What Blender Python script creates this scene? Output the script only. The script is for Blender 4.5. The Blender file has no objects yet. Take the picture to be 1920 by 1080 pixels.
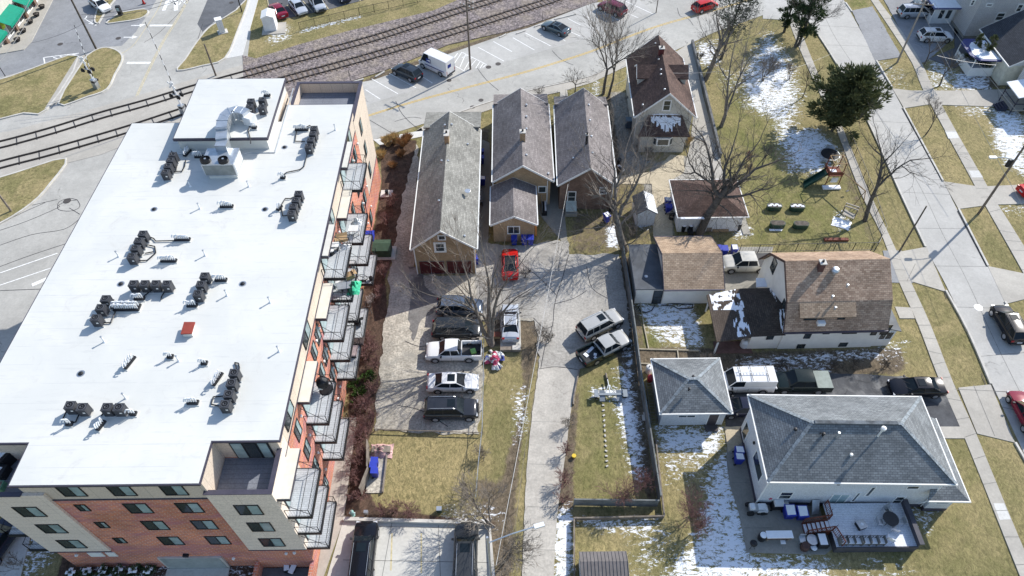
import bpy, math, random
import numpy as np
from mathutils import Vector, Matrix
R=math.radians
sc=bpy.context.scene
# ---------------- camera, sky, sun, exposure ----------------
CAMH=58.0; F=1333.0; PIT=R(49.9); ROL=R(-0.64)
fw=np.array([0,math.cos(PIT),-math.sin(PIT)]); u0=np.array([0,math.sin(PIT),math.cos(PIT)]); r0=np.array([1.,0,0])
cr=math.cos(ROL)*r0+math.sin(ROL)*u0; cu=-math.sin(ROL)*r0+math.cos(ROL)*u0
cam=bpy.data.cameras.new('camera'); camo=bpy.data.objects.new('camera',cam); sc.collection.objects.link(camo)
cam.sensor_width=36; cam.lens=F/1920*36; cam.clip_start=.5; cam.clip_end=3000
mt=Matrix.Identity(4)
for i in range(3):
    mt[i][0]=cr[i]; mt[i][1]=cu[i]; mt[i][2]=-fw[i]
mt[2][3]=CAMH
camo.matrix_world=mt; sc.camera=camo
SUN_EL=R(37); sdx,sdy=0.755,0.656     # horizontal direction towards the sun
w=bpy.data.worlds.new('World'); sc.world=w; w.use_nodes=True
nt=w.node_tree; bg=nt.nodes['Background']; sky=nt.nodes.new('ShaderNodeTexSky'); sky.sky_type='NISHITA'; sky.sun_disc=False
sky.sun_elevation=SUN_EL; sky.sun_rotation=math.atan2(sdx,sdy); sky.air_density=1.0; sky.dust_density=.6
nt.links.new(sky.outputs[0],bg.inputs[0]); bg.inputs[1].default_value=0.15
sl=bpy.data.lights.new('sun','SUN'); sl.energy=4.2; sl.angle=R(.5); sl.color=(1,.955,.88)
so=bpy.data.objects.new('sun',sl); sc.collection.objects.link(so)
sd=Vector((sdx*math.cos(SUN_EL),sdy*math.cos(SUN_EL),math.sin(SUN_EL)))
so.rotation_euler=sd.to_track_quat('Z','Y').to_euler()
sc.view_settings.view_transform='Standard'; sc.view_settings.look='None'; sc.view_settings.gamma=1
sc.view_settings.exposure=0.47
sc.cycles.max_bounces=6

# a point of the photograph, carried to real ground (or a real height z)
def G(px,py,z=0.):
    d=fw+cr*(px-960)/F-cu*(py-540)/F
    t=(z-CAMH)/d[2]
    return (float(t*d[0]),float(t*d[1]))
def G3(px,py,z=0.):
    x,y=G(px,py,z); return Vector((x,y,z))
def Gs(pts,z=0.): return [G(a,b,z) for a,b in pts]

# ---------------- mesh builder ----------------
C=sc.collection
class MB:
    def __init__(s): s.v=[]; s.f=[]
    def add(s,vs,fs):
        o=len(s.v); s.v+= [tuple(map(float,v)) for v in vs]; s.f+=[tuple(i+o for i in f) for f in fs]; return s
    def box(s,x0,x1,y0,y1,z0,z1):
        return s.add([(x0,y0,z0),(x1,y0,z0),(x1,y1,z0),(x0,y1,z0),(x0,y0,z1),(x1,y0,z1),(x1,y1,z1),(x0,y1,z1)],
          [(0,3,2,1),(4,5,6,7),(0,1,5,4),(1,2,6,5),(2,3,7,6),(3,0,4,7)])
    def rbox(s,c,sx,sy,sz,rz=0,tilt=0,tx=0):
        m=Matrix.Rotation(rz,3,'Z')@Matrix.Rotation(tilt,3,'Y')@Matrix.Rotation(tx,3,'X')
        vs=[Vector(c)+m@Vector((a*sx/2,b*sy/2,d*sz/2)) for d in (-1,1) for a,b in ((-1,-1),(1,-1),(1,1),(-1,1))]
        return s.add(vs,[(0,3,2,1),(4,5,6,7),(0,1,5,4),(1,2,6,5),(2,3,7,6),(3,0,4,7)])
    def prism(s,pts,z0,z1):
        pts=ccw(pts); n=len(pts)
        return s.add([(x,y,z0) for x,y in pts]+[(x,y,z1) for x,y in pts],
          [tuple(range(n-1,-1,-1)),tuple(range(n,2*n))]+[(i,(i+1)%n,n+(i+1)%n,n+i) for i in range(n)])
    def slab(s,p3,th):
        n=len(p3); p3=[Vector(p) for p in p3]
        nr=sum(((p3[i]-p3[0]).cross(p3[(i+1)%n]-p3[0]) for i in range(1,n-1)),Vector())
        if nr.z<0: p3=p3[::-1]
        return s.add([p-Vector((0,0,th)) for p in p3]+p3,[tuple(range(n-1,-1,-1)),tuple(range(n,2*n))]+[(i,(i+1)%n,n+(i+1)%n,n+i) for i in range(n)])
    def vwall(s,pts,nrm,th):   # polygon (3d, planar) thickened along nrm
        n=len(pts); p=[Vector(q) for q in pts]; d=Vector(nrm)*th
        a=sum(((p[i]-p[0]).cross(p[(i+1)%n]-p[0]) for i in range(1,n-1)),Vector())
        if a.dot(d)<0: p=p[::-1]
        return s.add([q for q in p]+[q+d for q in p],[tuple(range(n-1,-1,-1)),tuple(range(n,2*n))]+[(i,(i+1)%n,n+(i+1)%n,n+i) for i in range(n)])
    def tube(s,p,q,ra,rb=None,n=6,cap=True):
        if rb is None: rb=ra
        p=Vector(p);q=Vector(q);d=q-p
        if d.length<1e-6: return s
        d.normalize(); a=d.orthogonal().normalized(); b=d.cross(a)
        vs=[p+(a*math.cos(t)+b*math.sin(t))*ra for t in [2*math.pi*i/n for i in range(n)]]+[q+(a*math.cos(t)+b*math.sin(t))*rb for t in [2*math.pi*i/n for i in range(n)]]
        fs=[(i,(i+1)%n,n+(i+1)%n,n+i) for i in range(n)]
        if cap: fs+=[tuple(range(n-1,-1,-1)),tuple(range(n,2*n))]
        return s.add(vs,fs)
    def path(s,pts,r,n=6):
        for a,b in zip(pts[:-1],pts[1:]): s.tube(a,b,r,r,n)
        return s
    def lathe(s,c,prof,n=12):
        c=Vector(c); vs=[];fs=[];k=len(prof)
        for r_,z in prof:
            for i in range(n):
                t=2*math.pi*i/n; vs.append(c+Vector((r_*math.cos(t),r_*math.sin(t),z)))
        for j in range(k-1):
            for i in range(n): fs.append((j*n+i,j*n+(i+1)%n,(j+1)*n+(i+1)%n,(j+1)*n+i))
        fs.append(tuple(range(n-1,-1,-1))); fs.append(tuple(range((k-1)*n,k*n)))
        return s.add(vs,fs)
    def build(s,name,mat,parent=None,smooth=False,uv=True,**kw):
        me=bpy.data.meshes.new(name); me.from_pydata(s.v,[],s.f)
        me.materials.append(mat); me.update()
        if uv and len(me.polygons)<20000:
            uvl=me.uv_layers.new(name='UVMap'); dat=np.zeros(len(me.loops)*2)
            V=s.v
            for p in me.polygons:
                n=p.normal
                if abs(n.z)>.9995: ux=(1,0,0); vx=(0,1,0)
                else:
                    l=math.hypot(n.x,n.y); ux=(-n.y/l,n.x/l,0)
                    vx=(n.y*ux[2]-n.z*ux[1], n.z*ux[0]-n.x*ux[2], n.x*ux[1]-n.y*ux[0])
                for li,vi in zip(p.loop_indices,p.vertices):
                    q=V[vi]; dat[2*li]=q[0]*ux[0]+q[1]*ux[1]; dat[2*li+1]=q[0]*vx[0]+q[1]*vx[1]+q[2]*vx[2]
            uvl.data.foreach_set('uv',dat)
        if smooth:
            me.polygons.foreach_set('use_smooth',[True]*len(me.polygons))
            if smooth!='all': me.set_sharp_from_angle(angle=R(35))
        o=bpy.data.objects.new(name,me); C.objects.link(o)
        if parent: o.parent=parent
        for k,v in kw.items(): o[k]=v
        return o
def ccw(pts):
    a=sum(pts[i][0]*pts[(i+1)%len(pts)][1]-pts[(i+1)%len(pts)][0]*pts[i][1] for i in range(len(pts)))
    return list(pts) if a>0 else list(pts)[::-1]
def thing(name,label,cat,loc=(0,0,0),rz=0,group=None):
    o=bpy.data.objects.new(name,None); C.objects.link(o); o.location=loc; o.rotation_euler=(0,0,rz); o.empty_display_size=.3
    o['label']=label; o['category']=cat
    if group: o['group']=group
    return o
def tag(o,label,cat,group=None,kind=None):
    o['label']=label; o['category']=cat
    if group: o['group']=group
    if kind: o['kind']=kind
    return o
def kids(o): return KID.get(o.name,[]) if False else [c for c in o.children]
def dup(root,loc,rz,label,group=None,scale=None):
    r=root.copy(); C.objects.link(r); r.location=loc; r.rotation_euler=(0,0,rz); r['label']=label
    if group: r['group']=group
    if scale: r.scale=scale
    for ch in list(root.children):
        c=ch.copy(); C.objects.link(c); c.parent=r
        for g in list(ch.children):
            d=g.copy(); C.objects.link(d); d.parent=c
    return r

# ---------------- materials ----------------
def hexl(c): return (c[0],c[1],c[2],1)
class NT:
    def __init__(s,name):
        s.m=bpy.data.materials.new(name); s.m.use_nodes=True; s.t=s.m.node_tree; s.b=s.t.nodes['Principled BSDF']
    def n(s,k,**kw):
        x=s.t.nodes.new(k)
        for a,b in kw.items(): setattr(x,a,b)
        return x
    def l(s,a,b): s.t.links.new(a,b)
    def pos(s): return s.n('ShaderNodeNewGeometry').outputs['Position']
    def obj(s): return s.n('ShaderNodeTexCoord').outputs['Object']
    def uv(s): return s.n('ShaderNodeTexCoord').outputs['UV']
    def noise(s,vec,scale,detail=4,rough=.55,dist=0):
        x=s.n('ShaderNodeTexNoise'); x.inputs['Scale'].default_value=scale; x.inputs['Detail'].default_value=detail
        x.inputs['Roughness'].default_value=rough; x.inputs['Distortion'].default_value=dist; s.l(vec,x.inputs['Vector']); return x.outputs['Fac']
    def ramp(s,fac,a,b,c0=(0,0,0),c1=(1,1,1)):
        x=s.n('ShaderNodeMapRange'); x.interpolation_type='SMOOTHSTEP'; s.l(fac,x.inputs[0]); x.inputs[1].default_value=a; x.inputs[2].default_value=b; return x.outputs[0]
    def mix(s,f,a,b,mode='MIX'):
        x=s.n('ShaderNodeMix',data_type='RGBA',blend_type=mode); x.clamp_result=False
        for v,i in ((f,0),(a,6),(b,7)):
            if isinstance(v,(int,float)): x.inputs[i].default_value=v
            elif isinstance(v,tuple): x.inputs[i].default_value=hexl(v)
            else: s.l(v,x.inputs[i])
        return x.outputs[2]
    def math(s,op,a,b=0.):
        x=s.n('ShaderNodeMath',operation=op)
        for v,i in ((a,0),(b,1)):
            if isinstance(v,(int,float)): x.inputs[i].default_value=v
            else: s.l(v,x.inputs[i])
        return x.outputs[0]
    def scalev(s,vec,sx,sy,sz,rz=0):
        x=s.n('ShaderNodeMapping'); x.inputs['Scale'].default_value=(sx,sy,sz); x.inputs['Rotation'].default_value=(0,0,rz); s.l(vec,x.inputs[0]); return x.outputs[0]
    def bump(s,h,st=.4,d=.05):
        x=s.n('ShaderNodeBump'); x.inputs['Strength'].default_value=st; x.inputs['Distance'].default_value=d; s.l(h,x.inputs['Height']); s.l(x.outputs[0],s.b.inputs['Normal'])
    def col(s,c):
        if isinstance(c,tuple): s.b.inputs['Base Color'].default_value=hexl(c)
        else: s.l(c,s.b.inputs['Base Color'])
    def end(s,rough=.8,metal=0,coat=0,spec=.5):
        s.b.inputs['Roughness'].default_value=rough; s.b.inputs['Metallic'].default_value=metal; s.b.inputs['Coat Weight'].default_value=coat
        s.b.inputs['Specular IOR Level'].default_value=spec
        return s.m
def sh(c,k): return tuple(min(1,x*k) for x in c)
def flat(name,c,rough=.7,metal=0,var=.12,scale=2.,coat=0,bump=0,coord='obj',spec=.3):
    t=NT(name); v=t.obj() if coord=='obj' else t.pos()
    f=t.noise(v,scale,5,.6); t.col(t.mix(t.ramp(f,.3,.7),sh(c,1-var),sh(c,1+var)))
    if bump: t.bump(t.noise(v,scale*8,3),bump,.02)
    return t.end(rough,metal,coat,spec)
def rows(name,c1,c2,mortar,bw,bh,ms=.01,rough=.85,var=.25,off=.5,big=.35,bump=.3,stain=None,bias=0.):
    t=NT(name); uv=t.uv(); b=t.n('ShaderNodeTexBrick'); t.l(uv,b.inputs['Vector'])
    b.inputs['Scale'].default_value=1; b.inputs['Brick Width'].default_value=bw; b.inputs['Row Height'].default_value=bh
    b.inputs['Mortar Size'].default_value=ms; b.inputs['Mortar Smooth'].default_value=.3; b.inputs['Bias'].default_value=bias; b.offset=off
    b.inputs['Color1'].default_value=hexl(c1); b.inputs['Color2'].default_value=hexl(c2); b.inputs['Mortar'].default_value=hexl(mortar)
    f=t.noise(t.pos(),big,5,.65)
    c=t.mix(1.0,b.outputs['Color'],t.mix(t.ramp(f,.3,.7),(1-var,)*3,(1+var*.6,)*3),'MULTIPLY')
    f2=t.noise(t.pos(),9,3,.7); c=t.mix(1.0,c,t.mix(t.ramp(f2,.25,.75),(.82,)*3,(1.15,)*3),'MULTIPLY')
    if stain: 
        f3=t.noise(t.pos(),.8,6,.7,1.5); c=t.mix(t.ramp(f3,.56,.72),c,stain)
    if name=='red_brick':
        f4=t.noise(t.scalev(t.pos(),.25,.25,.9),1.1,4,.6); c=t.mix(t.math('MULTIPLY',t.ramp(f4,.48,.66),.55),c,(.40,.17,.22))
    t.col(c)
    if bump: t.bump(b.outputs['Fac'],-bump,.02)
    return t.end(rough,spec=.25)
def pave(name,c,var=.12,crack=.5,csc=.12,cw=.012,stain=.25,rough=.85,tint=None,fine=.1,track=0):
    t=NT(name); p=t.pos()
    f=t.noise(p,.13,6,.62,.6); col=t.mix(t.ramp(f,.3,.72),sh(c,1-var),sh(c,1+var))
    f=t.noise(p,1.1,6,.7,.4); col=t.mix(1.0,col,t.mix(t.ramp(f,.25,.75),(1-var*.8,)*3,(1+var*.5,)*3),'MULTIPLY')
    f=t.noise(p,4.5,5,.75); col=t.mix(1.0,col,t.mix(t.ramp(f,.3,.7),(1-fine,)*3,(1+fine*.7,)*3),'MULTIPLY')
    f=t.noise(t.scalev(p,1,.35,1,.35),.9,6,.75,1.5); col=t.mix(t.math('MULTIPLY',t.ramp(f,.56,.70),min(.6,fine*1.3)),col,sh(c,.6))
    if stain:
        f=t.noise(p,.35,7,.75,1.2); col=t.mix(t.math('MULTIPLY',t.ramp(f,.55,.74),stain),col,sh(c,.45))
    if tint:
        f=t.noise(p,.22,5,.7,.5); col=t.mix(t.ramp(f,.5,.68),col,tint)
    if crack:
        n=t.n('ShaderNodeTexNoise'); n.inputs['Scale'].default_value=.5; n.inputs['Detail'].default_value=5; t.l(p,n.inputs['Vector'])
        pv=t.n('ShaderNodeVectorMath',operation='MULTIPLY_ADD'); t.l(n.outputs['Color'],pv.inputs[0]); pv.inputs[1].default_value=(5.5,5.5,0); t.l(p,pv.inputs[2])
        v=t.n('ShaderNodeTexVoronoi',feature='DISTANCE_TO_EDGE',voronoi_dimensions='2D'); v.inputs['Scale'].default_value=csc; t.l(pv.outputs[0],v.inputs['Vector'])
        k=t.n('ShaderNodeMapRange'); t.l(v.outputs['Distance'],k.inputs[0]); k.inputs[1].default_value=cw*.35; k.inputs[2].default_value=cw; k.inputs[3].default_value=1; k.inputs[4].default_value=0
        brk=t.ramp(t.noise(p,.16,4,.6),.50,.64)
        col=t.mix(t.math('MULTIPLY',t.math('MULTIPLY',k.outputs[0],brk),crack),col,sh(c,.25))
    t.col(col); t.bump(t.noise(p,20,3),.15,.02)
    return t.end(rough,spec=.25)
m_road=pave('road_concrete',(.42,.41,.38),.12,.8,.09,.008,.3,fine=.09)
m_street=pave('street_concrete',(.445,.435,.41),.09,.6,.07,.007,.22,fine=.07)
m_asph=pave('grey_asphalt',(.27,.275,.285),.13,.7,.12,.012,.3)
m_dkasph=pave('dark_asphalt',(.13,.135,.145),.2,.5,.15,.012,.3)
m_drive=pave('black_driveway',(.085,.088,.095),.3,.6,.2,.02,.3,tint=(.2,.2,.2))
m_walk=pave('sidewalk_concrete',(.43,.405,.36),.1,.2,.1,.01,.2,fine=.08)
m_newwalk=pave('pale_new_concrete',(.60,.595,.57),.05,0,.1,.01,.06)
m_lotpale=pave('lot_concrete',(.55,.535,.49),.08,.15,.08,.006,.2,fine=.08)
m_alley=pave('alley_concrete',(.48,.45,.40),.16,.3,.1,.010,.5,fine=.16)
m_lot=pave('gravelly_lot',(.46,.425,.36),.28,.6,.35,.02,.9,tint=(.31,.295,.26),fine=.45)
m_lot2=pave('old_lot_paving',(.40,.38,.345),.2,.9,.16,.012,.9,tint=(.29,.275,.25),fine=.26)
m_wetlot=pave('damp_lot_paving',(.17,.165,.16),.35,.5,.3,.02,.5,tint=(.3,.3,.29),fine=.2)
m_yellowc=pave('tan_patio_paving',(.50,.43,.31),.15,.4,.3,.01,.3,fine=.15)
m_patio=pave('patio_concrete',(.30,.285,.25),.12,.3,.2,.008,.3)
m_kerb=flat('kerb_concrete',(.52,.5,.46),.85,var=.12,scale=1.,coord='pos')
m_white=flat('white_paint_line',(.78,.78,.76),.7,var=.15,scale=3,coord='pos')
m_yel=flat('yellow_paint_line',(.62,.42,.09),.7,var=.2,scale=3,coord='pos')
m_yelpale=flat('worn_yellow_line',(.55,.47,.28),.7,var=.2,scale=3,coord='pos')
m_seam=flat('tar_seam',(.045,.045,.05),.8,var=.3,coord='pos')
m_joint=flat('pavement_joint',(.2,.195,.18),.9,var=.3,coord='pos')
m_black=flat('black_metal',(.025,.026,.03),.45,.3)
m_steel=flat('rail_steel',(.10,.085,.075),.5,.6)
m_galv=flat('galvanised_metal',(.52,.55,.58),.38,.75,var=.1)
m_alum=flat('white_aluminium',(.72,.74,.76),.45,.1,var=.06)
m_tie=flat('timber_tie',(.16,.125,.10),.9,var=.5,scale=1.5,coord='pos')
m_trim=flat('white_trim',(.78,.78,.76),.6,var=.04)
m_glass=flat('window_glass',(.035,.045,.05),.08,.0,var=.3,scale=.6,spec=.8,coord='pos')
m_glassg=flat('blind_behind_glass',(.30,.40,.41),.12,0,var=.2,scale=1.,spec=.7,coord='pos')
m_wood=flat('weathered_wood',(.21,.18,.15),.9,var=.35,scale=1.2,coord='pos')
m_dkwood=flat('dark_grey_fence_wood',(.13,.135,.14),.85,var=.35,scale=1.,coord='pos')
m_pole=flat('pole_timber',(.17,.14,.115),.9,var=.3,scale=2)
m_snow=flat('snow_cover',(.84,.86,.9),.7,var=.04,scale=3,bump=.3,coord='pos')
m_blue=flat('blue_bin_plastic',(.02,.035,.30),.45,var=.1)
m_bluelid=flat('blue_bin_lid',(.03,.05,.38),.4,var=.1)
m_tyre=flat('tyre_rubber',(.02,.02,.021),.8)
m_rim=flat('alloy_rim',(.5,.5,.52),.35,.7)
m_bark=flat('bark',(.19,.165,.14),.95,var=.35,scale=3,coord='pos',bump=.4)
m_barkd=flat('dark_bark',(.11,.095,.08),.95,var=.35,scale=3,coord='pos')
m_twig=flat('twigs',(.22,.19,.16),.95,var=.2,scale=1,coord='pos')
m_twigr=flat('reddish_twigs',(.20,.11,.10),.95,var=.25,scale=1,coord='pos')
m_membrane=None
def membrane():
    t=NT('white_roof_membrane'); p=t.pos()
    f=t.noise(p,.16,6,.6,.5); c=t.mix(t.ramp(f,.35,.7),(.59,.595,.565),(.665,.66,.62))
    f=t.noise(p,.5,8,.75,1.0); c=t.mix(t.math('MULTIPLY',t.ramp(f,.54,.74),.5),c,(.47,.455,.43))
    sx=t.n('ShaderNodeSeparateXYZ'); t.l(p,sx.inputs[0])
    m=t.math('FRACT',t.math('MULTIPLY',sx.outputs[1],.62)); l=t.math('LESS_THAN',m,.03)
    br=t.ramp(t.noise(p,.35,4),.4,.6)
    c=t.mix(t.math('MULTIPLY',t.math('MULTIPLY',l,br),.45),c,(.45,.46,.46))
    f=t.noise(t.scalev(p,.25,2.2,1),1.5,5,.7); c=t.mix(t.math('MULTIPLY',t.ramp(f,.54,.72),.38),c,(.45,.46,.46))
    f=t.noise(p,2.2,7,.8,1.); c=t.mix(t.math('MULTIPLY',t.ramp(f,.58,.72),.35),c,(.40,.39,.37))
    t.col(c); t.bump(t.noise(p,1.2,4),.12,.05); return t.end(.55)
m_membrane=membrane()
m_brick=rows('red_brick',(.66,.23,.12),(.47,.17,.13),(.62,.48,.41),.55,.22,.022,var=.3,big=.22,bias=-.1,stain=None)
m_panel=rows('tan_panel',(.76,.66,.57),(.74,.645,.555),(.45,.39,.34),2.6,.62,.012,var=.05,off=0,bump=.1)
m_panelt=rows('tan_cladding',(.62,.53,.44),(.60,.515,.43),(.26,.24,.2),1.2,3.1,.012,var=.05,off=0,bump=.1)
m_ybrick=rows('yellow_brick',(.44,.30,.17),(.36,.24,.135),(.24,.19,.14),.3,.12,.014,var=.2,big=.5)
m_ybrick2=rows('tan_brick',(.50,.34,.20),(.42,.28,.16),(.3,.24,.17),.3,.12,.014,var=.2,big=.5)
m_rbrick=rows('mixed_brick',(.25,.155,.11),(.18,.105,.08),(.2,.17,.14),.3,.12,.014,var=.3,big=.5)
def shing(n,c1,c2,st=None,v=.22): return rows(n,c1,c2,sh(c1,.42),.38,.19,.018,.9,v,big=.45,bump=.5,stain=st)
s_grey=shing('grey_shingles',(.31,.305,.28),(.20,.197,.18))
s_mauve=shing('mauve_grey_shingles',(.27,.245,.24),(.18,.162,.16))
s_dkbrown=shing('dark_brown_shingles',(.145,.095,.08),(.09,.06,.052))
s_brown=shing('brown_shingles',(.50,.365,.265),(.30,.20,.14))
s_tan=shing('tan_brown_shingles',(.48,.36,.255),(.33,.235,.16))
s_blue=shing('blue_grey_shingles',(.245,.262,.272),(.16,.173,.183))
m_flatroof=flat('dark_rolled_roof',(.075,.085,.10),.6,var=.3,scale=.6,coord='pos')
m_sidew=rows('white_siding',(.76,.77,.78),(.74,.75,.76),(.42,.43,.45),30,.2,.012,.6,.05,off=0,bump=.25)
m_sideg=rows('grey_siding',(.68,.70,.72),(.66,.68,.70),(.38,.4,.42),30,.16,.01,.6,.05,off=0,bump=.25)
m_sidec=rows('cream_siding',(.56,.54,.48),(.55,.53,.47),(.36,.35,.32),30,.16,.01,.6,.06,off=0,bump=.25)
m_stucco=flat('white_stucco',(.76,.73,.67),.85,var=.06,scale=.8,coord='pos',bump=.2)
m_cap=flat('dark_parapet_cap',(.075,.07,.095),.5,.2,var=.1)
# ---------------- ground with real cover (grass, snow, mulch...) held in the mesh ----------------
def sdf(poly,X,Y):
    P=np.array(poly); n=len(P); ins=np.zeros(X.shape,bool); d=np.full(X.shape,1e9)
    for i in range(n):
        x1,y1=P[i]; x2,y2=P[(i+1)%n]
        c=((y1>Y)!=(y2>Y))&(X<(x2-x1)*(Y-y1)/((y2-y1) if y2!=y1 else 1e-9)+x1); ins^=c
        L=max((x2-x1)**2+(y2-y1)**2,1e-9); t=np.clip(((X-x1)*(x2-x1)+(Y-y1)*(y2-y1))/L,0,1)
        d=np.minimum(d,np.hypot(X-x1-t*(x2-x1),Y-y1-t*(y2-y1)))
    return np.where(ins,d,-d)
ATT={k:[] for k in ('snow','mulch','dirt','gravel','lush','dry')}
def area(kind,pts,soft=.8,amt=1.): ATT[kind].append((Gs(pts),soft,amt))
# snow
area('snow',[(1395,130),(1440,60),(1480,110),(1500,180),(1485,240),(1540,255),(1575,290),(1540,325),(1480,320),(1462,270),(1455,225),(1400,200),(1390,160)],2.0,.86)
area('snow',[(1470,245),(1530,240),(1575,285),(1535,318),(1485,310)],1.0,1.)
area('snow',[(1305,80),(1345,75),(1350,115),(1320,125),(1303,110)],1.2,.75)
area('snow',[(1350,130),(1400,140),(1395,175),(1360,165)],2.,.45)
area('snow',[(1135,425),(1150,418),(1165,450),(1160,465),(1140,462)],.5,1)
area('snow',[(1192,570),(1300,568),(1318,650),(1300,655),(1285,605),(1235,610),(1210,600)],.6,1.)
area('snow',[(1205,600),(1300,600),(1310,655),(1270,650),(1235,640)],.8,.75)
area('snow',[(1380,672),(1650,655),(1660,670),(1520,680),(1390,690)],.6,.75)
area('snow',[(1400,690),(1560,683),(1560,700),(1420,712)],.6,.7)
area('snow',[(1655,640),(1700,640),(1690,680),(1660,680)],1.5,.42)
area('snow',[(1150,690),(1190,690),(1190,745),(1165,745)],.6,.75)
area('snow',[(1160,560),(1172,560),(1190,690),(1172,690)],.4,.7)
area('snow',[(1150,745),(1188,735),(1200,800),(1208,905),(1190,905),(1165,800)],.7,1.)
area('snow',[(1105,725),(1160,725),(1160,748),(1110,748)],.6,.8)
area('snow',[(1228,800),(1360,800),(1350,850),(1240,850)],1.0,.95)
area('snow',[(1240,845),(1340,840),(1325,880),(1260,900)],2.,.55)
area('snow',[(1330,880),(1365,845),(1380,910),(1400,1000),(1410,1040),(1550,1050),(1560,1100),(1230,1100),(1260,1060),(1310,1000),(1320,950)],1.0,.92)
area('snow',[(1330,880),(1365,845),(1380,910),(1400,1000),(1410,1040),(1420,1100),(1330,1100),(1345,1000)],1.0,1.)
area('snow',[(1075,972),(1238,972),(1235,1000),(1150,1000),(1085,985)],.8,.75)
area('snow',[(1180,1000),(1240,985),(1260,1060),(1200,1070)],2.,.5)
area('snow',[(1710,950),(1760,950),(1735,1000),(1725,985)],.8,.6)
area('snow',[(1560,1055),(1700,1060),(1700,1100),(1560,1100)],2.,.4)
area('snow',[(1042,960),(1072,960),(1072,1100),(1040,1100)],.3,1.)
area('snow',[(1048,945),(1070,940),(1070,965),(1046,965)],.6,.6)
area('snow',[(965,730),(985,725),(985,800),(968,830)],.7,.75)
area('snow',[(830,955),(900,950),(940,960),(930,985),(850,980)],1.,.62)
area('snow',[(1860,205),(1905,200),(1925,230),(1925,330),(1890,310),(1865,270)],1.2,.95)
area('snow',[(1800,200),(1870,195),(1860,220),(1810,215)],1.5,.6)
area('snow',[(1740,110),(1790,108),(1800,140),(1780,168),(1735,165)],1.5,.6)
area('snow',[(1790,135),(1850,140),(1860,168),(1785,168)],.8,.85)
area('snow',[(1650,110),(1690,130),(1700,165),(1670,160)],2,.35)
area('snow',[(1880,385),(1925,380),(1925,400),(1885,400)],2,.45)
area('snow',[(-10,190),(95,165),(110,185),(40,215),(-10,220)],2.,.42)
area('snow',[(30,150),(110,140),(100,180),(40,190)],2.,.44)
area('snow',[(560,56),(675,28),(678,33),(562,62)],.5,.7)
area('snow',[(500,50),(545,45),(545,70),(515,85),(500,75)],.8,.55)
area('snow',[(50,1000),(110,985),(100,1040),(60,1090),(30,1090)],1.,.66)
area('snow',[(1385,345),(1440,335),(1450,330),(1400,330)],.5,.0)
area('snow',[(1375,425),(1410,420),(1410,440),(1380,450)],.6,.8)
area('snow',[(1560,395),(1590,390),(1590,430),(1570,430)],.8,.5)
area('snow',[(1110,115),(1125,115),(1125,180),(1112,180)],.4,.6)
area('snow',[(1190,405),(1222,405),(1222,428),(1190,428)],.5,.7)
area('snow',[(160,1060),(600,1064),(600,1095),(150,1095)],1.,.55)
# mulch
area('mulch',[(712,262),(782,262),(776,300),(762,360),(752,440),(742,470),(722,520),(728,600),(712,700),(700,800),(690,830),(690,915),(705,950),(800,965),(930,978),(930,990),(630,985),(668,785),(650,785),(672,600),(690,500),(715,340)],.5,1.)
area('mulch',[(1270,900),(1320,890),(1335,1000),(1290,1010)],1.2,.0)
area('mulch',[(130,1000),(200,1000),(600,1066),(600,1095),(100,1095)],.6,.9)
# dirt / leaf litter
area('dirt',[(755,360),(738,470),(722,600),(705,700),(700,812),(712,812),(722,700),(740,600),(752,470),(770,360)],.7,.8)
area('dirt',[(905,590),(1010,590),(1012,660),(1000,700),(985,780),(972,900),(960,1095),(925,1095),(930,940),(950,850),(980,760),(975,650),(910,650)],.8,.85)
area('dirt',[(885,890),(940,900),(960,1000),(955,1095),(925,1095),(900,980)],.8,.7)
area('dirt',[(1072,760),(1090,700),(1085,760),(1075,900),(1078,960),(1042,960),(1050,880)],.6,.9)
area('dirt',[(1160,480),(1182,480),(1200,690),(1232,940),(1215,945),(1180,800),(1165,690),(1150,660),(1168,560)],.5,.85)
area('dirt',[(1180,650),(1360,650),(1360,700),(1180,700)],.6,.8)
area('dirt',[(1192,560),(1200,560),(1215,700),(1190,700)],.5,.7)
area('dirt',[(1330,660),(1690,650),(1700,690),(1680,702),(1360,712),(1330,700)],.8,.9)
area('dirt',[(1180,300),(1230,300),(1235,460),(1165,470),(1130,420),(1140,330)],1.5,.5)
area('dirt',[(885,440),(920,440),(920,240),(890,240)],.8,.75)
area('dirt',[(1064,395),(1170,395),(1165,478),(1068,478)],1.,.55)
area('dirt',[(1265,330),(1400,330),(1405,455),(1230,460),(1240,400)],1.,.3)
area('dirt',[(1130,180),(1195,180),(1200,300),(1150,330)],1.,.9)
area('dirt',[(1280,880),(1330,880),(1340,990),(1290,1000)],1.5,.5)
area('dirt',[(1570,240),(1590,260),(1650,450),(1630,470),(1560,300)],1.,.5)
area('dirt',[(1300,80),(1355,75),(1365,125),(1320,135)],1.,.5)
area('dirt',[(940,60),(1120,0),(1130,12),(960,75),(880,110),(700,172),(640,178),(700,140)],.8,.9)
area('dirt',[(335,125),(460,100),(455,125),(340,140)],1,.7)
area('dirt',[(1790,80),(1890,80),(1880,168),(1800,168)],1.5,.7)
area('dirt',[(1820,168),(1925,160),(1925,200),(1880,205)],1,.7)
area('gravel',[(1225,305),(1290,290),(1290,330),(1258,345),(1265,440),(1230,445),(1205,345)],.8,.9)
area('gravel',[(1140,170),(1175,170),(1200,285),(1230,300),(1180,340),(1160,300)],1.,.75)
area('lush',[(1360,150),(1440,200),(1500,330),(1640,460),(1400,460),(1405,330),(1360,250)],3.,.5)
area('lush',[(1200,600),(1240,620),(1240,655),(1205,655)],1.,.6)
area('lush',[(1090,700),(1160,700),(1190,900),(1080,930)],2.,.35)
area('lush',[(1590,-10),(1630,-10),(1630,12),(1595,14)],1,.9)
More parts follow.
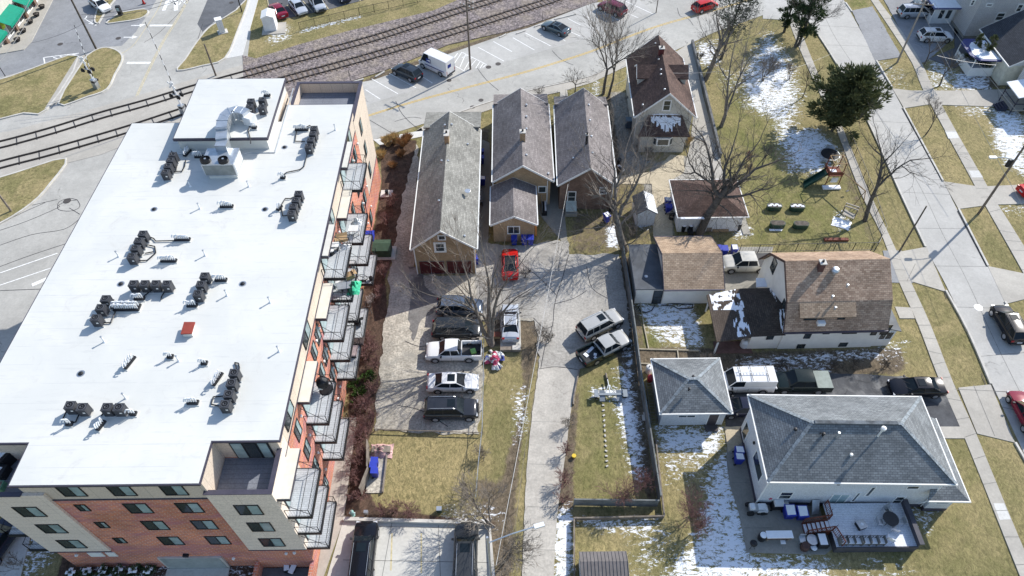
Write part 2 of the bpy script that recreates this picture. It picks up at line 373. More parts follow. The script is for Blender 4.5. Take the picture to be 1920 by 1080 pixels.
area('dry',[(700,815),(895,815),(890,950),(705,945)],1.5,.9)
area('dry',[(1700,195),(1900,195),(1925,420),(1800,380)],2.,.5)
area('dry',[(1240,840),(1370,840),(1320,1000),(1080,1100),(1075,990),(1240,985)],3.,.6)
gx=np.arange(-100,100.01,.5); gy=np.arange(10,126.01,.5); GX,GY=np.meshgrid(gx,gy); nx,ny=len(gx),len(gy)
me=bpy.data.meshes.new('ground')
hz=0.03*np.sin(GX*.31+1)*np.sin(GY*.27)
vv=np.stack([GX.ravel(),GY.ravel(),-.045+hz.ravel()*.6],1); ii=np.arange(nx*ny).reshape(ny,nx)
q=np.stack([ii[:-1,:-1],ii[:-1,1:],ii[1:,1:],ii[1:,:-1]],-1).reshape(-1,4)
base=len(vv)
corners=[(-100,10),(100,10),(100,126),(-100,126)]; big=[(-900,-900),(900,-900),(900,900),(-900,900)]
allv=vv.tolist()+[(x,y,-.045) for x,y in corners]+[(x,y,-.045) for x,y in big]
qs=q.tolist()+[(base+4+i,base+4+(i+1)%4,base+(i+1)%4,base+i) for i in range(4)]
me.from_pydata(allv,[],qs); me.update()
for k,L in ATT.items():
    A=np.zeros(GX.shape)
    for poly,soft,amt in L:
        P=np.array(poly); s0=soft+.6
        mk=(GX>P[:,0].min()-s0)&(GX<P[:,0].max()+s0)&(GY>P[:,1].min()-s0)&(GY<P[:,1].max()+s0)
        if not mk.any(): continue
        d=sdf(poly,GX[mk],GY[mk]); v=np.clip(d/(2*soft)+.5,0,1); v=v*v*(3-2*v)*amt
        A[mk]=np.maximum(A[mk],v)
    at=me.attributes.new(k,'FLOAT','POINT'); at.data.foreach_set('value',np.concatenate([A.ravel(),np.zeros(8)]))
def ground_mat():
    t=NT('ground_cover'); p=t.pos()
    def at(n):
        a=t.n('ShaderNodeAttribute'); a.attribute_name=n; return a.outputs['Fac']
    n1=t.noise(p,.18,6,.65,.8); n2=t.noise(p,1.6,6,.7,.5); n3=t.noise(t.scalev(p,1.5,.9,1,.5),2.6,7,.8,.9); n4=t.noise(p,22,3,.7)
    g=t.mix(t.ramp(n1,.32,.68),(.185,.172,.08),(.30,.25,.135))
    g=t.mix(t.math('MULTIPLY',t.ramp(n2,.5,.72),.4),g,(.13,.14,.05))
    dr=t.math('ADD',t.math('MULTIPLY',t.ramp(t.noise(p,.7,6,.7,.6),.5,.7),.5),at('dry'))
    g=t.mix(t.math('MULTIPLY',dr,t.ramp(n3,.25,.7)),g,(.33,.275,.145))
    lf=t.math('MULTIPLY',at('lush'),t.ramp(t.noise(p,.45,5,.7),.3,.6)); g=t.mix(lf,g,(.11,.135,.032))
    def patch(fac,g,c1,c2,nz,k,lo=.44,hi=.56):
        s=t.math('ADD',fac,t.math('MULTIPLY',t.math('SUBTRACT',nz,.5),k)); return t.mix(t.ramp(s,lo,hi),g,t.mix(t.ramp(n2,.3,.7),c1,c2))
    g=patch(t.math('MAXIMUM',at('dirt'),t.math('MULTIPLY',t.ramp(t.noise(p,.42,6,.75,1.),.55,.72),.42)),g,(.10,.08,.06),(.19,.155,.115),n2,.9,.35,.65)
    g=patch(at('gravel'),g,(.26,.25,.235),(.36,.345,.32),n2,.5,.35,.65)
    g=patch(at('mulch'),g,(.06,.042,.035),(.12,.08,.062),n2,.5,.38,.62)
    g=t.mix(1.0,g,t.mix(t.ramp(n3,.28,.72),(.50,.51,.48),(1.42,1.38,1.3)),'MULTIPLY')
    g=t.mix(1.0,g,t.mix(t.ramp(n4,.3,.7),(.72,)*3,(1.28,)*3),'MULTIPLY')
    nz=t.math('ADD',t.math('MULTIPLY',t.noise(t.scalev(p,.75,1.7,1,-.25),2.0,7,.8,.8),.8),t.math('MULTIPLY',n3,.2))
    s=t.math('ADD',t.math('MULTIPLY',at('snow'),.72),t.math('MULTIPLY',t.math('SUBTRACT',nz,.5),4.6))
    s=t.math('MULTIPLY',t.ramp(s,.40,.62),t.ramp(at('snow'),.03,.2))
    g=t.mix(s,g,(.82,.85,.90)); t.col(g)
    t.bump(t.math('ADD',t.math('MULTIPLY',n3,.7),n4),.5,.07); return t.end(.95,spec=.15)
me.materials.append(ground_mat()); go=bpy.data.objects.new('ground',me); C.objects.link(go); go['kind']='structure'
go['label']='dry lawns and yards with snow patches, mulch and bare soil'
for p in me.polygons: p.use_smooth=True

def ragged(P,amp,seed=1):
    rnd=random.Random(seed); out=[]; n=len(P)
    for i in range(n):
        a=Vector(P[i]);b=Vector(P[(i+1)%n]); L=(b-a).length; k=max(1,int(L/.45)); d=(b-a)/max(L,1e-6); nr=Vector((-d.y,d.x)); w_=0
        for j in range(k):
            w_=w_*.6+rnd.uniform(-1,1)*amp; out.append(tuple(a.lerp(b,j/k)+(nr*w_ if j else Vector((0,0)))))
    return out
def sheet(name,pts,z,mat,kind='structure',px=True,th=.3):
    P=Gs(pts) if px else pts
    if mat in (m_lot,m_lot2,m_wetlot): P=ragged(P,.16,int(P[0][0]*7))
    elif mat in (m_alley,m_drive,m_yellowc,m_asph): P=ragged(P,.05,int(P[0][0]*7))
    o=MB().prism(P,z-th,z).build(name,mat); 
    if kind: o['kind']=kind
    return o
def line(mb,a,b,w,z,px=True,ext=0):
    A=Vector(G(*a) if px else a); B=Vector(G(*b) if px else b); d=(B-A).normalized(); n=Vector((-d.y,d.x))*w/2
    A-=d*ext; B+=d*ext
    mb.add([(A.x-n.x,A.y-n.y,z),(B.x-n.x,B.y-n.y,z),(B.x+n.x,B.y+n.y,z),(A.x+n.x,A.y+n.y,z)],[(0,1,2,3)])
def pline(mb,pts,w,z,px=True):
    P=[Vector(G(*a)) if px else Vector(a) for a in pts]; L=[];Rr=[]
    for i,p in enumerate(P):
        d=(P[min(i+1,len(P)-1)]-P[max(i-1,0)]).normalized(); n=Vector((-d.y,d.x))*w/2; L.append(p+n); Rr.append(p-n)
    n=len(P); mb.add([(*v,z) for v in L]+[(*v,z) for v in Rr],[(n+i,n+i+1,i+1,i) for i in range(n-1)])
def kerb(name,pts,w=.2,h=.13,mat=None,px=True,z0=-.1,closed=False,kind='structure'):
    P=[Vector(G(*a)) if px else Vector(a) for a in pts]
    if closed: P.append(P[0])
    mb=MB(); L=[];Q=[]; n=len(P)
    for i,p in enumerate(P):
        d=(P[min(i+1,n-1)]-P[max(i-1,0)]).normalized(); k=Vector((-d.y,d.x))*w/2; L.append(p+k); Q.append(p-k)
    vs=[(*v,z0) for v in L]+[(*v,z0) for v in Q]+[(*v,h) for v in L]+[(*v,h) for v in Q]
    fs=[]
    for i in range(n-1):
        fs+=[(3*n+i,3*n+i+1,2*n+i+1,2*n+i),(2*n+i,2*n+i+1,i+1,i),(n+i,n+i+1,3*n+i+1,3*n+i)]
    fs+=[(0,n,3*n,2*n),(n-1,2*n+n-1+0-0 and 3*n-1,4*n-1,2*n-1)] if False else [(0,n,3*n,2*n),(2*n-1,n-1,3*n-1,4*n-1)]
    mb.add(vs,fs); o=mb.build(name,mat or m_kerb)
    if kind: o['kind']=kind
    return o
def smooth(pts,k=6):   # Catmull-Rom through pixel points
    P=[np.array(p,float) for p in pts]; out=[]
    for i in range(len(P)-1):
        a=P[max(i-1,0)];b=P[i];c=P[i+1];d=P[min(i+2,len(P)-1)]
        for j in range(k):
            t=j/k; out.append(tuple(.5*((2*b)+(c-a)*t+(2*a-5*b+4*c-d)*t*t+(3*b-a-3*c+d)*t**3)))
    out.append(tuple(P[-1])); return out
# --- roads (each sheet a few mm above the last) ---
sheet('road',[(-90,-60),(455,-60),(470,60),(458,155),(560,175),(700,150),(960,60),(1223,-5),(1500,-60),(1500,0),(1440,25),(1340,60),(1267,94),(1173,112),(1107,141),(960,175),(800,230),(700,262),(560,360),(230,900),(-90,900)],.010,m_road)
L_st=[(1470,-60),(1490,0),(1512,35),(1525,52),(1573,127),(1627,227),(1687,360),(1735,463),(1773,533),(1815,622),(1860,720),(1920,850),(2010,1040)]
R_st=[(1575,-15),(1582,0),(1630,87),(1673,167),(1768,340),(1793,390),(1852,500),(1883,563),(1935,660),(2120,1020)]
sheet('street',smooth(L_st,3)+smooth(R_st,3)[::-1],.016,m_street)
sheet('street_apron',[(1430,35),(1440,-60),(1490,-60),(1530,40)],.013,m_street)
sheet('asphalt_lane',[(-60,160),(60,130),(148,104),(190,88),(228,86),(255,60),(325,-50),(80,-50),(0,95),(-60,130)],.016,m_asph)
sheet('asphalt_lot',[(370,45),(410,-50),(475,-50),(473,5),(440,22),(400,42),(380,60)],.016,m_dkasph)
sheet('asphalt_lot',[(490,-60),(505,25),(528,36),(623,16),(700,-5),(760,-60)],.016,m_dkasph)
sheet('parking_strip',[(600,190),(687,197),(960,113),(1100,72),(1223,23),(1195,-5),(1110,6),(1010,45),(960,64),(840,108),(700,155),(640,160)],.018,m_asph if False else m_street)
sheet('parking_lot',[(757,360),(737,470),(722,600),(710,700),(703,808),(898,814),(905,720),(903,600),(1003,600),(1010,470),(885,455),(893,515),(780,515),(775,455),(785,300),(780,270)],.012,m_lot)
sheet('parking_lot',[(893,452),(960,462),(1052,452),(1065,452),(1067,477),(1160,477),(1175,560),(1183,640),(1150,665),(1085,692),(1010,690),(1008,640),(1000,596),(893,596)],.018,m_lot2)
sheet('damp_patch',smooth([(765,500),(790,505),(800,540),(825,560),(815,585),(790,600),(775,640),(765,600),(770,560),(765,500)],3),.022,m_wetlot)
sheet('alley',smooth([(1010,686),(1000,760),(990,850),(984,940),(978,1095)],4)+smooth([(1038,1095),(1044,980),(1052,910),(1062,840),(1072,760),(1086,692)],4),.022,m_alley)
sheet('car_park',[(643,978),(918,985),(928,1200),(560,1200),(612,1085)],.020,m_lotpale)
sheet('walkway',[(641,783),(669,783),(644,975),(600,1100),(560,1200),(530,1200),(594,1074)],.026,m_walk)
sheet('walkway',[(893,280),(905,262),(918,268),(922,330),(915,455),(893,455)],.02,m_patio)
sheet('walkway',[(1052,340),(1064,452),(1053,452),(1010,400),(1008,345),(1020,335),(1045,340)],.02,m_patio)
sheet('walkway',[(700,262),(778,247),(790,240),(797,255),(712,272)],.03,m_newwalk)
sheet('walkway',[(18,1003),(58,1003),(36,1090),(-30,1090),(-12,1040)],.03,m_newwalk)
sheet('pavement',[(778,247),(800,232),(960,178),(1107,143),(1173,112),(1268,97),(1268,108),(1175,124),(1110,155),(1052,172),(960,192),(800,245)],.03,m_walk)
sheet('walkway',[(1050,168),(1063,166),(1065,180),(1050,182)],.034,m_walk)
sheet('driveway',[(1268,97),(1297,78),(1318,180),(1350,296),(1358,338),(1258,338),(1282,325),(1294,270),(1300,215)],.024,m_walk)
sheet('patio',[(1258,290),(1282,292),(1285,325),(1255,345),(1262,442),(1225,446),(1222,345),(1160,345),(1158,330),(1225,322)],.020,m_yellowc)
sheet('driveway',[(1352,463),(1450,463),(1430,548),(1355,550)],.024,m_patio)
sheet('driveway',[(1360,712),(1560,700),(1690,705),(1790,722),(1812,802),(1745,803),(1560,800),(1360,830)],.022,m_drive)
sheet('patio',smooth([(1385,820),(1363,840),(1368,905),(1385,960),(1400,1036)],3)+[(1547,1040),(1560,1030),(1530,930),(1420,930),(1400,820)],.020,m_patio)
sheet('patio',[(1358,800),(1392,800),(1398,825),(1365,848)],.026,m_yellowc)
sheet('patio',[(1337,640),(1400,640),(1412,662),(1340,662)],.026,flat('red_patio',(.16,.09,.075),.9,var=.2,coord='pos'))
sheet('driveway',[(1655,470),(1690,470),(1712,530),(1668,530)],.026,m_asph)
# sidewalks west and east of the street
SWL=[(1478,35),(1493,77),(1530,160),(1567,240),(1613,360),(1653,440),(1685,527),(1722,610),(1760,710),(1808,820),(1883,1007),(1960,1200)]
SWR=[(1495,35),(1509,77),(1543,160),(1579,238),(1630,360),(1670,447),(1707,527),(1745,610),(1788,720),(1830,813),(1910,1007),(1990,1190)]
sheet('sidewalk',smooth(SWL,3)+smooth(SWR,3)[::-1],.032,m_walk)
SEL=[(1616,-30),(1633,0),(1672,58),(1710,118),(1730,167),(1773,247),(1827,347),(1833,360),(1905,487),(1990,640)]
SER=[(1630,-30),(1647,0),(1690,58),(1728,118),(1750,167),(1793,247),(1850,347),(1856,360),(1925,470),(2010,620)]
sheet('sidewalk',smooth(SEL,3)+smooth(SER,3)[::-1],.032,m_walk)
sheet('new_slab',[(1772,246),(1792,246),(1798,259),(1778,260)],.037,m_newwalk)
sheet('new_slab',[(1816,320),(1835,320),(1843,333),(1822,333)],.037,m_newwalk)
sheet('new_slab',[(1862,944),(1882,944),(1895,974),(1874,975)],.037,m_newwalk)
sheet('sidewalk',[(145,108),(160,104),(108,193),(84,206)],.137,m_walk)
sheet('sidewalk',[(470,-30),(492,-30),(470,50),(455,104),(424,110),(446,58)],.034,m_newwalk)
sheet('sidewalk',[(0,102),(45,94),(60,78),(115,-30),(85,-30),(20,82),(-60,110),(-60,120)],.12,m_walk)
# driveways over the parkways
for pts,mt_ in ([(1682,473),(1737,463),(1773,547),(1710,528)],m_walk),([(1797,727),(1857,721),(1903,830),(1832,813)],m_walk),([(1678,575),(1708,577),(1715,597),(1687,597)],m_walk),\
    ([(1745,800),(1808,800),(1812,822),(1750,822)],m_walk),([(1673,166),(1710,170),(1800,170),(1925,167),(1925,190),(1870,200),(1740,196),(1695,203)],m_walk),\
    ([(1768,340),(1835,350),(1925,346),(1925,382),(1856,384),(1797,392)],m_walk),([(1852,499),(1925,514),(1925,560),(1885,570)],m_walk),\
    ([(1597,20),(1636,12),(1690,107),(1641,114)],m_asph),([(1647,-20),(1780,-20),(1800,60),(1740,112),(1728,118),(1690,58)],m_asph),\
    ([(1788,40),(1812,72),(1835,78),(1822,112),(1790,128),(1742,110),(1790,90)],m_dkasph),([(1745,196),(1800,170),(1925,166),(1925,190)],m_patio):
    sheet('driveway',pts,.028 if mt_ is not m_walk else .030,mt_)
# pavement joints
mb=MB()
def joints(Lp,Rp,step,z,skip=()):
    A=[Vector(G(*p)) for p in smooth(Lp,8)]; B=[Vector(G(*p)) for p in smooth(Rp,8)]
    acc=0
    for i in range(1,len(A)):
        acc+=(A[i]-A[i-1]).length
        if acc>step:
            acc=0; j=min(range(len(B)),key=lambda k:(B[k]-A[i]).length); line(mb,(A[i].x,A[i].y),(B[j].x,B[j].y),.05,z,px=False)
joints(SWL,SWR,1.5,.038); joints(SEL,SER,1.5,.038); joints(L_st,R_st,5.5,.0205)
pline(mb,[((a[0]+b[0])/2,(a[1]+b[1])/2) for a,b in zip([G(*p) for p in L_st],[G(*q) for q in L_st])],.01,-.2,px=False) if False else None
mid=[(1530,-10),(1560,60),(1604,130),(1652,225),(1725,350),(1768,440),(1815,530),(1870,650),(1960,830)]
pline(mb,smooth(mid,4),.05,.0205)
for k in range(5): line(mb,(640+k*1.0-k*3,800+k*42),(668-k*5,800+k*42),.05,.031)
line(mb,(654,800),(630,975),.03,.031)
for a,b in (((735,980),(715,1090)),((643,1050),(925,1055)),((822,985),(826,1085)),((650,986),(915,992))): line(mb,a,b,.05,.0245)
for y_ in (1370,): pass
for a,b in (((1372,905),(1420,905)),((1395,990),(1450,990)),((1368,850),(1398,850))): line(mb,a,b,.05,.0245)
for k in range(4): line(mb,(994-k*3,790+k*80),(1064-k*7,792+k*80),.03,.0265)
for a,b in (((1300,150),(1315,150)),((1290,240),(1335,240)),((1700,528),(1716,495)),((1790,730),(1895,735)),((1825,722),(1865,818)),((1870,170),(1875,195))): line(mb,a,b,.05,.0385)
mb.build('pavement_joints',m_joint,uv=False)['kind']='structure'
# tar seams
mb=MB()
for P in ([(640,195),(735,250),(745,262)],[(742,190),(755,215),(780,238),(800,240)],[(1035,95),(1050,110),(1065,118),(1075,122)],[(895,128),(912,150),(935,170)],[(1270,15),(1275,30),(1290,35),(1300,48)],[(740,228),(770,220),(790,222)],
  [(0,460),(60,440),(120,430),(150,410)],[(0,432),(50,415),(108,390),(110,385),(125,378),(145,375)],[(0,500),(60,478),(130,455)],[(145,375),(150,385),(145,392),(130,396),(112,394),(108,388),(112,378),(130,372),(145,375)],[(85,380),(40,400),(0,420)],[(108,374),(60,385)],[(130,390),(150,402)],[(0,545),(80,542)],
  [(1066,478),(1055,520),(1040,570),(1036,610),(1022,650),(1014,690)],[(1040,570),(1075,560),(1100,545)],[(960,470),(985,500),(1010,520),(1045,555)],[(1000,596),(1020,615),(1036,612)],[(760,640),(790,650),(830,640)],[(745,760),(790,770),(840,800)],[(1010,692),(1045,688),(1085,694)],[(1100,500),(1110,540),(1140,560)],[(270,80),(300,60),(340,20)],[(245,205),(330,175)],[(1740,495),(1760,520),(1775,560)],[(1840,700),(1855,740)],[(380,45),(360,110)]):
    pline(mb,smooth(P,4),.07,.0225)
mb.build('tar_seams',m_seam,uv=False)['kind']='structure'
# kerbs
def kb(pts,**k): return kerb('kerb',smooth(pts,3),**k)
kb([(1512,35),(1525,52),(1573,127),(1627,227),(1687,360),(1735,463)]); kb([(1773,545),(1815,622),(1857,720)]); kb([(1903,830),(1950,915),(2010,1040)])
kb([(1585,5),(1597,22)]); kb([(1643,114),(1673,165)]); kb([(1694,203),(1768,340)]); kb([(1797,392),(1852,499)]); kb([(1884,566),(1935,660),(2000,790)])
mb=MB()
for a,b in (((1641,118),(1672,167)),((1691,203),(1766,339)),((1795,396),(1850,500))): line(mb,a,b,.16,.024)
line(mb,(1858,722),(1868,742),.12,.0245); mb.build('kerb_shadow_gap',m_seam,uv=False)['kind']='structure'  # dark strips painting the kerb's shadow and gap onto the street
kb([(800,232),(960,178),(1107,143),(1173,112),(1268,97)],h=.1)
# raised grass islands of the crossing
m_turf=None
def turf_mat():
    t=NT('turf'); p=t.pos(); n1=t.noise(p,.3,6,.65,.8); n3=t.noise(p,2.6,7,.8,.9); n4=t.noise(p,22,3,.7)
    g=t.mix(t.ramp(n1,.32,.68),(.185,.172,.08),(.30,.25,.135)); g=t.mix(1.0,g,t.mix(t.ramp(n3,.28,.72),(.52,.52,.5),(1.45,1.42,1.35)),'MULTIPLY')
    g=t.mix(1.0,g,t.mix(t.ramp(n4,.3,.7),(.72,)*3,(1.28,)*3),'MULTIPLY')
    g=t.mix(t.math('MULTIPLY',t.ramp(t.noise(p,1.1,7,.8,1.),.60,.68),.8),g,(.7,.73,.76)) if False else g
    t.col(g); t.bump(n3,.5,.06); return t.end(.95,spec=.15)
m_turf=turf_mat()
def island(pts,sn=None):
    s_=smooth(pts+[pts[0]],3)[:-1]
    sheet('grass_island',s_,.125,m_turf); kerb('kerb',s_,closed=True,w=.22,h=.15)
island([(-60,152),(0,150),(60,130),(148,106),(88,206),(45,213),(0,224),(-60,236)])
island([(163,106),(180,95),(200,90),(222,97),(230,112),(216,140),(201,168),(165,182),(110,195)])
island([(443,20),(415,38),(390,55),(368,82),(348,112),(333,133),(380,124),(422,110),(446,58),(466,0)])
island([(-60,352),(30,325),(124,298),(95,345),(60,382),(0,420),(-60,438)])
island([(185,45),(200,20),(220,-5),(238,-30),(212,-30),(190,0),(178,38)])
island([(225,25),(270,18),(278,25),(262,36),(225,42),(200,44)])
# paint
mb=MB()
line(mb,(281,48),(323,48),.5,.0235); line(mb,(238,118),(282,118),.5,.0235)
for a,b in (((82,108),(85,123)),((82,108),(148,100)),((92,116),(110,113)),((100,108),(118,113)),((112,106),(130,110)),((125,104),(140,107)),((135,102),(146,104))): line(mb,a,b,.18,.0235)
for a,b in (((158,35),(180,48)),((170,40),(185,38)),((160,36),(163,30)),((166,44),(182,47))): line(mb,a,b,.15,.0235)
# lane arrows
for a,b,c in (((246,48),(262,48),(273,46)),((232,70),(248,70),(258,69))):
    line(mb,a,b,.22,.0235); A=Vector(G(*b)); T=Vector(G(*c)); d=(T-A).normalized(); n=Vector((-d.y,d.x)); mb.add([(*(A-n*.5),.0235),(*(T),.0235),(*(A+n*.5),.0235)],[(0,1,2)])
# rail crossing mark: X and R R
line(mb,(307,20),(322,-18),.55,.0235); line(mb,(330,20),(330,0),.65,.0235)
def glyphR(c,s):
    o=Vector(G(*c)); ax=Vector(G(c[0]+10,c[1]))-o; ax=ax.normalized(); ay=Vector((-ax.y,ax.x))
    def q(a,b): v=o+ax*a*s+ay*b*s; return (v.x,v.y)
    for a,b in ((q(0,0),q(0,1.5)),(q(0,1.5),q(.7,1.5)),(q(.7,1.5),q(.8,1.1)),(q(.8,1.1),q(.7,.8)),(q(.7,.8),q(0,.8)),(q(.3,.8),q(.9,0))): line(mb,a,b,.2*s/1.2,.0235,px=False,ext=.05)
glyphR((316,9),1.3); glyphR((336,9),1.3)
# stall lines west parking strip
for a,b in (((685,168),(713,186)),((697,148),(746,176)),((730,138),(780,165)),((790,143),(811,156)),((852,108),(858,100)),((897,89),(945,115)),((925,78),(960,97)),((962,71),(1002,94)),((985,62),(1032,86)),((1010,45),(1060,77)),((1065,35),(1088,47)),((1093,27),(1115,40)),((1120,18),(1165,40)),((1170,22),(1197,34)),((1172,2),(1225,27)),((1070,60),(1088,68))): line(mb,a,b,.12,.0235)
for a,b in (((866,98),(912,121)),((866,98),(850,122)),((850,122),(872,134)),((912,121),(905,127)),((873,102),(862,127)),((884,108),(870,132)),((892,113),(878,130)),((900,116),(892,128)),((906,119),(900,128)),((877,104),(866,108))): line(mb,a,b,.1,.0235)
for a,b in (((0,512),(108,475)),((0,535),(95,503)),((60,535),(90,522))): line(mb,a,b,.14 if a[1]<530 or a[0]==0 else .5,.0235)
line(mb,(455,18),(475,-20),.18,.0385)
for x0,y0,x1,y1 in ((505,5,522,25),): pass
mb.build('white_road_markings',m_white,uv=False)['kind']='structure'
mb=MB()
yl=[(560,280),(652,232),(713,210),(800,184),(960,142),(1032,121),(1107,97),(1173,71),(1240,47),(1330,22),(1420,-5)]
for dx in (-1.0,1.1): pline(mb,smooth([(x,y+dx) for x,y in yl],4),.11,.0235)
mb.build('yellow_centre_line',m_yel,uv=False)['kind']='structure'
mb=MB()
for dx in (-1.5,1.5): pline(mb,smooth([(250+dx,195),(275+dx,140),(305+dx,80),(330+dx,40),(352+dx,0),(365+dx,-30)],4),.1,.0235)
pline(mb,smooth([(205,110),(245,90),(275,50),(300,10),(310,-30)],4),.08,.0235)
for a,b in (((538,10),(556,30)),((568,2),(586,22)),((600,-5),(616,17)),((640,-10),(648,8)),((668,-10),(676,2)),((505,20),(500,-10)),((735,1000),(733,1070)),((790,1000),(790,1075))): line(mb,a,b,.12,.0245)
for a,b in (((735,1000),(733,1070)),((790,1000),(790,1075))): pass
mb.build('worn_yellow_markings',m_yelpale,uv=False)['kind']='structure'
# manholes
mb=MB()
for x,y,r_ in ((126,377,.45),(113,83,.4),(222,72,.4),(916,126,.4),(934,120,.4),(842,151,.35),(902,188,.35),(886,201,.35),(434,5,.35)):
    p=G3(x,y,.0); mb.lathe(p,[(r_,.012),(r_,.034),(r_*.75,.036),(r_*.7,.030)],16)
mb.build('manhole_covers',flat('cast_iron',(.10,.09,.085),.7,.4,coord='pos'))['kind']='structure'
tag(MB().lathe(G3(1834,577,0),[(.42,.014),(.42,.03),(.3,.05),(.1,.055)],18).build('manhole_cover',m_galv),'bright round metal cover in the middle of the residential street','manhole cover')

# ---------------- railway ----------------
def ballast_mat():
    t=NT('ballast_stone'); p=t.pos()
    v=t.n('ShaderNodeTexVoronoi'); v.inputs['Scale'].default_value=4.5; t.l(p,v.inputs['Vector'])
    sx=t.n('ShaderNodeSeparateXYZ'); t.l(v.outputs['Color'],sx.inputs[0])
    c=t.mix(sx.outputs[0],(.09,.077,.075),(.31,.26,.255)); c=t.mix(t.ramp(t.noise(p,.3,5,.7),.4,.65),c,t.mix(.5,c,(.30,.25,.19)))
    c=t.mix(1.0,c,t.mix(t.ramp(t.noise(p,1.2,5,.7),.3,.7),(.7,.7,.7),(1.2,1.2,1.2)),'MULTIPLY')
    t.col(c); t.bump(v.outputs['Distance'],.6,.08); return t.end(.95)
sheet('rail_ballast',[(455,104),(480,110),(560,84),(647,60),(813,20),(870,-5),(950,-40),(1150,-60),(1120,3),(1013,40),(960,57),(840,84),(720,133),(640,158),(560,175),(500,200),(458,180)],.05,ballast_mat())
mb=MB()  # long concrete crossing panels
TA=[(-120,300),(-40,281),(17,268),(100,245),(190,217),(280,192),(365,166),(480,134),(597,101),(713,69),(847,25),(940,-5),(1010,-40)]
TB=[(-120,345),(0,310),(85,288),(170,264),(250,240),(335,212),(450,176),(539,149),(620,127),(713,101),(847,61),(960,25),(1050,-5),(1110,-35)]
def arc(P,step):
    out=[P[0]];acc=0
    for a,b in zip(P[:-1],P[1:]):
        L=(b-a).length; d=0
        while acc+L-d>=step:
            d+=step-acc; acc=0; out.append(a+(b-a)*d/L)
        acc+=L-d
    return out
def track(nm,pts,lab,split):
    t=thing('railway_track',lab,'railway track',(0,0,0))
    P=[Vector(G(*p)) for p in smooth(pts,10)]
    for s_ in (-1,1):
        Q=[]
        for i,p in enumerate(P):
            d=(P[min(i+1,len(P)-1)]-P[max(i-1,0)]).normalized(); Q.append(p+Vector((-d.y,d.x))*.74*s_)
        kerb('rail',[(q.x,q.y) for q in Q],w=.13,h=.20,mat=m_steel,px=False,z0=.0,kind=None).parent=t
        mbq=MB(); pline(mbq,[(q.x,q.y) for q in Q],.34,.062,px=False); mbq.build('flangeway',m_seam,t,uv=False)
    A=arc(P,.78); n=0
    for i,p in enumerate(A[1:-1]):
        if p.x<G(split,0 if False else 150)[0]: continue
        d=(A[i+2]-A[i]).normalized()
        if n<98 and p.y<118: MB().rbox((p.x,p.y,.075),.24,2.5,.07,math.atan2(d.y,d.x)).build('tie',m_tie,t); n+=1
    mbp=MB(); A=arc(P,2.35)
    for i,p in enumerate(A[1:-1]):
        if p.x>G(split,150)[0]: break
        d=(A[i+2]-A[i]).normalized(); mbp.rbox((p.x,p.y,.045),.12,2.1,.05,math.atan2(d.y,d.x))
    mbp.build('panel_joint',m_seam,t)
    return t
sheet('level_crossing',[(-120,262),(17,247),(190,200),(365,148),(460,120),(460,190),(335,232),(190,290),(0,338),(-120,360)],.040,m_walk)
track('a',TA,'farther railway track, running beside the strip with the white utility hut',455)
track('b',TB,'nearer railway track, running beside the angled parking bays',455)
# ---------------- apartment block ----------------
AB=thing('apartment_building','long five-storey brick and tan apartment block with a flat white roof and stacked metal balconies','apartment building',(0,0,0))
XW,XE=-36.9,-15.85; ZR=15.5
def abox(name,mat,*b,parent=AB,**k):
    for q in b: o=MB().box(*q).build(name,mat,parent,**k)
    return o
# brick body up to the top floor, then the tan top storey
abox('brick_wall',m_brick,(-35.5,-22.5,22.9,57.3,0,12.85),(-22.5,XE-.01,22.9,60.0,0,12.85),(-31.0,-22.7,57.3,62.2,0,12.85),(-30.75,-20.2,19.95,22.9,0,12.85),parent=AB)
abox('base_wall',m_brick,(-35.3,-30.75,20.0,22.9,0,3.95),(-20.2,XE-.02,19.78,22.9,0,3.95),(-22.6,XE-.02,60.0,66.2,0,3.95))
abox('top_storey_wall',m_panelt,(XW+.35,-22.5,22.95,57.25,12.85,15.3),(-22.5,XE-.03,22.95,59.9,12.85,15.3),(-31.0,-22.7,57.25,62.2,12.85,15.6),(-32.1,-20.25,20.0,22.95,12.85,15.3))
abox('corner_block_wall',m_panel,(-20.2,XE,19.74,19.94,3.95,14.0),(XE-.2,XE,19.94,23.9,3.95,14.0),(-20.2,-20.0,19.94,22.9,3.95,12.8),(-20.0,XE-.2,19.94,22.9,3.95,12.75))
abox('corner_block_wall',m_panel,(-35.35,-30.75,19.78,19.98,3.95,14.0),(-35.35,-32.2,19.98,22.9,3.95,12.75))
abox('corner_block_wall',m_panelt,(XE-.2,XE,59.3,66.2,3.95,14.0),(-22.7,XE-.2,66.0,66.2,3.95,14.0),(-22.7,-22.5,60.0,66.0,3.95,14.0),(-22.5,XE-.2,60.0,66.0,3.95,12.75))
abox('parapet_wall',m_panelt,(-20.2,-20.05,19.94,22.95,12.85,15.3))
m_deckt=rows('terrace_pavers',(.20,.215,.25),(.18,.195,.23),(.10,.11,.14),4,.35,.015,.7,.12,off=0)
abox('terrace_floor',m_deckt,(-20.0,XE-.25,20.0,22.9,12.75,12.86),(-37.2,-32.25,20.0,22.9,12.75,12.86),(-22.45,XE-.25,60.05,65.95,12.75,12.86))
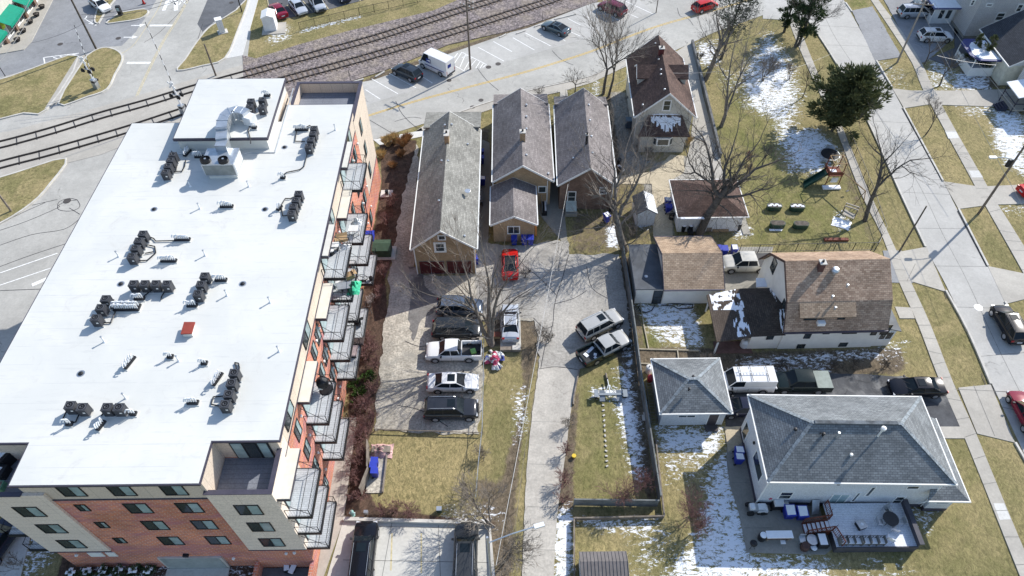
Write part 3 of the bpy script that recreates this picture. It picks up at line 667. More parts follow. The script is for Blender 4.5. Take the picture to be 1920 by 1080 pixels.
# roof slab with dark edge
RP=[(XW-.2,22.75),(-32.25,22.75),(-32.25,19.72),(-20.0,19.72),(-20.0,22.72),(-15.5,22.72),(-15.62,60.1),(-22.4,60.1),(-22.4,57.4),(-31.2,57.4),(XW-.1,57.4)]
MB().prism(RP,15.32,15.50).build('roof_edge',m_cap,AB)
def inset(P,d):
    P=ccw(P); n=len(P); out=[]
    for i in range(n):
        a=Vector(P[i-1]);b=Vector(P[i]);c=Vector(P[(i+1)%n]); e1=(b-a).normalized(); e2=(c-b).normalized()
        n1=Vector((-e1.y,e1.x)); n2=Vector((-e2.y,e2.x)); k=n1+n2; k=k/(k.dot(n1)) ; out.append(tuple(b+k*d))
    return out
MB().prism(inset(RP,.09),15.45,15.53).build('roof_membrane',m_membrane,AB)
mb=MB(); q=inset(RP,.12); q2=inset(RP,.3)
# parapet caps on the corner terraces
abox('parapet_cap',m_cap,(-20.3,-15.80,19.68,20.02,14.0,14.07),(-16.12,-15.80,20.02,23.0,14.0,14.07),(-37.4,-32.2,19.70,20.04,14.0,14.07))
abox('parapet_cap',m_cap,(-22.8,-15.78,65.93,66.27,14.0,14.07),(-16.14,-15.78,59.3,65.93,14.0,14.07),(-22.78,-22.44,60.1,65.93,14.0,14.07))
# stair and lift penthouse
PB=[(-31.1,52.9),(-22.35,52.9),(-22.55,62.5),(-31.4,62.5)]
MB().prism(inset(PB,.25),15.5,16.8).build('penthouse_wall',m_membrane,AB)
MB().prism(PB,16.72,17.0).build('penthouse_roof_edge',m_cap,AB); MB().prism(inset(PB,.09),16.95,17.03).build('penthouse_roof',m_membrane,AB)
mb=MB()
for (a,b) in ((0,1),(1,2)):
    A=Vector(inset(PB,-.35)[a]);B=Vector(inset(PB,-.35)[b])
    mb.path([(A.x,A.y,15.56),(B.x,B.y,15.56)],.05)
mb.build('roof_pipe_rail',m_galv,AB)
MB().path([(-22.4,57.5,15.6),(-22.4,61,15.6)],.06).build('roof_pipe_rail',m_black,AB)
# windows
def awin(x0,x1,z0,z1,y=19.74,axis='y',parent=AB):
    """frame slightly proud, dark left pane, pale right pane"""
    f=MB(); g=MB(); h=MB(); t=.07
    if axis=='y':
        f.box(x0,x1,y-.05,y+.03,z0,z0+t).box(x0,x1,y-.05,y+.03,z1-t,z1).box(x0,x0+t,y-.05,y+.03,z0+t,z1-t).box(x1-t,x1,y-.05,y+.03,z0+t,z1-t)
        xm=(x0+x1)/2; f.box(xm-t/2,xm+t/2,y-.05,y+.03,z0+t,z1-t)
        g.box(x0+t,xm-t/2,y-.02,y+.02,z0+t,z1-t); h.box(xm+t/2,x1-t,y-.02,y+.02,z0+t,z1-t)
    else:
        f.box(y-.03,y+.05,x0,x1,z0,z0+t).box(y-.03,y+.05,x0,x1,z1-t,z1).box(y-.03,y+.05,x0,x0+t,z0+t,z1-t).box(y-.03,y+.05,x1-t,x1,z0+t,z1-t)
        xm=(x0+x1)/2; f.box(y-.03,y+.05,xm-t/2,xm+t/2,z0+t,z1-t)
        g.box(y-.02,y+.02,x0+t,xm-t/2,z0+t,z1-t); h.box(y-.02,y+.02,xm+t/2,x1-t,z0+t,z1-t)
    o=f.build('window',m_black,parent); g.build('pane',m_glass,o); h.build('pane',m_glassg,o); return o
for zt in (12.28,9.3,6.34):
    awin(-18.88,-17.2,zt-1.6,zt); awin(-33.77,-32.1,zt-1.6,zt,19.78)
    for x0 in (-26.42,-22.92): awin(x0,x0+1.6,zt-1.62,zt-.02,19.95)
    o=awin(-29.72,-28.95,zt-1.15,zt-.1,19.95)
for x0 in (-29.68,-26.4,-23.0): awin(x0,x0+1.55,13.4,15.05,20.0)
# terrace doors of the two corner terraces
for x0 in (-19.3,-18.1,-17.5): pass
mbf=MB().box(-19.1,-16.5,22.86,22.94,12.9,15.15); o=mbf.build('terrace_door',m_black,AB)
for i,(a,b) in enumerate(((-19.0,-18.3),(-18.15,-17.35),(-17.2,-16.6))): MB().box(a,b,22.83,22.88,13.0,15.0).build('pane',m_glassg if i!=1 else m_glass,o)
# garage door, light fitting, ground-floor panels
o=MB().box(-27.9,-22.9,19.80,19.97,0,2.25).build('garage_surround',m_kerb,AB); MB().box(-27.7,-23.1,19.76,19.81,.02,2.15).build('garage_door',flat('garage_door_grey',(.34,.37,.36),.5,.2),o)
MB().box(-25.7,-25.3,19.72,19.95,2.6,2.85).build('wall_lamp',m_black,AB)
for a,b in ((-33.0,-31.9),(-31.6,-30.9)): MB().box(a,b,19.93,20.02,2.4,3.2).build('ground_window',m_trim,AB)
for x in (-19.9,-18.9): pass
for x,z,n_ in ((-17.55,3.2,'y'),(-16.9,3.3,'y'),(-33.6,3.3,'y'),(-21.9,2.2,'y')): MB().lathe((x,19.7,z),[(.02,0),(.12,.04),(.12,.16),(.02,.2)],8).build('wall_lamp',m_trim,AB)
# entrance side: low brick patio walls south of the building
abox('patio_wall',m_brick,(-20.5,-20.2,15.5,19.8,0,1.3),(-16.15,-15.85,15.5,19.8,0,1.3),(-34.4,-34.1,15.5,20,0,.0+.2))
abox('patio_slab',m_dkasph,(-20.2,-16.15,15.5,19.7,0,.08))
abox('driveway_slab',m_lotpale,(-27.9,-22.9,14,19.75,0,.06))
# east facade: tan strips and windows of the top floor
# windows on the east facade
def ewin(y0,y1,z0,z1): return awin(y0,y1,z0,z1,XE,'x')
for y in (24.2,31.8,40.7-8,44.3,51.6-6.9,57.2): pass
for y0 in (24.6,31.6,44.0,55.2):
    ewin(y0,y0+2.0,13.3,15.1)
for zt in (12.3,9.35,6.4):
    for y0 in (25.2,32.2,33.9,44.2,51.4,54.9,56.6): ewin(y0,y0+1.15,zt-1.75,zt)
    ewin(61.2,62.3,zt-1.7,zt)
for y0 in (25.2,32.5,44.5,51.4,57.2): ewin(y0,y0+1.3,1.0,2.7)
# thin lintel band and panel joints
abox('lintel_band',m_cap,(XE-.01,XE+.03,22.95,59.25,12.83,12.92),(-30.9,-20.2,19.92,19.99,12.83,12.92),(-20.25,XE+.03,19.70,19.76,3.9,3.98),(-35.35,-30.7,19.73,19.80,3.9,3.98),(XE-.01,XE+.04,59.3,66.2,3.9,3.98))
# wall lamps between the windows
for zt in (11.6,8.7,5.8,2.8):
    for y in (26.8,27.05+6.6,34.9,45.9,51.1,55.9,58.6): MB().lathe((XE+.12,y,zt),[(.02,0),(.11,.05),(.11,.2),(.02,.25)],8).build('wall_lamp',m_trim,AB)
m_deck=rows('balcony_decking',(.50,.52,.54),(.47,.49,.51),(.30,.31,.33),9,.16,.012,.6,.06,off=0)
def railing(mb,pts,z,h=1.05,n=.2,post=.03):
    for (a,b) in zip(pts[:-1],pts[1:]):
        A=Vector((*a,z));B=Vector((*b,z)); L=(B-A).length; k=max(1,int(L/n))
        mb.tube(A+Vector((0,0,h)),B+Vector((0,0,h)),.024,n=4); mb.tube(A+Vector((0,0,.1)),B+Vector((0,0,.1)),.012,n=4)
        for i in range(k+1):
            p=A.lerp(B,i/k); r_=.03 if i in (0,k) else .006; mb.tube(p,p+Vector((0,0,h)),r_,n=4,cap=False)
def balcony(y0,y1,z,x1=-14.2,door=True):
    x0=XE
    o=MB().box(x0+.0,x1,y0,y1,z-.07,z).build('balcony',m_deck,AB)
    # thin dark seams and edge beam
    mb=MB().box(x0,x1+.05,y0-.05,y0,z-.32,z+.02).box(x1,x1+.06,y0,y1,z-.32,z+.02).box(x0,x1+.05,y1,y1+.05,z-.32,z+.02); mb.build('edge_beam',m_black,o)
    mb=MB(); mb.box((x0+x1)/2-.02,(x0+x1)/2+.02,y0,y1,z-.0,z+.004); mb.build('deck_seam',m_black,o)
    mb=MB(); railing(mb,[(x0,y0),(x1,y0),(x1,y1),(x0,y1)],z); mb.build('railing',m_black,o)
    mb=MB(); mb.tube((x0,y0+.1,z+2.0),(x1,y0+.1,z),.022,n=5); mb.tube((x0,y1-.1,z+2.0),(x1,y1-.1,z),.022,n=5); mb.build('hanger_rod',m_black,o)
    if door:
        ym=(y0+y1)/2; f=MB().box(x0-.03,x0+.04,y0+.5,y1-.5,z,z+2.25); d=f.build('balcony_door',m_black,AB)
        MB().box(x0+.0,x0+.06,y0+.6,ym-.05,z+.1,z+2.15).build('pane',m_glassg,d); MB().box(x0+.0,x0+.06,ym+.05,y1-.6,z+.1,z+2.15).build('pane',m_glass,d)
    return o
BZ=(9.85,6.9,3.95)
for y0,y1 in ((19.9,23.5),(27.25,30.95),(35.1,38.8)):
    for z in BZ: balcony(y0,y1,z)
for z in (12.8,)+BZ: balcony(39.4,43.1,z,-14.1 if z==12.8 else -14.05)
for z in BZ: balcony(46.3,50.2,z,-14.0)
balcony(50.4,54.2,12.8,-14.1)
for z in (6.9,3.95):
    o=MB().box(-37.0,-35.36,20.0,23.5,z-.07,z).build('balcony',m_deck,AB); mb=MB(); railing(mb,[(-35.4,20.0),(-37,20.0),(-37,23.5)],z); mb.build('railing',m_black,o); MB().box(-37.05,-35.36,19.93,20.0,z-.3,z+.02).build('edge_beam',m_black,o)
# canopies over the top balconies
m_cream=flat('cream_canopy',(.62,.59,.52),.6,var=.06)
def canopy(y0,y1,z,x1=-15.0):
    o=MB().box(-15.47 if z>14 else XE,x1,y0,y1,z-.08,z).build('canopy',m_cream,AB)
    MB().box(XE,x1+.02,y0-.03,y1+.02,z-.36,z-.08).build('canopy_fascia',m_cap,o)
for y0,y1 in ((19.9,23.6),(27.35,30.95),(35.1,38.8),(46.6,50.3)): canopy(y0,y1,12.82)
canopy(39.5,43.1,15.46); canopy(50.5,54.2,15.46)
# ---------------- rooftop equipment ----------------
m_ac=flat('condenser_casing',(.05,.053,.062),.55,.1,var=.2); m_acd=flat('fan_black',(.018,.018,.02),.5,.2); m_acg=flat('fan_guard_ring',(.13,.135,.15),.4,.3)
def ac_proto():
    t=thing('condenser_unit','x','air conditioner')
    MB().box(-.31,.31,-.29,.29,.10,.86).build('casing',m_ac,t)
    MB().box(-.325,.325,-.305,.305,.86,.89).build('top_cover',m_acg if False else m_ac,t)
    mb=MB(); 
    for a in range(12): 
        t0=2*math.pi*a/12; mb.tube((.25*math.cos(t0),.25*math.sin(t0),.90),(.25*math.cos(t0+.53),.25*math.sin(t0+.53),.90),.022,n=4)
    for r_ in (.10,):
        for a in range(10):
            t0=2*math.pi*a/10; mb.tube((r_*math.cos(t0),r_*math.sin(t0),.905),(r_*math.cos(t0+.63),r_*math.sin(t0+.63),.905),.02,n=3)
    mb.build('fan_guard',m_acg,t)
    mb=MB()
    for a in range(5):
        t0=2*math.pi*a/5; mb.rbox((.12*math.cos(t0),.12*math.sin(t0),.898),.2,.08,.006,t0)
    mb.lathe((0,0,.891),[(.235,0),(.235,.003)],16); mb.build('fan',m_acd,t)
    MB().box(-.36,.36,-.28,-.2,0,.10).build('foot_rail',m_galv,t); MB().box(-.36,.36,.2,.28,0,.10).build('foot_rail',m_galv,t)
    MB().box(.04,.2,-.298,-.291,.5,.62).build('rating_plate',m_trim,t)
    return t
ac=None
ords=['first','second','third','fourth']
GRP='dark condenser units on the white roof'
rowsAC=[([(266.7,437),(259,450),(252.7,464),(246,479)],'in the slanting four left of roof centre'),
([(249,530.7),(270,530.7),(290.7,530.7),(311.7,531)],'in the crosswise row of four'),
([(196.7,559),(187.3,575.7),(178.3,595)],'in the three beside the widest pipe bundle'),
([(382.7,516),(375.7,531.7),(370,549)],'in the three above the red hatch'),
([(438,698),(433,717),(428,738),(421,757)],'in the four nearest the near right terrace'),
([(130,759),(152.7,762.7)],'in the pair nearest the left roof edge'),
([(199,762.7),(221.7,763)],'in the pair with two pipe stubs below it'),
([(323,289),(318.6,299),(314,310),(309,321.6)],'in the four left of the silver air handler'),
([(588,239.5),(586,249.4),(582,261),(578,273)],'in the four nearest the far right corner'),
([(469.5,188),(467.4,198),(490.8,185.5),(490.3,199.5)],'in the square of four on the penthouse roof'),
([(559,361.7),(554,374),(549,386),(545.7,398.3)],'in the four halfway along the balcony side')]
for ri,(pts,desc) in enumerate(rowsAC):
    zb=17.03 if ri==9 else ZR+.03
    for i,(x,y) in enumerate(pts):
        p=G(x,y,zb+.9); lab=(ords[i] if len(pts)>2 else ('left' if i==0 else 'right'))+' condenser '+('from the top ' if len(pts)>2 and abs(pts[0][1]-pts[-1][1])>8 else ('' if len(pts)<3 else 'from the left '))+desc
        if ri==9: lab=['far left','near left','far right','near right'][i]+' dark condenser '+desc
        loc=(p[0],p[1],zb)
        if ac is None:
            ac=ac_proto(); ac.location=loc; ac['label']=lab; ac['group']=GRP
        else: dup(ac,loc,0,lab,GRP)
    # refrigerant lines of the row
# vent bundles
def bundle(px,py,n,vert,zb,lab,curl=.5,rowsn=1):
    p=G(px,py,zb+.3); t=thing('pipe_bundle',lab,'roof vent pipes',(p[0],p[1],zb),0,'white pipe bundles on the roof')
    L=n*.17
    mb=MB().box(-L/2-.05,L/2+.05,-.16*rowsn,.16*rowsn,0,.22); o=mb.build('curb_box',m_black,t)
    MB().box(-L/2-.12,L/2+.12,-.16*rowsn-.08,.16*rowsn+.08,0,.06).build('flashing',m_membrane,t)
    rnd=random.Random(int(px*7+py))
    for rr in range(rowsn):
        for i in range(n):
            x=-L/2+(i+.5)*.17; y=(rr-(rowsn-1)/2)*.28; h=.42+rnd.uniform(-.05,.12); dx=-.2+rnd.uniform(-.05,.05)
            m=MB(); m.path([(x,y,.2),(x,y,.2+h),(x+dx*.5,y-.06,.28+h),(x+dx,y-.12,.18+h),(x+dx*1.15,y-.16,.05+h)],.05,6); m.build('pipe',m_alum,t,smooth=True)
    if vert: t.rotation_euler=(0,0,R(72))
    return t
BL=[(424,384,6,0,ZR,'short bundle of white pipes near the roof centre line, above the other bundles'),(340.7,446,7,0,ZR,'white pipe bundle joined by a long dark line to the slanting row of four'),
(315,486,7,0,ZR,'free-standing white pipe bundle just above the crosswise row of condensers'),(413,522,5,0,ZR,'white pipe bundle right of the row of three above the red hatch'),
(260,557,4,0,ZR,'short white pipe bundle below the crosswise row of four condensers'),(236.7,574,11,0,ZR,'widest white pipe bundle, two rows deep, right of the row of three'),
(359,570,4,0,ZR,'short white pipe bundle at the near end of the three condensers above the hatch'),(241,677,6,1,ZR,'lengthwise white pipe bundle standing alone on the lower left roof'),
(317.7,666,2,0,ZR,'pair of white pipes left of the lone box below the red hatch'),(381.7,678,2,0,ZR,'pair of white pipes right of centre below the red hatch'),
(406,708,6,1,ZR,'lengthwise white pipe bundle left of the row of four by the terrace'),(360,752,4,0,ZR,'short white pipe bundle standing alone at the lower roof centre'),
(186.7,795,4,1,ZR,'white pipe bundle below the left pair with two stubs'),(248,773,2,0,ZR,'small white pipe stub right of the pair with two stubs'),
(128,792,2,0,ZR,'small white pipe stub below the pair nearest the left edge'),(565,240,7,0,ZR,'white pipe bundle left of the far right row of four'),
(350,284,5,1,ZR,'tangle of white pipes right of the row left of the air handler'),(529.7,330,2,0,ZR,'white gooseneck pair at the end of the long bent line'),
(523,387,3,1,ZR,'white pipe cluster left of the row on the balcony side'),(500,176,3,0,17.03,'white pipe cluster behind the penthouse condensers'),(476,236,2,0,17.03,'white pipe pair on the penthouse front edge'),(372,291,4,0,ZR,'low white pipe bundle just left of the silver air handler')]
for x,y,n,v,z,lab in BL: bundle(x,y,n,v,z+.03,lab,rowsn=2 if n==11 else 1)
# single vents
VT=[(373,387,'far right of the slanting row of four'),(220,477,'left of the slanting row of four'),(383,475,'between the slanting row and the row above the hatch'),(424,550,'right of the row of three above the hatch'),
(193,637,'left of the lengthwise bundle on the lower left roof'),(333,673,'beside the left pipe pair below the hatch'),(233,743,'above the pair with two stubs'),(505,563,'near the balcony side at mid roof'),
(521.7,655,'near the balcony side above the row by the terrace'),(465,345.6,'below the silver air handler'),(628,239.5,'nearest the far right roof corner'),(355,345,'in the shadow of the silver air handler')]
vp=None
for x,y,d in VT:
    p=G(x,y,ZR+.3); lab='single white vent pipe '+d; loc=(p[0],p[1],ZR+.03)
    if vp is None:
        vp=thing('vent_pipe',lab,'vent pipe',loc,0,'single white vent pipes on the roof')
        MB().lathe((0,0,0),[(.14,0),(.07,.1),(.055,.12),(.055,.6),(.05,.61)],10).build('pipe',m_alum,vp,smooth=True); MB().lathe((0,0,.6),[(.08,0),(.08,.06),(.02,.08)],10).build('cap',m_galv,vp)
    else: dup(vp,loc,0,lab)
RD=[(289,393,'above the slanting row of four'),(226.7,533,'left end of the crosswise row'),(455,532.7,'right of the roof centre'),(151.7,701,'lower left roof'),(497,393,'left of the row on the balcony side'),(533.6,276.7,'right of the penthouse')]
rd=None
for x,y,d in RD:
    p=G(x,y,ZR); lab='small dark roof drain, '+d; loc=(p[0],p[1],ZR+.03)
    if rd is None:
        rd=thing('roof_drain',lab,'roof drain',loc,0,'dark roof drains'); MB().lathe((0,0,0),[(.2,0),(.19,.03),(.12,.1),(.03,.12)],10).build('strainer',m_black,rd); MB().lathe((0,0,-.005),[(.3,0),(.3,.01)],12).build('flange',m_galv,rd)
    else: dup(rd,loc,0,lab)
# air handler
z0=ZR+.03
t=thing('air_handler','big silver rooftop air handler with two black fans','air handler',(0,0,0)); zt=17.25
A=[G(385,278,zt),G(436,278,zt),G(437,308,zt),G(376,308.5,zt)]; x0,x1=-28.9,-25.9; x0=A[3][0];x1=A[2][0];y0=A[3][1];y1=A[0][1]
MB().box(x0,x1,y0,y1,z0+.35,zt).build('cabinet',m_galv,t); MB().box(x0+.25,x1-.1,y0+.1,y1-.1,z0-.02,z0+.35).build('curb',m_membrane,t)
MB().box(x1,x1+.03,y0+.15,y1-.15,z0+.6,zt-.2).build('side_panel',m_alum,t)
MB().box(x0+.1,x1-.1,y0-.03,y0,z0+.5,zt-.15).build('grille',flat('coil_grille',(.25,.27,.27),.6,.5),t)
for fx in (384,417.5):
    p=G(fx,297.5,zt+.3); f=MB().lathe((p[0],p[1],zt),[(.47,0),(.45,.3),(.40,.3),(.38,.12)],18).build('fan_shroud',m_acd,t)
    MB().lathe((p[0],p[1],zt+.29),[(.1,0),(.1,.04)],10).build('fan_hub',m_galv,f)
    mb=MB()
    for a in range(8): mb.tube((p[0],p[1],zt+.31),(p[0]+.42*math.cos(a*math.pi/4),p[1]+.42*math.sin(a*math.pi/4),zt+.31),.012,n=4)
    mb.build('fan_guard',m_acd,f)
# duct
t=thing('air_duct','curved silver duct running from the air handler up over the penthouse edge','air duct',(0,0,0))
pts=[((418,268),17.5,1.0),((417,245),17.9,1.0),((419,232),17.9,.95),((424,221),17.9,.9),((432,214),17.9,.9),((442,211),17.9,.85),((453,212),17.9,.85),((461,215),17.9,.8)]
P=[Vector((*G(a[0],a[1],b),b)) for a,b,c_ in pts]
mb=MB()
for i in range(len(P)-1):
    a,b=P[i],P[i+1]; d=(b-a); m=(a+b)/2; mb.rbox(m+Vector((0,0,.012*(i%2))),d.length+.3 if i>0 else d.length+.1,1.0-.01*i,.75,math.atan2(d.y,d.x))
    if i in (1,2,4,5): mb.rbox(a,.06,1.1,.86,math.atan2(d.y,d.x))
mb.build('duct_run',m_galv,t)
p0=Vector(G(418,272,17.5)); MB().box(p0.x-.5,p0.x+.5,P[0].y-.9,P[0].y+.1,16.2,17.9).build('duct_drop',m_galv,t)
p1=P[-1]; MB().rbox((p1.x+.3,p1.y-.2,17.5),.9,.9,.9,R(-25)).build('duct_elbow',m_alum,t)
mb=MB()
for i in (1,3,5): 
    q=P[i]; mb.tube((q.x-.4,q.y-.3,17.03),(q.x-.4,q.y-.3,17.6),.04); mb.tube((q.x+.5,q.y,17.03),(q.x+.5,q.y,17.6),.04)
mb.build('duct_stand',m_galv,t)
# hatch
t=thing('roof_hatch','square red-lidded roof hatch on white curb','roof hatch',(0,0,0)); A=Gs([(345,603.5),(365.5,603.5),(359,625),(338.5,626)],16.05)
MB().prism(inset(A,.07),z0-.02,15.95).build('curb',m_membrane,t); MB().prism(A,15.95,16.05).build('lid',flat('red_oxide_lid',(.26,.05,.035),.7,.0,var=.15),t)
# refrigerant lines
mb_lines=[([(277,443),(288,447),(292,452),(335,451)],'dark line from the slanting row to its pipe bundle'),([(276,459),(290,462),(292,474),(276,488),(258,489)],'looped dark lines right of the slanting row of four'),([(272,475),(288,472)],None),
([(250,541),(255,545),(262,553)],'short dark line under the crosswise row'),([(289,541),(270,555)],None),([(312,541),(303,556),(302,562)],'dark line under the right end of the crosswise row'),
([(205,563),(214,562)],None),([(200,577),(213,577),(216,585),(208,605),(190,605)],'dark looped lines right of the row of three'),
([(444,693),(440,680),(447,681),(449,690),(446,712)],'black hose loop at the far end of the row by the terrace'),([(425,742),(400,744),(396,758),(414,762)],'black line loop left of the row by the terrace'),
([(125,770),(117,787),(128,793)],'dark line below the left pair, left loop'),([(150,773),(142,791),(132,793)],None),([(195,772),(190,780)],None),([(228,771),(245,772)],None),
([(282*1.0+39,283),(333,300),(330,320)],None),([(320,322),(341,321),(346,312),(348,300)],'dark line loop right of the far left row'),([(577,285),(570,312),(562,318),(538,323),(531,328)],'long bent dark line on the far right roof'),
([(571,245),(556,245),(553,265),(572,265)],'dark line frame left of the far right row'),([(575,238),(581,235),(587,242)],None),
([(560,365),(545,372),(535,372),(527,385),(530,405),(546,403)],'dark line frame left of the row on the balcony side'),([(475,221),(465,245),(470,262),(470,269)],'dark line down the penthouse front edge')]
for i,(pp,lab) in enumerate(mb_lines):
    zz=17.15 if i==len(mb_lines)-1 else ZR+.14
    o=MB().path([(*G(a,b,zz),zz) for a,b in pp],.05,5).build('refrigerant_line',m_black)
    for q_ in (): pass
    tag(o,lab or 'short dark insulated line joining a condenser to its pipes','pipe','dark insulated lines on the roof')
# things on the balconies
def clutter(name,lab,cat,px,py,z,parts,group=None,rz=0):
    p=G(px,py,z); t=thing(name,lab,cat,(p[0],p[1],z),rz,group)
    for nm,mat,fn in parts: fn(MB()).build(nm,mat,t)
    return t
m_card=flat('cardboard',(.36,.25,.14),.9); m_whitepl=flat('white_plastic',(.72,.72,.72),.5); m_teal=flat('green_tarp_cloth',(.05,.42,.24),.6,var=.3,scale=1.5)
clutter('storage_tub','blue lidded storage tub on the lowest balcony near the planting','storage tub',692,447,3.95,[('tub',m_blue,lambda m:m.box(-.55,.55,-.45,.45,0,.6)),('lid',m_bluelid,lambda m:m.box(-.6,.6,-.5,.5,.6,.68))])
clutter('side_table','white square table on the upper balcony beside flapping cloth','table',666,437,9.85,[('tabletop',m_whitepl,lambda m:m.box(-.5,.5,-.4,.4,.6,.68)),('leg',m_whitepl,lambda m:m.box(-.45,-.38,-.35,-.28,0,.6)),('leg',m_whitepl,lambda m:m.box(.38,.45,-.35,-.28,0,.6)),('leg',m_whitepl,lambda m:m.box(-.45,-.38,.28,.35,0,.6)),('leg',m_whitepl,lambda m:m.box(.38,.45,.28,.35,0,.6))])
def crump(mb,sx,sy,h,seed,n=9):
    rnd=random.Random(seed); vs=[];fs=[]
    for i in range(n):
        for j in range(n):
            a=(i/(n-1)-.5);b=(j/(n-1)-.5); d=max(0,1-2*math.hypot(a,b)*1.05); vs.append((a*sx+rnd.uniform(-.04,.04)*sx,b*sy+rnd.uniform(-.04,.04)*sy,max(0,h*d**.6*rnd.uniform(.45,1.1))))
    for i in range(n-1):
        for j in range(n-1): fs.append((i*n+j,(i+1)*n+j,(i+1)*n+j+1,i*n+j+1))
    return mb.add(vs,fs)
tag(crump(MB(),1.1,1.6,.9,4).build('tarpaulin',m_teal),'crumpled bright green tarpaulin spilling over a balcony rail','tarpaulin').location=(*G(664,540,9.9),9.87)
clutter('cardboard_box','open cardboard box on the cluttered balcony beside the green tarpaulin','box',656,520,9.85,[('box_body',m_card,lambda m:m.box(-.4,.4,-.3,.3,0,.45)),('flap',m_card,lambda m:m.rbox((.5,0,.5),.35,.6,.02,0,R(25)))],rz=.5)
clutter('cardboard_box','flattened cardboard box leaning on the top balcony behind the white table','box',641,454,12.8,[('box_body',m_card,lambda m:m.rbox((0,0,.35),1.1,.5,.3,.3)),('flap',m_card,lambda m:m.rbox((0,.4,.5),1.0,.35,.02,.3,0,R(40)))])
clutter('camp_table','small white table on the topmost balcony between boxes','table',629,468,12.8,[('tabletop',m_whitepl,lambda m:m.box(-.4,.4,-.3,.3,.6,.66)),('trestle',m_black,lambda m:m.box(-.3,-.25,-.25,.25,0,.6).box(.25,.3,-.25,.25,0,.6))])
clutter('stool','round white seat with black legs at the window end of the topmost balcony','stool',622,476,12.8,[('seat',m_whitepl,lambda m:m.lathe((0,0,.45),[(.05,.08),(.25,.08),(.27,0),(.1,0)],14)),('leg_frame',m_black,lambda m:m.lathe((0,0,0),[(.3,0),(.2,.45),(.1,.45)],5))])
def sheetcloth(lab,px,py,z,seed,mat,sx=1.,sy=.8,h=.8,nm='cloth',cat='cloth'):
    o=tag(crump(MB(),sx,sy,h,seed).build(nm,mat),lab,cat); o.location=(*G(px,py,z),z+.01); return o
sheetcloth('white cloth bundle flapping on the upper balcony rail','' and 0 or 670,418,9.85,3,m_whitepl)
sheetcloth('heaped white laundry in the far corner of the topmost balcony',632,459,12.8,5,m_whitepl,.7,.6,.6,'laundry','laundry')
sheetcloth('white paper sheets spread beside boxes on the topmost balcony',648,463,12.8,8,m_whitepl,.9,.7,.35,'paper_heap','paper')
clutter('folding_table','grey folding table leaning among the clutter below the topmost balcony','table',648,543,9.85,[('tabletop',flat('grey_tabletop',(.2,.22,.25),.5),lambda m:m.rbox((0,0,.55),1.4,.8,.06,.4,R(15))),('trestle',m_black,lambda m:m.box(-.3,-.25,-.25,.25,0,.4).box(.25,.3,-.25,.25,0,.4))])
clutter('shelf_unit','grey and white metal shelf lying on the cluttered balcony','shelf',640,532,9.85,[('frame',m_galv,lambda m:m.rbox((0,0,.2),1.3,.25,.2,.8)),('shelf',m_whitepl,lambda m:m.rbox((0,.2,.32),1.1,.2,.03,.8))])
# black hanging chair
t=thing('egg_chair','black hanging egg chair on the balcony above the white car-park path','chair',(*G(612,731,9.85),9.85))
MB().lathe((0,0,.02),[(.55,0),(.5,.05),(.45,.05)],16).build('base_ring',m_black,t)
MB().path([(.5,0,.05),(.62,0,.8),(.5,0,1.6),(.15,0,1.95),(-.1,0,1.9)],.045,6).build('stand',m_black,t)
MB().lathe((-.1,0,.5),[(.1,0),(.42,.2),(.5,.55),(.42,.9),(.1,1.15)],12).build('basket',m_black,t)
MB().lathe((-.2,-.15,.62),[(.1,0),(.32,.1),(.3,.25),(.05,.3)],10).build('cushion',m_whitepl,t)
clutter('balcony_chair','dark lounge chair folded on the lowest balcony above the bare shrub','chair',672,610,3.95,[('seat',m_black,lambda m:m.rbox((0,0,.4),.6,.6,.08,.4)),('backrest',m_black,lambda m:m.rbox((.25,.2,.7),.6,.08,.6,.4,0,R(20))),('leg_frame',m_black,lambda m:m.box(-.25,-.2,-.25,.25,0,.4).box(.2,.25,-.25,.25,0,.4))])
clutter('doormat','dark brown doormat folded on the lowest balcony in the middle stack','mat',672,642,3.95,[('mat',flat('dark_mat',(.10,.075,.07),.9),lambda m:m.box(-.5,.5,-.35,.35,0,.3))])
clutter('bench','pale pink cushioned bench on the lowest balcony near the evergreen shrubs','bench',665,662,3.95,[('seat',flat('dusty_pink',(.42,.33,.33),.8),lambda m:m.box(-.3,.3,-.6,.6,.3,.42)),('leg_frame',m_black,lambda m:m.box(-.25,.25,-.55,-.5,0,.3).box(-.25,.25,.5,.55,0,.3))])
clutter('bicycle_wheel_rack','round wire rack on the lowest balcony by the green dumpster','rack',681,527,3.95,[('hoop',m_black,lambda m:m.path([(.5*math.cos(a*.4),0,.5+.5*math.sin(a*.4)) for a in range(17)],.03,5)),('foot',m_black,lambda m:m.box(-.3,.3,-.15,.15,0,.05))])
clutter('planter_pot','small dark pot at the railing end of the lowest balcony by the dumpster','pot',696,525,3.95,[('pot',m_black,lambda m:m.lathe((0,0,0),[(.15,0),(.22,.4),(.18,.4)],10)),('soil',m_barkd,lambda m:m.lathe((0,0,.36),[(.17,0),(.17,.01)],10))])
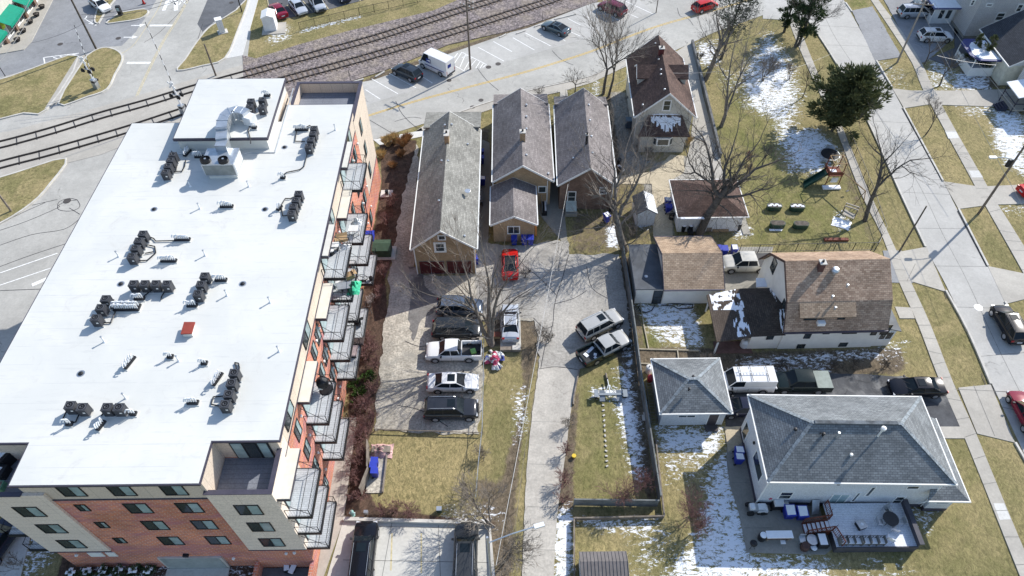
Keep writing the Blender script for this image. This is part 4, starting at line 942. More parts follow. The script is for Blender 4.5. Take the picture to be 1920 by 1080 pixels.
# covered furniture on the south-west terrace
clutter('covered_sofa','snow-dusted black covered furniture at the far end of the south-west terrace','covered furniture',8,858,12.86,[('cover',m_black,lambda m:m.prism([(-1.0,-.8),(.7,-.8),(1.0,-.2),(.9,.8),(-1.,.9)],0,1.0)),('snow_patch',m_snow,lambda m:m.prism([(-.8,-.6),(.5,-.6),(.8,0),(.7,.6),(-.8,.7)],1.0,1.05))])
clutter('covered_chair','snow-topped black covered chair nearer the parapet of the south-west terrace','covered furniture',6,890,12.86,[('cover',m_black,lambda m:m.prism([(-.9,-.4),(.4,-.4),(.5,.4),(-.9,.5)],0,.7)),('snow_patch',m_snow,lambda m:m.prism([(-.7,-.2),(.1,-.2),(.25,.2),(-.7,.3)],.7,.74))])
clutter('planter_pot','green planter in the near corner of the south-west terrace','planter',3,915,12.86,[('pot',flat('green_planter',(.12,.3,.2),.6),lambda m:m.box(-.3,.3,-.3,.3,0,.5)),('soil',m_barkd,lambda m:m.box(-.25,.25,-.25,.25,.5,.51))])
# ---------------- houses ----------------
def onY(px,py,Y):
    d=fw+cr*(px-960)/F-cu*(py-540)/F; t=Y/d[1]; return float(t*d[0]),float(CAMH+t*d[2])
def onX(px,py,X):
    d=fw+cr*(px-960)/F-cu*(py-540)/F; t=X/d[0]; return float(t*d[1]),float(CAMH+t*d[2])
class House:
    def __init__(s,name,label,cat,x,y,rz=0,group=None): s.o=(x,y); s.r=thing(name,label,cat,(x,y,0),R(rz),group); s.a=R(rz)
    def L(s,x,y):
        dx,dy=x-s.o[0],y-s.o[1]; c,q=math.cos(-s.a),math.sin(-s.a); return (dx*c-dy*q,dx*q+dy*c)
    def part(s,name,mat,mb,parent=None,**k): return mb.build(name,mat,parent or s.r,**k)
def exy(mb,prof,a0,a1,axis):
    """extrude a profile [(c,z)] along axis"""
    n=len(prof); f=(lambda c,a,z:(c,a,z)) if axis=='y' else (lambda c,a,z:(a,c,z))
    vs=[f(c,a0,z) for c,z in prof]+[f(c,a1,z) for c,z in prof]
    fs=[tuple(range(n)),tuple(range(2*n-1,n-1,-1))]+[(i,n+i,n+(i+1)%n,(i+1)%n) for i in range(n)]
    if axis=='x': fs=[f_[::-1] for f_ in fs]
    return mb.add(vs,fs)
def gable(h,x0,x1,y0,y1,ze,zr,wm,rm,axis='y',ov=.35,og=.3,rx=None,trim=m_trim,parent=None,z0=0.,base=None,th=.13,ends=(1,1)):
    c0,c1,a0,a1=(x0,x1,y0,y1) if axis=='y' else (y0,y1,x0,x1)
    if rx is None: rx=(c0+c1)/2
    h.part('wall',wm,exy(MB(),[(c0,z0),(c1,z0),(c1,ze),(rx,zr),(c0,ze)],a0,a1,axis),parent)
    if base: h.part('foundation',base,MB().box(x0-.03,x1+.03,y0-.03,y1+.03,0,.45),parent)
    sl0=(zr-ze)/(rx-c0); sl1=(zr-ze)/(c1-rx); e0=(c0-ov,ze-ov*sl0+.04); e1=(c1+ov,ze-ov*sl1+.04)
    b0,b1=a0-og*ends[0],a1+og*ends[1]
    m=MB(); exy(m,[e0,(rx,zr+.04),(rx,zr+.04+th),(e0[0],e0[1]+th)],b0,b1,axis); exy(m,[(rx,zr+.04),e1,(e1[0],e1[1]+th),(rx,zr+.04+th)],b0,b1,axis)
    ro=h.part('roof',rm,m,parent)
    if trim:
        m=MB()
        for b in ((b0-.05,b0),(b1,b1+.05)):
            exy(m,[(e0[0]-.02,e0[1]-.1),(rx,zr-.08),(rx,zr+th+.05),(e0[0]-.02,e0[1]+th+.01)],b[0],b[1],axis)
            exy(m,[(rx,zr-.08),(e1[0]+.02,e1[1]-.1),(e1[0]+.02,e1[1]+th+.01),(rx,zr+th+.05)],b[0],b[1],axis)
        h.part('rake_board',trim,m,ro)
        m=MB(); exy(m,[(e0[0]-.12,e0[1]),(e0[0]-.003,e0[1]),(e0[0]-.003,e0[1]+.12),(e0[0]-.12,e0[1]+.12)],b0,b1,axis); h.part('gutter',trim,m,ro)
        m=MB(); exy(m,[(e1[0]+.003,e1[1]),(e1[0]+.12,e1[1]),(e1[0]+.12,e1[1]+.12),(e1[0]+.003,e1[1]+.12)],b0,b1,axis); h.part('gutter',trim,m,ro)
    return ro
def hip(h,x0,x1,y0,y1,ze,r0,r1,zr,rm,ov=.35,trim=m_trim,parent=None,th=.12,caps=None):
    X0,X1,Y0,Y1=x0-ov,x1+ov,y0-ov,y1+ov; m=MB()
    vs=[(X0,Y0,ze),(X1,Y0,ze),(X1,Y1,ze),(X0,Y1,ze)]; lo=[(a,b,ze-th) for a,b,_ in vs]; rr=[(*r0,zr),(*r1,zr)]
    if abs(r1[0]-r0[0])>=abs(r1[1]-r0[1]): fs=[(0,1,5,4),(1,2,5),(2,3,4,5),(3,0,4)]
    else: fs=[(0,1,4),(1,2,5,4),(2,3,5),(3,0,4,5)]
    if r0==r1: rr=rr[:1]; fs=[(0,1,4),(1,2,4),(2,3,4),(3,0,4)]; k=5
    else: k=6
    fs+=[(k+3,k+2,k+1,k)]+[(k+i,k+(i+1)%4,(i+1)%4,i) for i in range(4)]
    m.add(vs+rr+lo,fs); ro=h.part('roof',rm,m,parent)
    if trim:
        m=MB().box(X0-.1,X1+.1,Y0-.1,Y0-.003,ze-.14,ze).box(X0-.1,X1+.1,Y1+.003,Y1+.1,ze-.14,ze).box(X0-.1,X0-.003,Y0,Y1,ze-.14,ze).box(X1+.003,X1+.1,Y0,Y1,ze-.14,ze)
        h.part('gutter',trim,m,ro)
    if caps:
        m=MB(); E=[Vector(v) for v in vs]; A=[Vector(v) for v in rr]
        prs=[(E[0],A[0]),(E[3],A[0]),(E[1],A[-1]),(E[2],A[-1])]+([(A[0],A[1])] if len(A)>1 else [])
        for a,b in prs:
            L=(b-a).length; d=(b-a)/L; n=int(L/.32)
            for i in range(n): 
                q=a+d*(i+.5)*L/n; m.rbox(q+Vector((0,0,.03)),L/n*.92,.26,.035,math.atan2(d.y,d.x),-math.asin(d.z))
        h.part('ridge_cap',caps,m,ro)
    return ro
def hwin(h,x0,x1,z0,z1,y,axis='y',tw=.1,split='h',pane=m_glass,trim=m_trim,name='window',parent=None,sgn=-1):
    """window; axis 'y': wall facing south at local y; axis 'x': wall facing west at local x"""
    f=MB();g=MB()
    def bx(mb,a0,a1,c0,c1,b0,b1):
        if axis=='y': mb.box(a0,a1,y-b1,y-b0,c0,c1) if sgn<0 else mb.box(a0,a1,y+b0,y+b1,c0,c1)
        else: mb.box(y-b1,y-b0,a0,a1,c0,c1) if sgn<0 else mb.box(y+b0,y+b1,a0,a1,c0,c1)
    bx(f,x0-tw,x1+tw,z0-tw,z0,0,.06);bx(f,x0-tw,x1+tw,z1,z1+tw,0,.06);bx(f,x0-tw,x0,z0,z1,0,.06);bx(f,x1,x1+tw,z0,z1,0,.06)
    if split=='h': zm=(z0+z1)/2; bx(f,x0,x1,zm-.025,zm+.025,0,.045)
    if split=='v': xm=(x0+x1)/2; bx(f,xm-.03,xm+.03,z0,z1,0,.045)
    bx(g,x0,x1,z0,z1,0,.03)
    o=h.part(name,trim,f,parent); g.build('pane',pane,o); return o
def pwin(h,a,b,Y,**k):
    xa,za=onY(*a,Y); xb,zb=onY(*b,Y); la=h.L(xa,Y); lb=h.L(xb,Y)
    return hwin(h,min(la[0],lb[0]),max(la[0],lb[0]),min(za,zb),max(za,zb),k.pop('y',(la[1]+lb[1])/2),**k)
def vents(h,pts,parent,mat=m_galv):   # small roof vents at (px,py,z)
    for x,y,z in pts:
        w_=G(x,y,z); l=h.L(*w_); MB().lathe((l[0],l[1],z-.25),[(.09,0),(.09,.28),(.14,.28),(.12,.38),(.03,.40)],8).build('roof_vent',mat,parent)
def chimney(h,px,py,zt,zb,sx,sy,mat,cap=m_kerb,parent=None):
    l=h.L(*G(px,py,zt)); o=MB().box(l[0]-sx/2,l[0]+sx/2,l[1]-sy/2,l[1]+sy/2,zb,zt).build('chimney',mat,parent or h.r)
    MB().box(l[0]-sx/2-.06,l[0]+sx/2+.06,l[1]-sy/2-.06,l[1]+sy/2+.06,zt,zt+.1).build('chimney_cap',cap,o)
    MB().lathe((l[0],l[1],zt+.1),[(.12,0),(.1,.25),(.07,.25)],8).build('flue',m_black,o); return o
def downspout(h,x,y,z,parent=None,mat=m_trim): MB().box(x-.05,x+.05,y-.05,y+.05,.1,z).build('downspout',mat,parent or h.r)

# 1 long grey-roofed brick garage house
h=House('brick_house','long yellow-brick house with light grey shingle roof and two dark red garage doors','house',-10.2,51.0)
ro=gable(h,0,6.3,0,19.3,4.25,6.75,m_ybrick,s_grey,rx=3.0,ov=.3,og=.3)
m=MB(); exy(m,[(19.3,3.2),(19.3,4.55),(23.3,3.7),(23.3,3.2)],0.,6.3,'x'); h.part('porch_wall',m_ybrick,MB().box(.1,6.2,19.3,22.9,0,3.4))
h.part('porch_roof',s_grey,exy(MB(),[(19.2,4.9),(23.4,4.05),(23.4,3.9),(19.2,4.7)],-.3,6.6,'x'))
pwin(h,(816,483),(835,476),50.95,split='h') if False else None
Y=51.0
hwin(h,*sorted((onY(1010*1/3+480,360+292/3,Y)[0]+10.2,onY(480+1060/3,360+333/3,Y)[0]+10.2)),onY(835,470,Y)[1],onY(817,457,Y)[1],0,tw=.22)
hwin(h,2.75,3.35,5.35,5.85,0,tw=.12,split=None)
for x0,x1 in ((.35,2.95),(3.3,5.9)): hwin(h,x0,x1,.05,2.0,0,tw=.06,split=None,pane=rows('garage_door_maroon',(.10,.022,.022),(.09,.02,.02),(.03,.01,.01),.62,.5,.02,.6,.1,off=0),trim=m_wood,name='garage_door')
downspout(h,.0,-.1,4.1); downspout(h,6.3,-.1,4.1)
chimney(h,837,250,7.9,6.2,.5,1.0,m_ybrick,parent=ro)
vents(h,[(834,235,6.7),(847,234,6.7),(828,302,6.7),(840,302,6.7),(823,377,6.7),(833,376,6.6),(828,418,6.5),(871,443,5.2),(877,271,5.3)],ro)
MB().path([(5.5,6.8,5.1),(5.5,6.8,5.7)],.03).lathe((5.5,6.8,5.7),[(.05,0),(.35,.12),(.32,.14)],12).build('satellite_dish',m_galv,h.r)
# 2 middle bungalow with annex
h=House('brick_bungalow','tan brick bungalow with mauve-grey roof and a lower gabled annex in front','house',-1.75,61.7)
ro=gable(h,0,6.3,0,14.1,3.95,6.1,m_ybrick2,s_mauve,rx=3.1,ov=.35)
h.part('porch_wall',m_ybrick2,MB().box(.1,6.2,14.1,16.5,0,3.2)); h.part('porch_roof',s_mauve,exy(MB(),[(14.0,4.3),(17,3.6),(17,3.45),(14.0,4.1)],-.35,6.6,'x'))
an=h.part('annex',m_ybrick2,MB().box(-.2,4.25,-5.9,-.01,0,2.9)); ra=gable(h,-.25,4.3,-6.0,-.02,2.93,4.1,m_ybrick2,s_mauve,parent=an,ov=.3,ends=(1,0))
hwin(h,1.4,2.6,1.35,2.35,-6.0,tw=.12,split='v',parent=an)
hwin(h,5.0,5.75,2.0,2.8,0,tw=.12,split=None)
downspout(h,5.95,-.1,3.8); downspout(h,-.3,-.12,3.8)
chimney(h,980,247,7.3,5.8,.6,.6,m_ybrick2,parent=ro); vents(h,[(987,197,6),(987,219,6),(987,242,6),(987,291,6),(1028,326,4.4),(951,392,3.6)],ro)
# 3 right bungalow
h=House('brick_bungalow','mixed red-brown brick bungalow with mauve-grey roof, bare tree branches over its back wall','house',5.6,60.9,-1.2)
ro=gable(h,0,6.1,0,14.5,4.0,6.35,m_rbrick,s_mauve,rx=3.25,ov=.3)
h.part('porch_wall',m_rbrick,MB().box(.1,6.0,14.5,16.6,0,3.2)); h.part('porch_roof',s_mauve,exy(MB(),[(14.4,4.4),(17.2,3.6),(17.2,3.45),(14.4,4.2)],-.3,6.4,'x'))
hwin(h,1.0,1.8,1.2,2.7,0,tw=.1); hwin(h,4.6,5.3,2.5,3.3,0,tw=.12)
h.part('cellar_hatch',flat('pale_green_board',(.42,.47,.44),.6),MB().slab([(.75,-1.1,.7),(2.0,-1.1,.7),(2.0,-.02,1.35),(.75,-.02,1.35)],.08)); h.part('stoop',m_patio,MB().box(.7,2.1,-1.3,-.02,0,.5))
chimney(h,1101,253,7.6,6.1,.25,.25,m_black,parent=ro); vents(h,[(1104,197,6.2),(1106,226,6.2),(1109,256,6.2),(1111,287,6.2),(1075,297,5.2)],ro); downspout(h,6.0,-.1,3.9)
# 4 cottage with dormers
h=House('gabled_cottage','cream cottage with steep dark brown roof, two dormers and snow on the lower back roof','house',15.75,72.6,-1.9)
ro=gable(h,0,6.7,0,12.2,4.85,7.9,m_sidec,s_dkbrown,rx=3.35,ov=.45,og=.4)
bo=h.part('rear_extension',m_sidec,MB().box(.5,6.1,-1.4,-.01,0,3.1))
MB().slab([(.1,-1.85,2.85),(6.5,-1.85,2.85),(5.4,-.02,4.7),(1.3,-.02,4.7)],.12).build('lean_to_roof',s_dkbrown,bo)
m=MB(); rnd=random.Random(3)
for i in range(26):
    x=1.6+i*.14; L=rnd.uniform(.5,1.45)*(1 if 8<i<20 else .6); y0=-.1-rnd.uniform(0,.2)
    zf=lambda y:4.72+(y+.02)*(1.87/1.83)+.02
    m.add([(x,y0,zf(y0)),(x+.15,y0,zf(y0)),(x+.15,y0-L,zf(y0-L)),(x,y0-L,zf(y0-L))],[(0,3,2,1)])
m.build('snow_patch',m_snow,bo)
m=MB().slab([(1.4,-.1,4.76),(5.3,-.1,4.76),(4.2,-.02,4.85),(2.5,-.02,4.85)],.04); m.build('snow_strip',m_snow,bo)
hwin(h,2.95,3.7,5.4,6.7,0,tw=.15)
# bay window
bw=h.part('bay_window',m_trim,MB().prism([(2.1,-1.42),(2.5,-1.85),(4.1,-1.85),(4.5,-1.42)],1.3,2.5))
MB().box(2.65,3.95,-1.88,-1.84,1.5,2.3).build('pane',m_glass,bw)
for a,b in (((2.17,-1.53),(2.43,-1.81)),((4.43,-1.53),(4.17,-1.81))): MB().vwall([(*a,1.5),(*b,1.5),(*b,2.3),(*a,2.3)],(-.7 if a[0]<3 else .7,-.7,0),.04).build('pane',m_glass,bw)
for sx in (0,1):
    d=h.part('dormer',m_sidec,MB().prism([(.35,5.4),(2.8,5.4),(2.8,7.7),(.35,7.7)],4.9,6.5) if sx==0 else MB().prism([(3.9,5.4),(6.35,5.4),(6.35,7.7),(3.9,7.7)],4.9,6.5))
    x0,x1=((.1,3.1),(3.6,6.6))[sx]
    m=MB(); exy(m,[(5.1,6.3),(6.55,7.35),(6.55,7.5),(5.1,6.45)],x0,x1,'x'); exy(m,[(6.55,7.35),(8.0,6.3),(8.0,6.45),(6.55,7.5)],x0,x1,'x'); m.build('dormer_roof',s_dkbrown,d)
    e=x0-.04 if sx==0 else x1
    m=MB(); exy(m,[(5.1,6.22),(6.55,7.27),(6.55,7.52),(5.1,6.47)],e,e+.04,'x'); exy(m,[(6.55,7.27),(8.0,6.22),(8.0,6.47),(6.55,7.52)],e,e+.04,'x'); m.build('dormer_trim',m_trim,d)
chimney(h,1241,90,8.7,7.2,.6,.6,flat('dark_red_chimney',(.12,.03,.028),.8),parent=ro)
vents(h,[(1229,82,7.6),(1235,112,7.6),(1239,131,7.7),(1239,140,7.6),(1246,168,7.7),(1205,197,5.6),(1281,197,6.0)],ro)
for p in ((-.02,.1),(-.02,12)): downspout(h,p[0],p[1],4.7)
# 5 white house with brown gambrel roof
h=House('gambrel_house','white stucco house with brown gambrel roof, shed dormer and snowy low porch roofs','house',26.2,40.55,.8)
prof=[(0,0),(8.75,0),(8.75,3.6),(7.4,5.75),(4.35,8.0),(1.3,5.75),(0,3.6)]
h.part('wall',m_stucco,exy(MB(),[(y,z) for y,z in prof][::1],0,9.3,'x'))
def strip(mb,a,b,x0,x1,th=.14): return exy(mb,[(a[0],a[1]),(b[0],b[1]),(b[0],b[1]+th),(a[0],a[1]+th)],x0,x1,'x')
m=MB(); strip(m,(-.4,3.2),(1.2,5.8),-.35,9.6); strip(m,(1.2,5.8),(4.35,8.05),-.35,9.6); strip(m,(4.35,8.05),(7.5,5.8),-.35,9.6); strip(m,(7.5,5.8),(9.1,3.2),-.35,9.6)
ro=h.part('roof',s_brown,m)
m=MB()
for a,b in (((-.4,3.1),(1.2,5.7)),((1.2,5.7),(4.35,7.95)),((4.35,7.95),(7.5,5.7)),((7.5,5.7),(9.1,3.1))): strip(m,a,b,-.42,-.35,.28)
m.build('rake_board',s_dkbrown,ro)
m=MB().box(-.35,9.6,-.52,-.41,3.15,3.33); m.build('gutter',m_cap,ro)
d=h.part('dormer',s_tan,MB().slab([(.8,.0,5.05),(6.1,.0,5.05),(6.1,1.7,6.25),(.8,1.7,6.25)],.14)); MB().box(.95,5.95,.25,1.6,4.3,4.98).build('dormer_wall',s_brown,d)
for x0,x1 in ((1.4,2.5),(4.6,5.2)): hwin(h,x0,x1,4.4,4.9,.25,tw=.06,split=None,parent=d,trim=m_black)
h.part('window_air_conditioner',m_trim,MB().box(2.6,3.3,-.35,.1,4.1,4.5))
chimney(h,1543,492,8.6,6.8,.5,.55,flat('brown_chimney_brick',(.12,.06,.05),.85),parent=ro)
l=h.L(*G(1567,505,7.9)); MB().lathe((l[0],l[1],7.2),[(.2,0),(.2,.35),(.36,.45),(.38,.65),(.25,.85),(.03,.9)],14).build('turbine_vent',m_galv,ro,smooth=True)
vents(h,[(1589,535,7.2),(1561,556,6.6),(1566,577,5.9)],ro)
Y=40.5
for a,b in (((1507,635),(1525,621)),((1544,627),(1558,621)),((1580,627),(1612,617)),((1494,653),(1510,647)),((1573,651),(1590,645)),((1633,630),(1653,613)),((1651,629),(1675,612))): pwin(h,a,b,Y,y=0,tw=.05,split='v' if a[0]>1570 and b[1]<620 and a[0]<1600 else None,trim=m_black)
for a,b in (((1453,500),(1465,518)),((1465,575),(1480,560))):
    pass
for y0,y1,z0,z1 in ((6.1,7.0,4.3,5.9),(1.5,2.4,3.6,4.9),(2.8,3.8,1.2,2.3)): hwin(h,y0,y1,z0,z1,0,axis='x',tw=.06,split=None,trim=m_black)
h.part('sun_porch',m_stucco,MB().box(9.3,11.0,.1,6.0,0,2.6)); h.part('sun_porch_roof',m_flatroof,MB().slab([(9.3,-.1,3.3),(11.3,-.1,2.65),(11.3,6.2,2.65),(9.3,6.2,3.3)],.1))
hwin(h,9.6,10.8,1.2,2.3,.1,tw=.08,split='v')
w_=h.part('rear_wing',m_stucco,MB().box(-3.0,-.01,.1,5.2,0,2.55))
for a,b in (((1437,627),(1451,620)),): pwin(h,(1437,636),(1451,630),40.6,y=.1,tw=.05,split=None,trim=m_black,parent=w_)
# low hip roof against the west wall
def world3(h,px,py,z): l=h.L(*G(px,py,z)); return (l[0],l[1],z)
A=world3(h,1387,541,2.75);B=world3(h,1409,632,2.75);Cc=world3(h,1481,629,2.75);D=world3(h,1452,540,2.75);P=world3(h,1456,572,4.2);P2=(-.02,P[1],4.25)
m=MB().add([A,B,(-.02,B[1]+.1,2.75),(-.02,A[1],2.75),P,P2],[(0,1,4),(1,2,5,4),(3,0,4,5),(0,3,2,1)]); ro2=h.part('wing_roof',rows('dark_wing_shingles',(.085,.068,.055),(.055,.044,.038),(.03,.025,.02),.38,.19,.016,.9),m)
E_=world3(h,1325,553,2.35);F_=world3(h,1344,641,2.35)
ro3=h.part('porch_roof',s_tan if False else rows('brown_porch_shingles',(.115,.09,.072),(.085,.065,.052),(.05,.04,.035),.42,.19,.016,.9),MB().slab([E_,F_,B,A],.14))
for p in ((E_[0]+.3,E_[1]-.3),(F_[0]+.3,F_[1]+.3)): MB().box(p[0]-.07,p[0]+.07,p[1]-.07,p[1]+.07,0,2.25).build('porch_post',m_trim,ro3)
def snowon(h,quad,nu,nv,seed,thr,par,side=0,up=.03):
    """ragged snow left on a roof plane: cells of a quad (4 local 3d points) kept by noise"""
    a,b,c,d=[Vector(q) for q in quad]; rnd=random.Random(seed); m=MB()
    from mathutils import noise
    for i in range(nu):
        for j in range(nv):
            u,v=(i+.5)/nu,(j+.5)/nv
            if noise.noise(Vector((u*4+seed,v*4,seed)))+.45*noise.noise(Vector((u*14,v*5+seed,2)))+side*(.5-abs(v-.5)*2)*.5>thr:
                P=[a.lerp(b,x).lerp(d.lerp(c,x),y)+Vector((0,0,up)) for x,y in ((i/nu,j/nv),((i+1)/nu,j/nv),((i+1)/nu,(j+1)/nv),(i/nu,(j+1)/nv))]
                m.add(P,[(0,1,2,3)])
    if m.v: m.build('snow_patch',m_snow,par)
def lp(a,b,t): return tuple(a[i]+(b[i]-a[i])*t for i in range(3))
snowon(h,[lp(E_,A,.08),lp(E_,A,.95),lp(lp(E_,A,.95),lp(F_,B,.95),.45),lp(lp(E_,A,.1),lp(F_,B,.1),.35)],34,18,5,-.06,ro3)
snowon(h,[lp(lp(E_,A,.7),lp(F_,B,.7),.3),lp(A,B,.25),lp(A,B,.97),lp(lp(E_,A,.5),lp(F_,B,.5),.97)],30,32,9,.04,ro3)
snowon(h,[lp(D,P,.1),(-.3,D[1]-.1,2.85),(-.3,P[1]+.6,3.9),lp(P,D,.2)],22,22,4,-.1,ro2)
snowon(h,[(P[0]+.1,P[1]-.4,4.05),(P[0]+.9,P[1]-.4,4.05),(P[0]+.9,P[1]-2.6,3.1),(P[0]+.1,P[1]-2.6,3.1)],18,26,7,-.08,ro2)
st=h.part('rear_steps_roof',m_snow,MB().slab([world3(h,1418,521,2.3),world3(h,1438,521,2.3),world3(h,1438,538,2.3),world3(h,1418,538,2.3)],.1)); 
# 6 tan garage with flat side
h=House('garage','white-walled garage with tan-brown gable roof, tree shadow across it and dark flat-roofed lean-to','garage',15.6,46.45)
ro=gable(h,0,5.75,0,6.7,2.75,4.35,m_stucco,s_tan,axis='x',rx=3.0,ov=.35,og=.2,trim=m_cap)
h.part('lean_to',m_stucco,MB().box(-2.85,-.01,.1,6.0,0,2.4)); h.part('flat_roof',m_flatroof,MB().box(-3.05,-.02,-.1,6.2,2.41,2.53))
hwin(h,-1.0,-.15,.05,2.0,.1,tw=.06,split='h',trim=m_black,name='door')
MB().lathe((-1.75,1.6,2.53),[(.18,0),(.18,.06),(.05,.1)],10).build('roof_vent',m_galv,h.r)
# 7 dark brown garage
h=House('garage','white garage with dark maroon-brown hip roof behind the leaning tree','garage',18.85,56.95,0)
h.part('wall',m_sidew,MB().box(0,7.1,0,5.5,0,2.55)); hip(h,0,7.1,0,5.5,2.62,(3.7,2.9),(3.7,2.9),4.3,s_dkbrown,ov=.35)
h.part('snow_strip',m_snow,MB().box(-.1,2.9,-.62,-.36,2.55,2.66))
h.part('concrete_apron',m_patio,MB().box(7.45,8.3,-.6,4,-.02,.06))
# 8 small shed
h=House('garden_shed','small grey shed with half dark, half pale metal gable roof','shed',14.25,57.95,2)
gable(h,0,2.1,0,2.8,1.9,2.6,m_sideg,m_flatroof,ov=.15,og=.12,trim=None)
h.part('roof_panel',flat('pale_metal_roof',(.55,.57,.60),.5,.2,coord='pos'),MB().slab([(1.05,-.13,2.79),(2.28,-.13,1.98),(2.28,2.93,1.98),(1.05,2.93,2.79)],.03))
for y_ in (.2,1.3,2.4): h.part('skylight_dome',m_trim,MB().lathe((.95,y_,2.72),[(.09,0),(.07,.08),(.02,.1)],8))
h.part('door',m_sideg,MB().box(.6,1.5,-.04,-.005,.05,1.75))
# 9 grey hip garage
h=House('garage','pale grey garage with square blue-grey hip roof and a ladder along its left wall','garage',13.3,32.2)
h.part('wall',m_sideg,MB().box(0,5.75,0,5.2,0,2.6)); ro=hip(h,0,5.75,0,5.2,2.65,(2.35,2.25),(3.1,2.25),4.3,s_blue,ov=.3,caps=flat('pale_ridge_cap',(.245,.275,.295),.85,var=.35,scale=3))
hwin(h,1.55,3.0,1.5,1.8,0,tw=.08,split='v'); hwin(h,4.3,5.15,.05,2.05,0,tw=.08,split=None,pane=flat('dark_door',(.07,.06,.065),.5),name='door')
vents(h,[(1300,706,4.2),(1292,729,4.2)],ro,m_black); h.part('doorstep',flat('rubber_step',(.09,.08,.08),.9),MB().box(4.15,5.3,-.7,-.02,0,.15))
m=MB()
for s_ in (-.03,.02): m.box(0-.02,.03,0,0,0,0)
# 10 large grey hip house with deck
h=House('hip_roof_house','large pale grey two-storey house with blue-grey hip roof and white trim','house',20.4,24.6,-1.5)
W,D_=13.8,7.05
h.part('wall',m_sideg,MB().box(0,W,0,D_,.5,5.25)); h.part('foundation',m_cap,MB().box(-.03,W+.03,-.03,D_+.03,0,.5))
ro=hip(h,0,W,0,D_,5.3,(3.1,3.35),(10.1,3.35),8.0,s_blue,ov=.42,caps=flat('pale_ridge_cap2',(.235,.265,.285),.85,var=.35,scale=3))
fw_=h.part('front_wing',m_sideg,MB().box(W+.01,W+1.9,-.35,6.2,.5,2.9)); MB().box(W+.01,W+1.93,-.38,6.23,0,.5).build('foundation',m_cap,fw_)
MB().slab([(W-.9,-.8,3.0),(W+2.4,-.8,3.0),(W+.0,1.6,4.4)],.1).slab([(W+2.4,-.8,3.0),(W+2.4,6.7,3.0),(W-.02,6.7,4.4),(W-.02,1.6,4.4)],.1).build('front_wing_roof',s_blue,fw_)
MB().box(W-.9,W+2.5,-.9,-.81,2.86,3.02).box(W+2.41,W+2.5,-.8,6.75,2.86,3.02).build('gutter',m_trim,fw_)
vents(h,[(1537,812,7.4),(1544,814,7.6),(1491,805,7.2)],ro,m_black); vents(h,[(1596,853,6.6)],ro,m_trim)
l=h.L(*G(1655,806,8.4)); MB().tube((l[0],l[1],7.4),(l[0],l[1],8.5),.08).lathe((l[0],l[1],8.5),[(.2,0),(.2,.2),(.05,.28)],10).build('flue_pipe',m_trim,ro)
l=h.L(*G(1574,811,8.1)); MB().tube((l[0],l[1],7.3),(l[0],l[1],8.1),.1).build('vent_pipe',m_galv,ro)
MB().box(3.3,9.8,3.2,3.5,8.02,8.12).build('ridge_vent',flat('ridge_vent_dark',(.10,.115,.13),.8,var=.5,scale=1.3),ro)
Y=24.6
def z1360(x,y): return (1360+x/3.8575,780+y/3.857)
for a,b,sp in ((z1360(380,590),z1360(490,545),'h'),(z1360(525,482),z1360(605,466),None),(z1360(735,612),z1360(895,552),'v'),(z1360(905,596),z1360(970,538),None),(z1360(1005,555),z1360(1080,495),None),(z1360(1190,605),z1360(1290,558),'h'),(z1360(1300,497),z1360(1395,480),None)):
    xa,za=onY(*a,Y);xb,zb=onY(*b,Y); hwin(h,xa-20.4,xb-20.4,min(za,zb),max(za,zb),0,tw=.09,split=sp,pane=m_glassg if sp=='v' else m_glass,name='patio_door' if sp=='v' else 'window')
hwin(h,W+.5,W+1.5,1.6,2.4,-.35,tw=.09,split=None,parent=fw_)
for y0,y1,z0,z1 in ((5.6,6.5,.6,2.5),(1.1,3.3,2.0,3.3),(4.3,4.9,4.2,4.9)): hwin(h,y0,y1,z0,z1,0,axis='x',tw=.1,split=None)
h.part('wall_lamp',m_black,MB().box(5.4,5.6,-.15,0,4.2,4.4)); h.part('wall_lamp',m_black,MB().box(-.15,0,4.0,4.2,3.0,3.2))
downspout(h,-.05,-.06,5.2); m=MB().tube((W-.1,-.1,5.1),(W-.1,-.1,.3),.05,n=5).tube((W+.1,-.45,2.8),(W-.6,-.2,1.0),.05,n=5); h.part('downspout',m_trim,m)
# deck
m_dkdeck=flat('dark_deck_skirt',(.07,.07,.085),.7,var=.15,scale=1); m_reddeck=flat('red_brown_timber',(.17,.055,.035),.75,var=.25)
P=[G(1548,943,.95),G(1697,945,.95),G(1727,1027,.95),G(1560,1032,.95)]; x0,x1,y0,y1=25.75,32.2,20.55,24.2
dk=thing('timber_deck','raised deck covered in snow with dark parapet boards, behind the grey house','deck',(0,0,0))
MB().box(x0,x1,y0,y1,.75,.92).build('deck_floor',rows('snowy_deck_boards',(.80,.83,.88),(.76,.79,.86),(.50,.53,.60),8,.15,.01,.8,.1,off=0),dk)
MB().box(x0,x1,y0-.08,y0,0,1.0).build('skirt',m_dkdeck,dk); MB().box(x1,x1+.08,y0-.08,y1,0,1.0).build('skirt',m_dkdeck,dk)
MB().box(x1-.1,x1+.28,y0-.1,y1,1.55,1.62).box(x1+.0,x1+.12,y0,y1,1.0,1.55).build('bench_rail',m_dkdeck,dk)
MB().box(x0,x0+.1,y0,y0+1.3,0,.9).build('skirt',m_dkdeck,dk)
def baluster_rail(p,q,z0,z1,mat,root,h_=.95):
    mb=MB(); A=Vector((*p,z0));B=Vector((*q,z1)); up=Vector((0,0,h_)); mb.tube(A+up,B+up,.05,n=4); mb.tube(A+Vector((0,0,.12)),B+Vector((0,0,.12)),.035,n=4)
    n=max(2,int((B-A).length/.14))
    for i in range(n+1): q_=A.lerp(B,i/n); mb.tube(q_,q_+up,.045 if i in (0,n) else .02,n=4,cap=False)
    return mb.build('railing',mat,root)
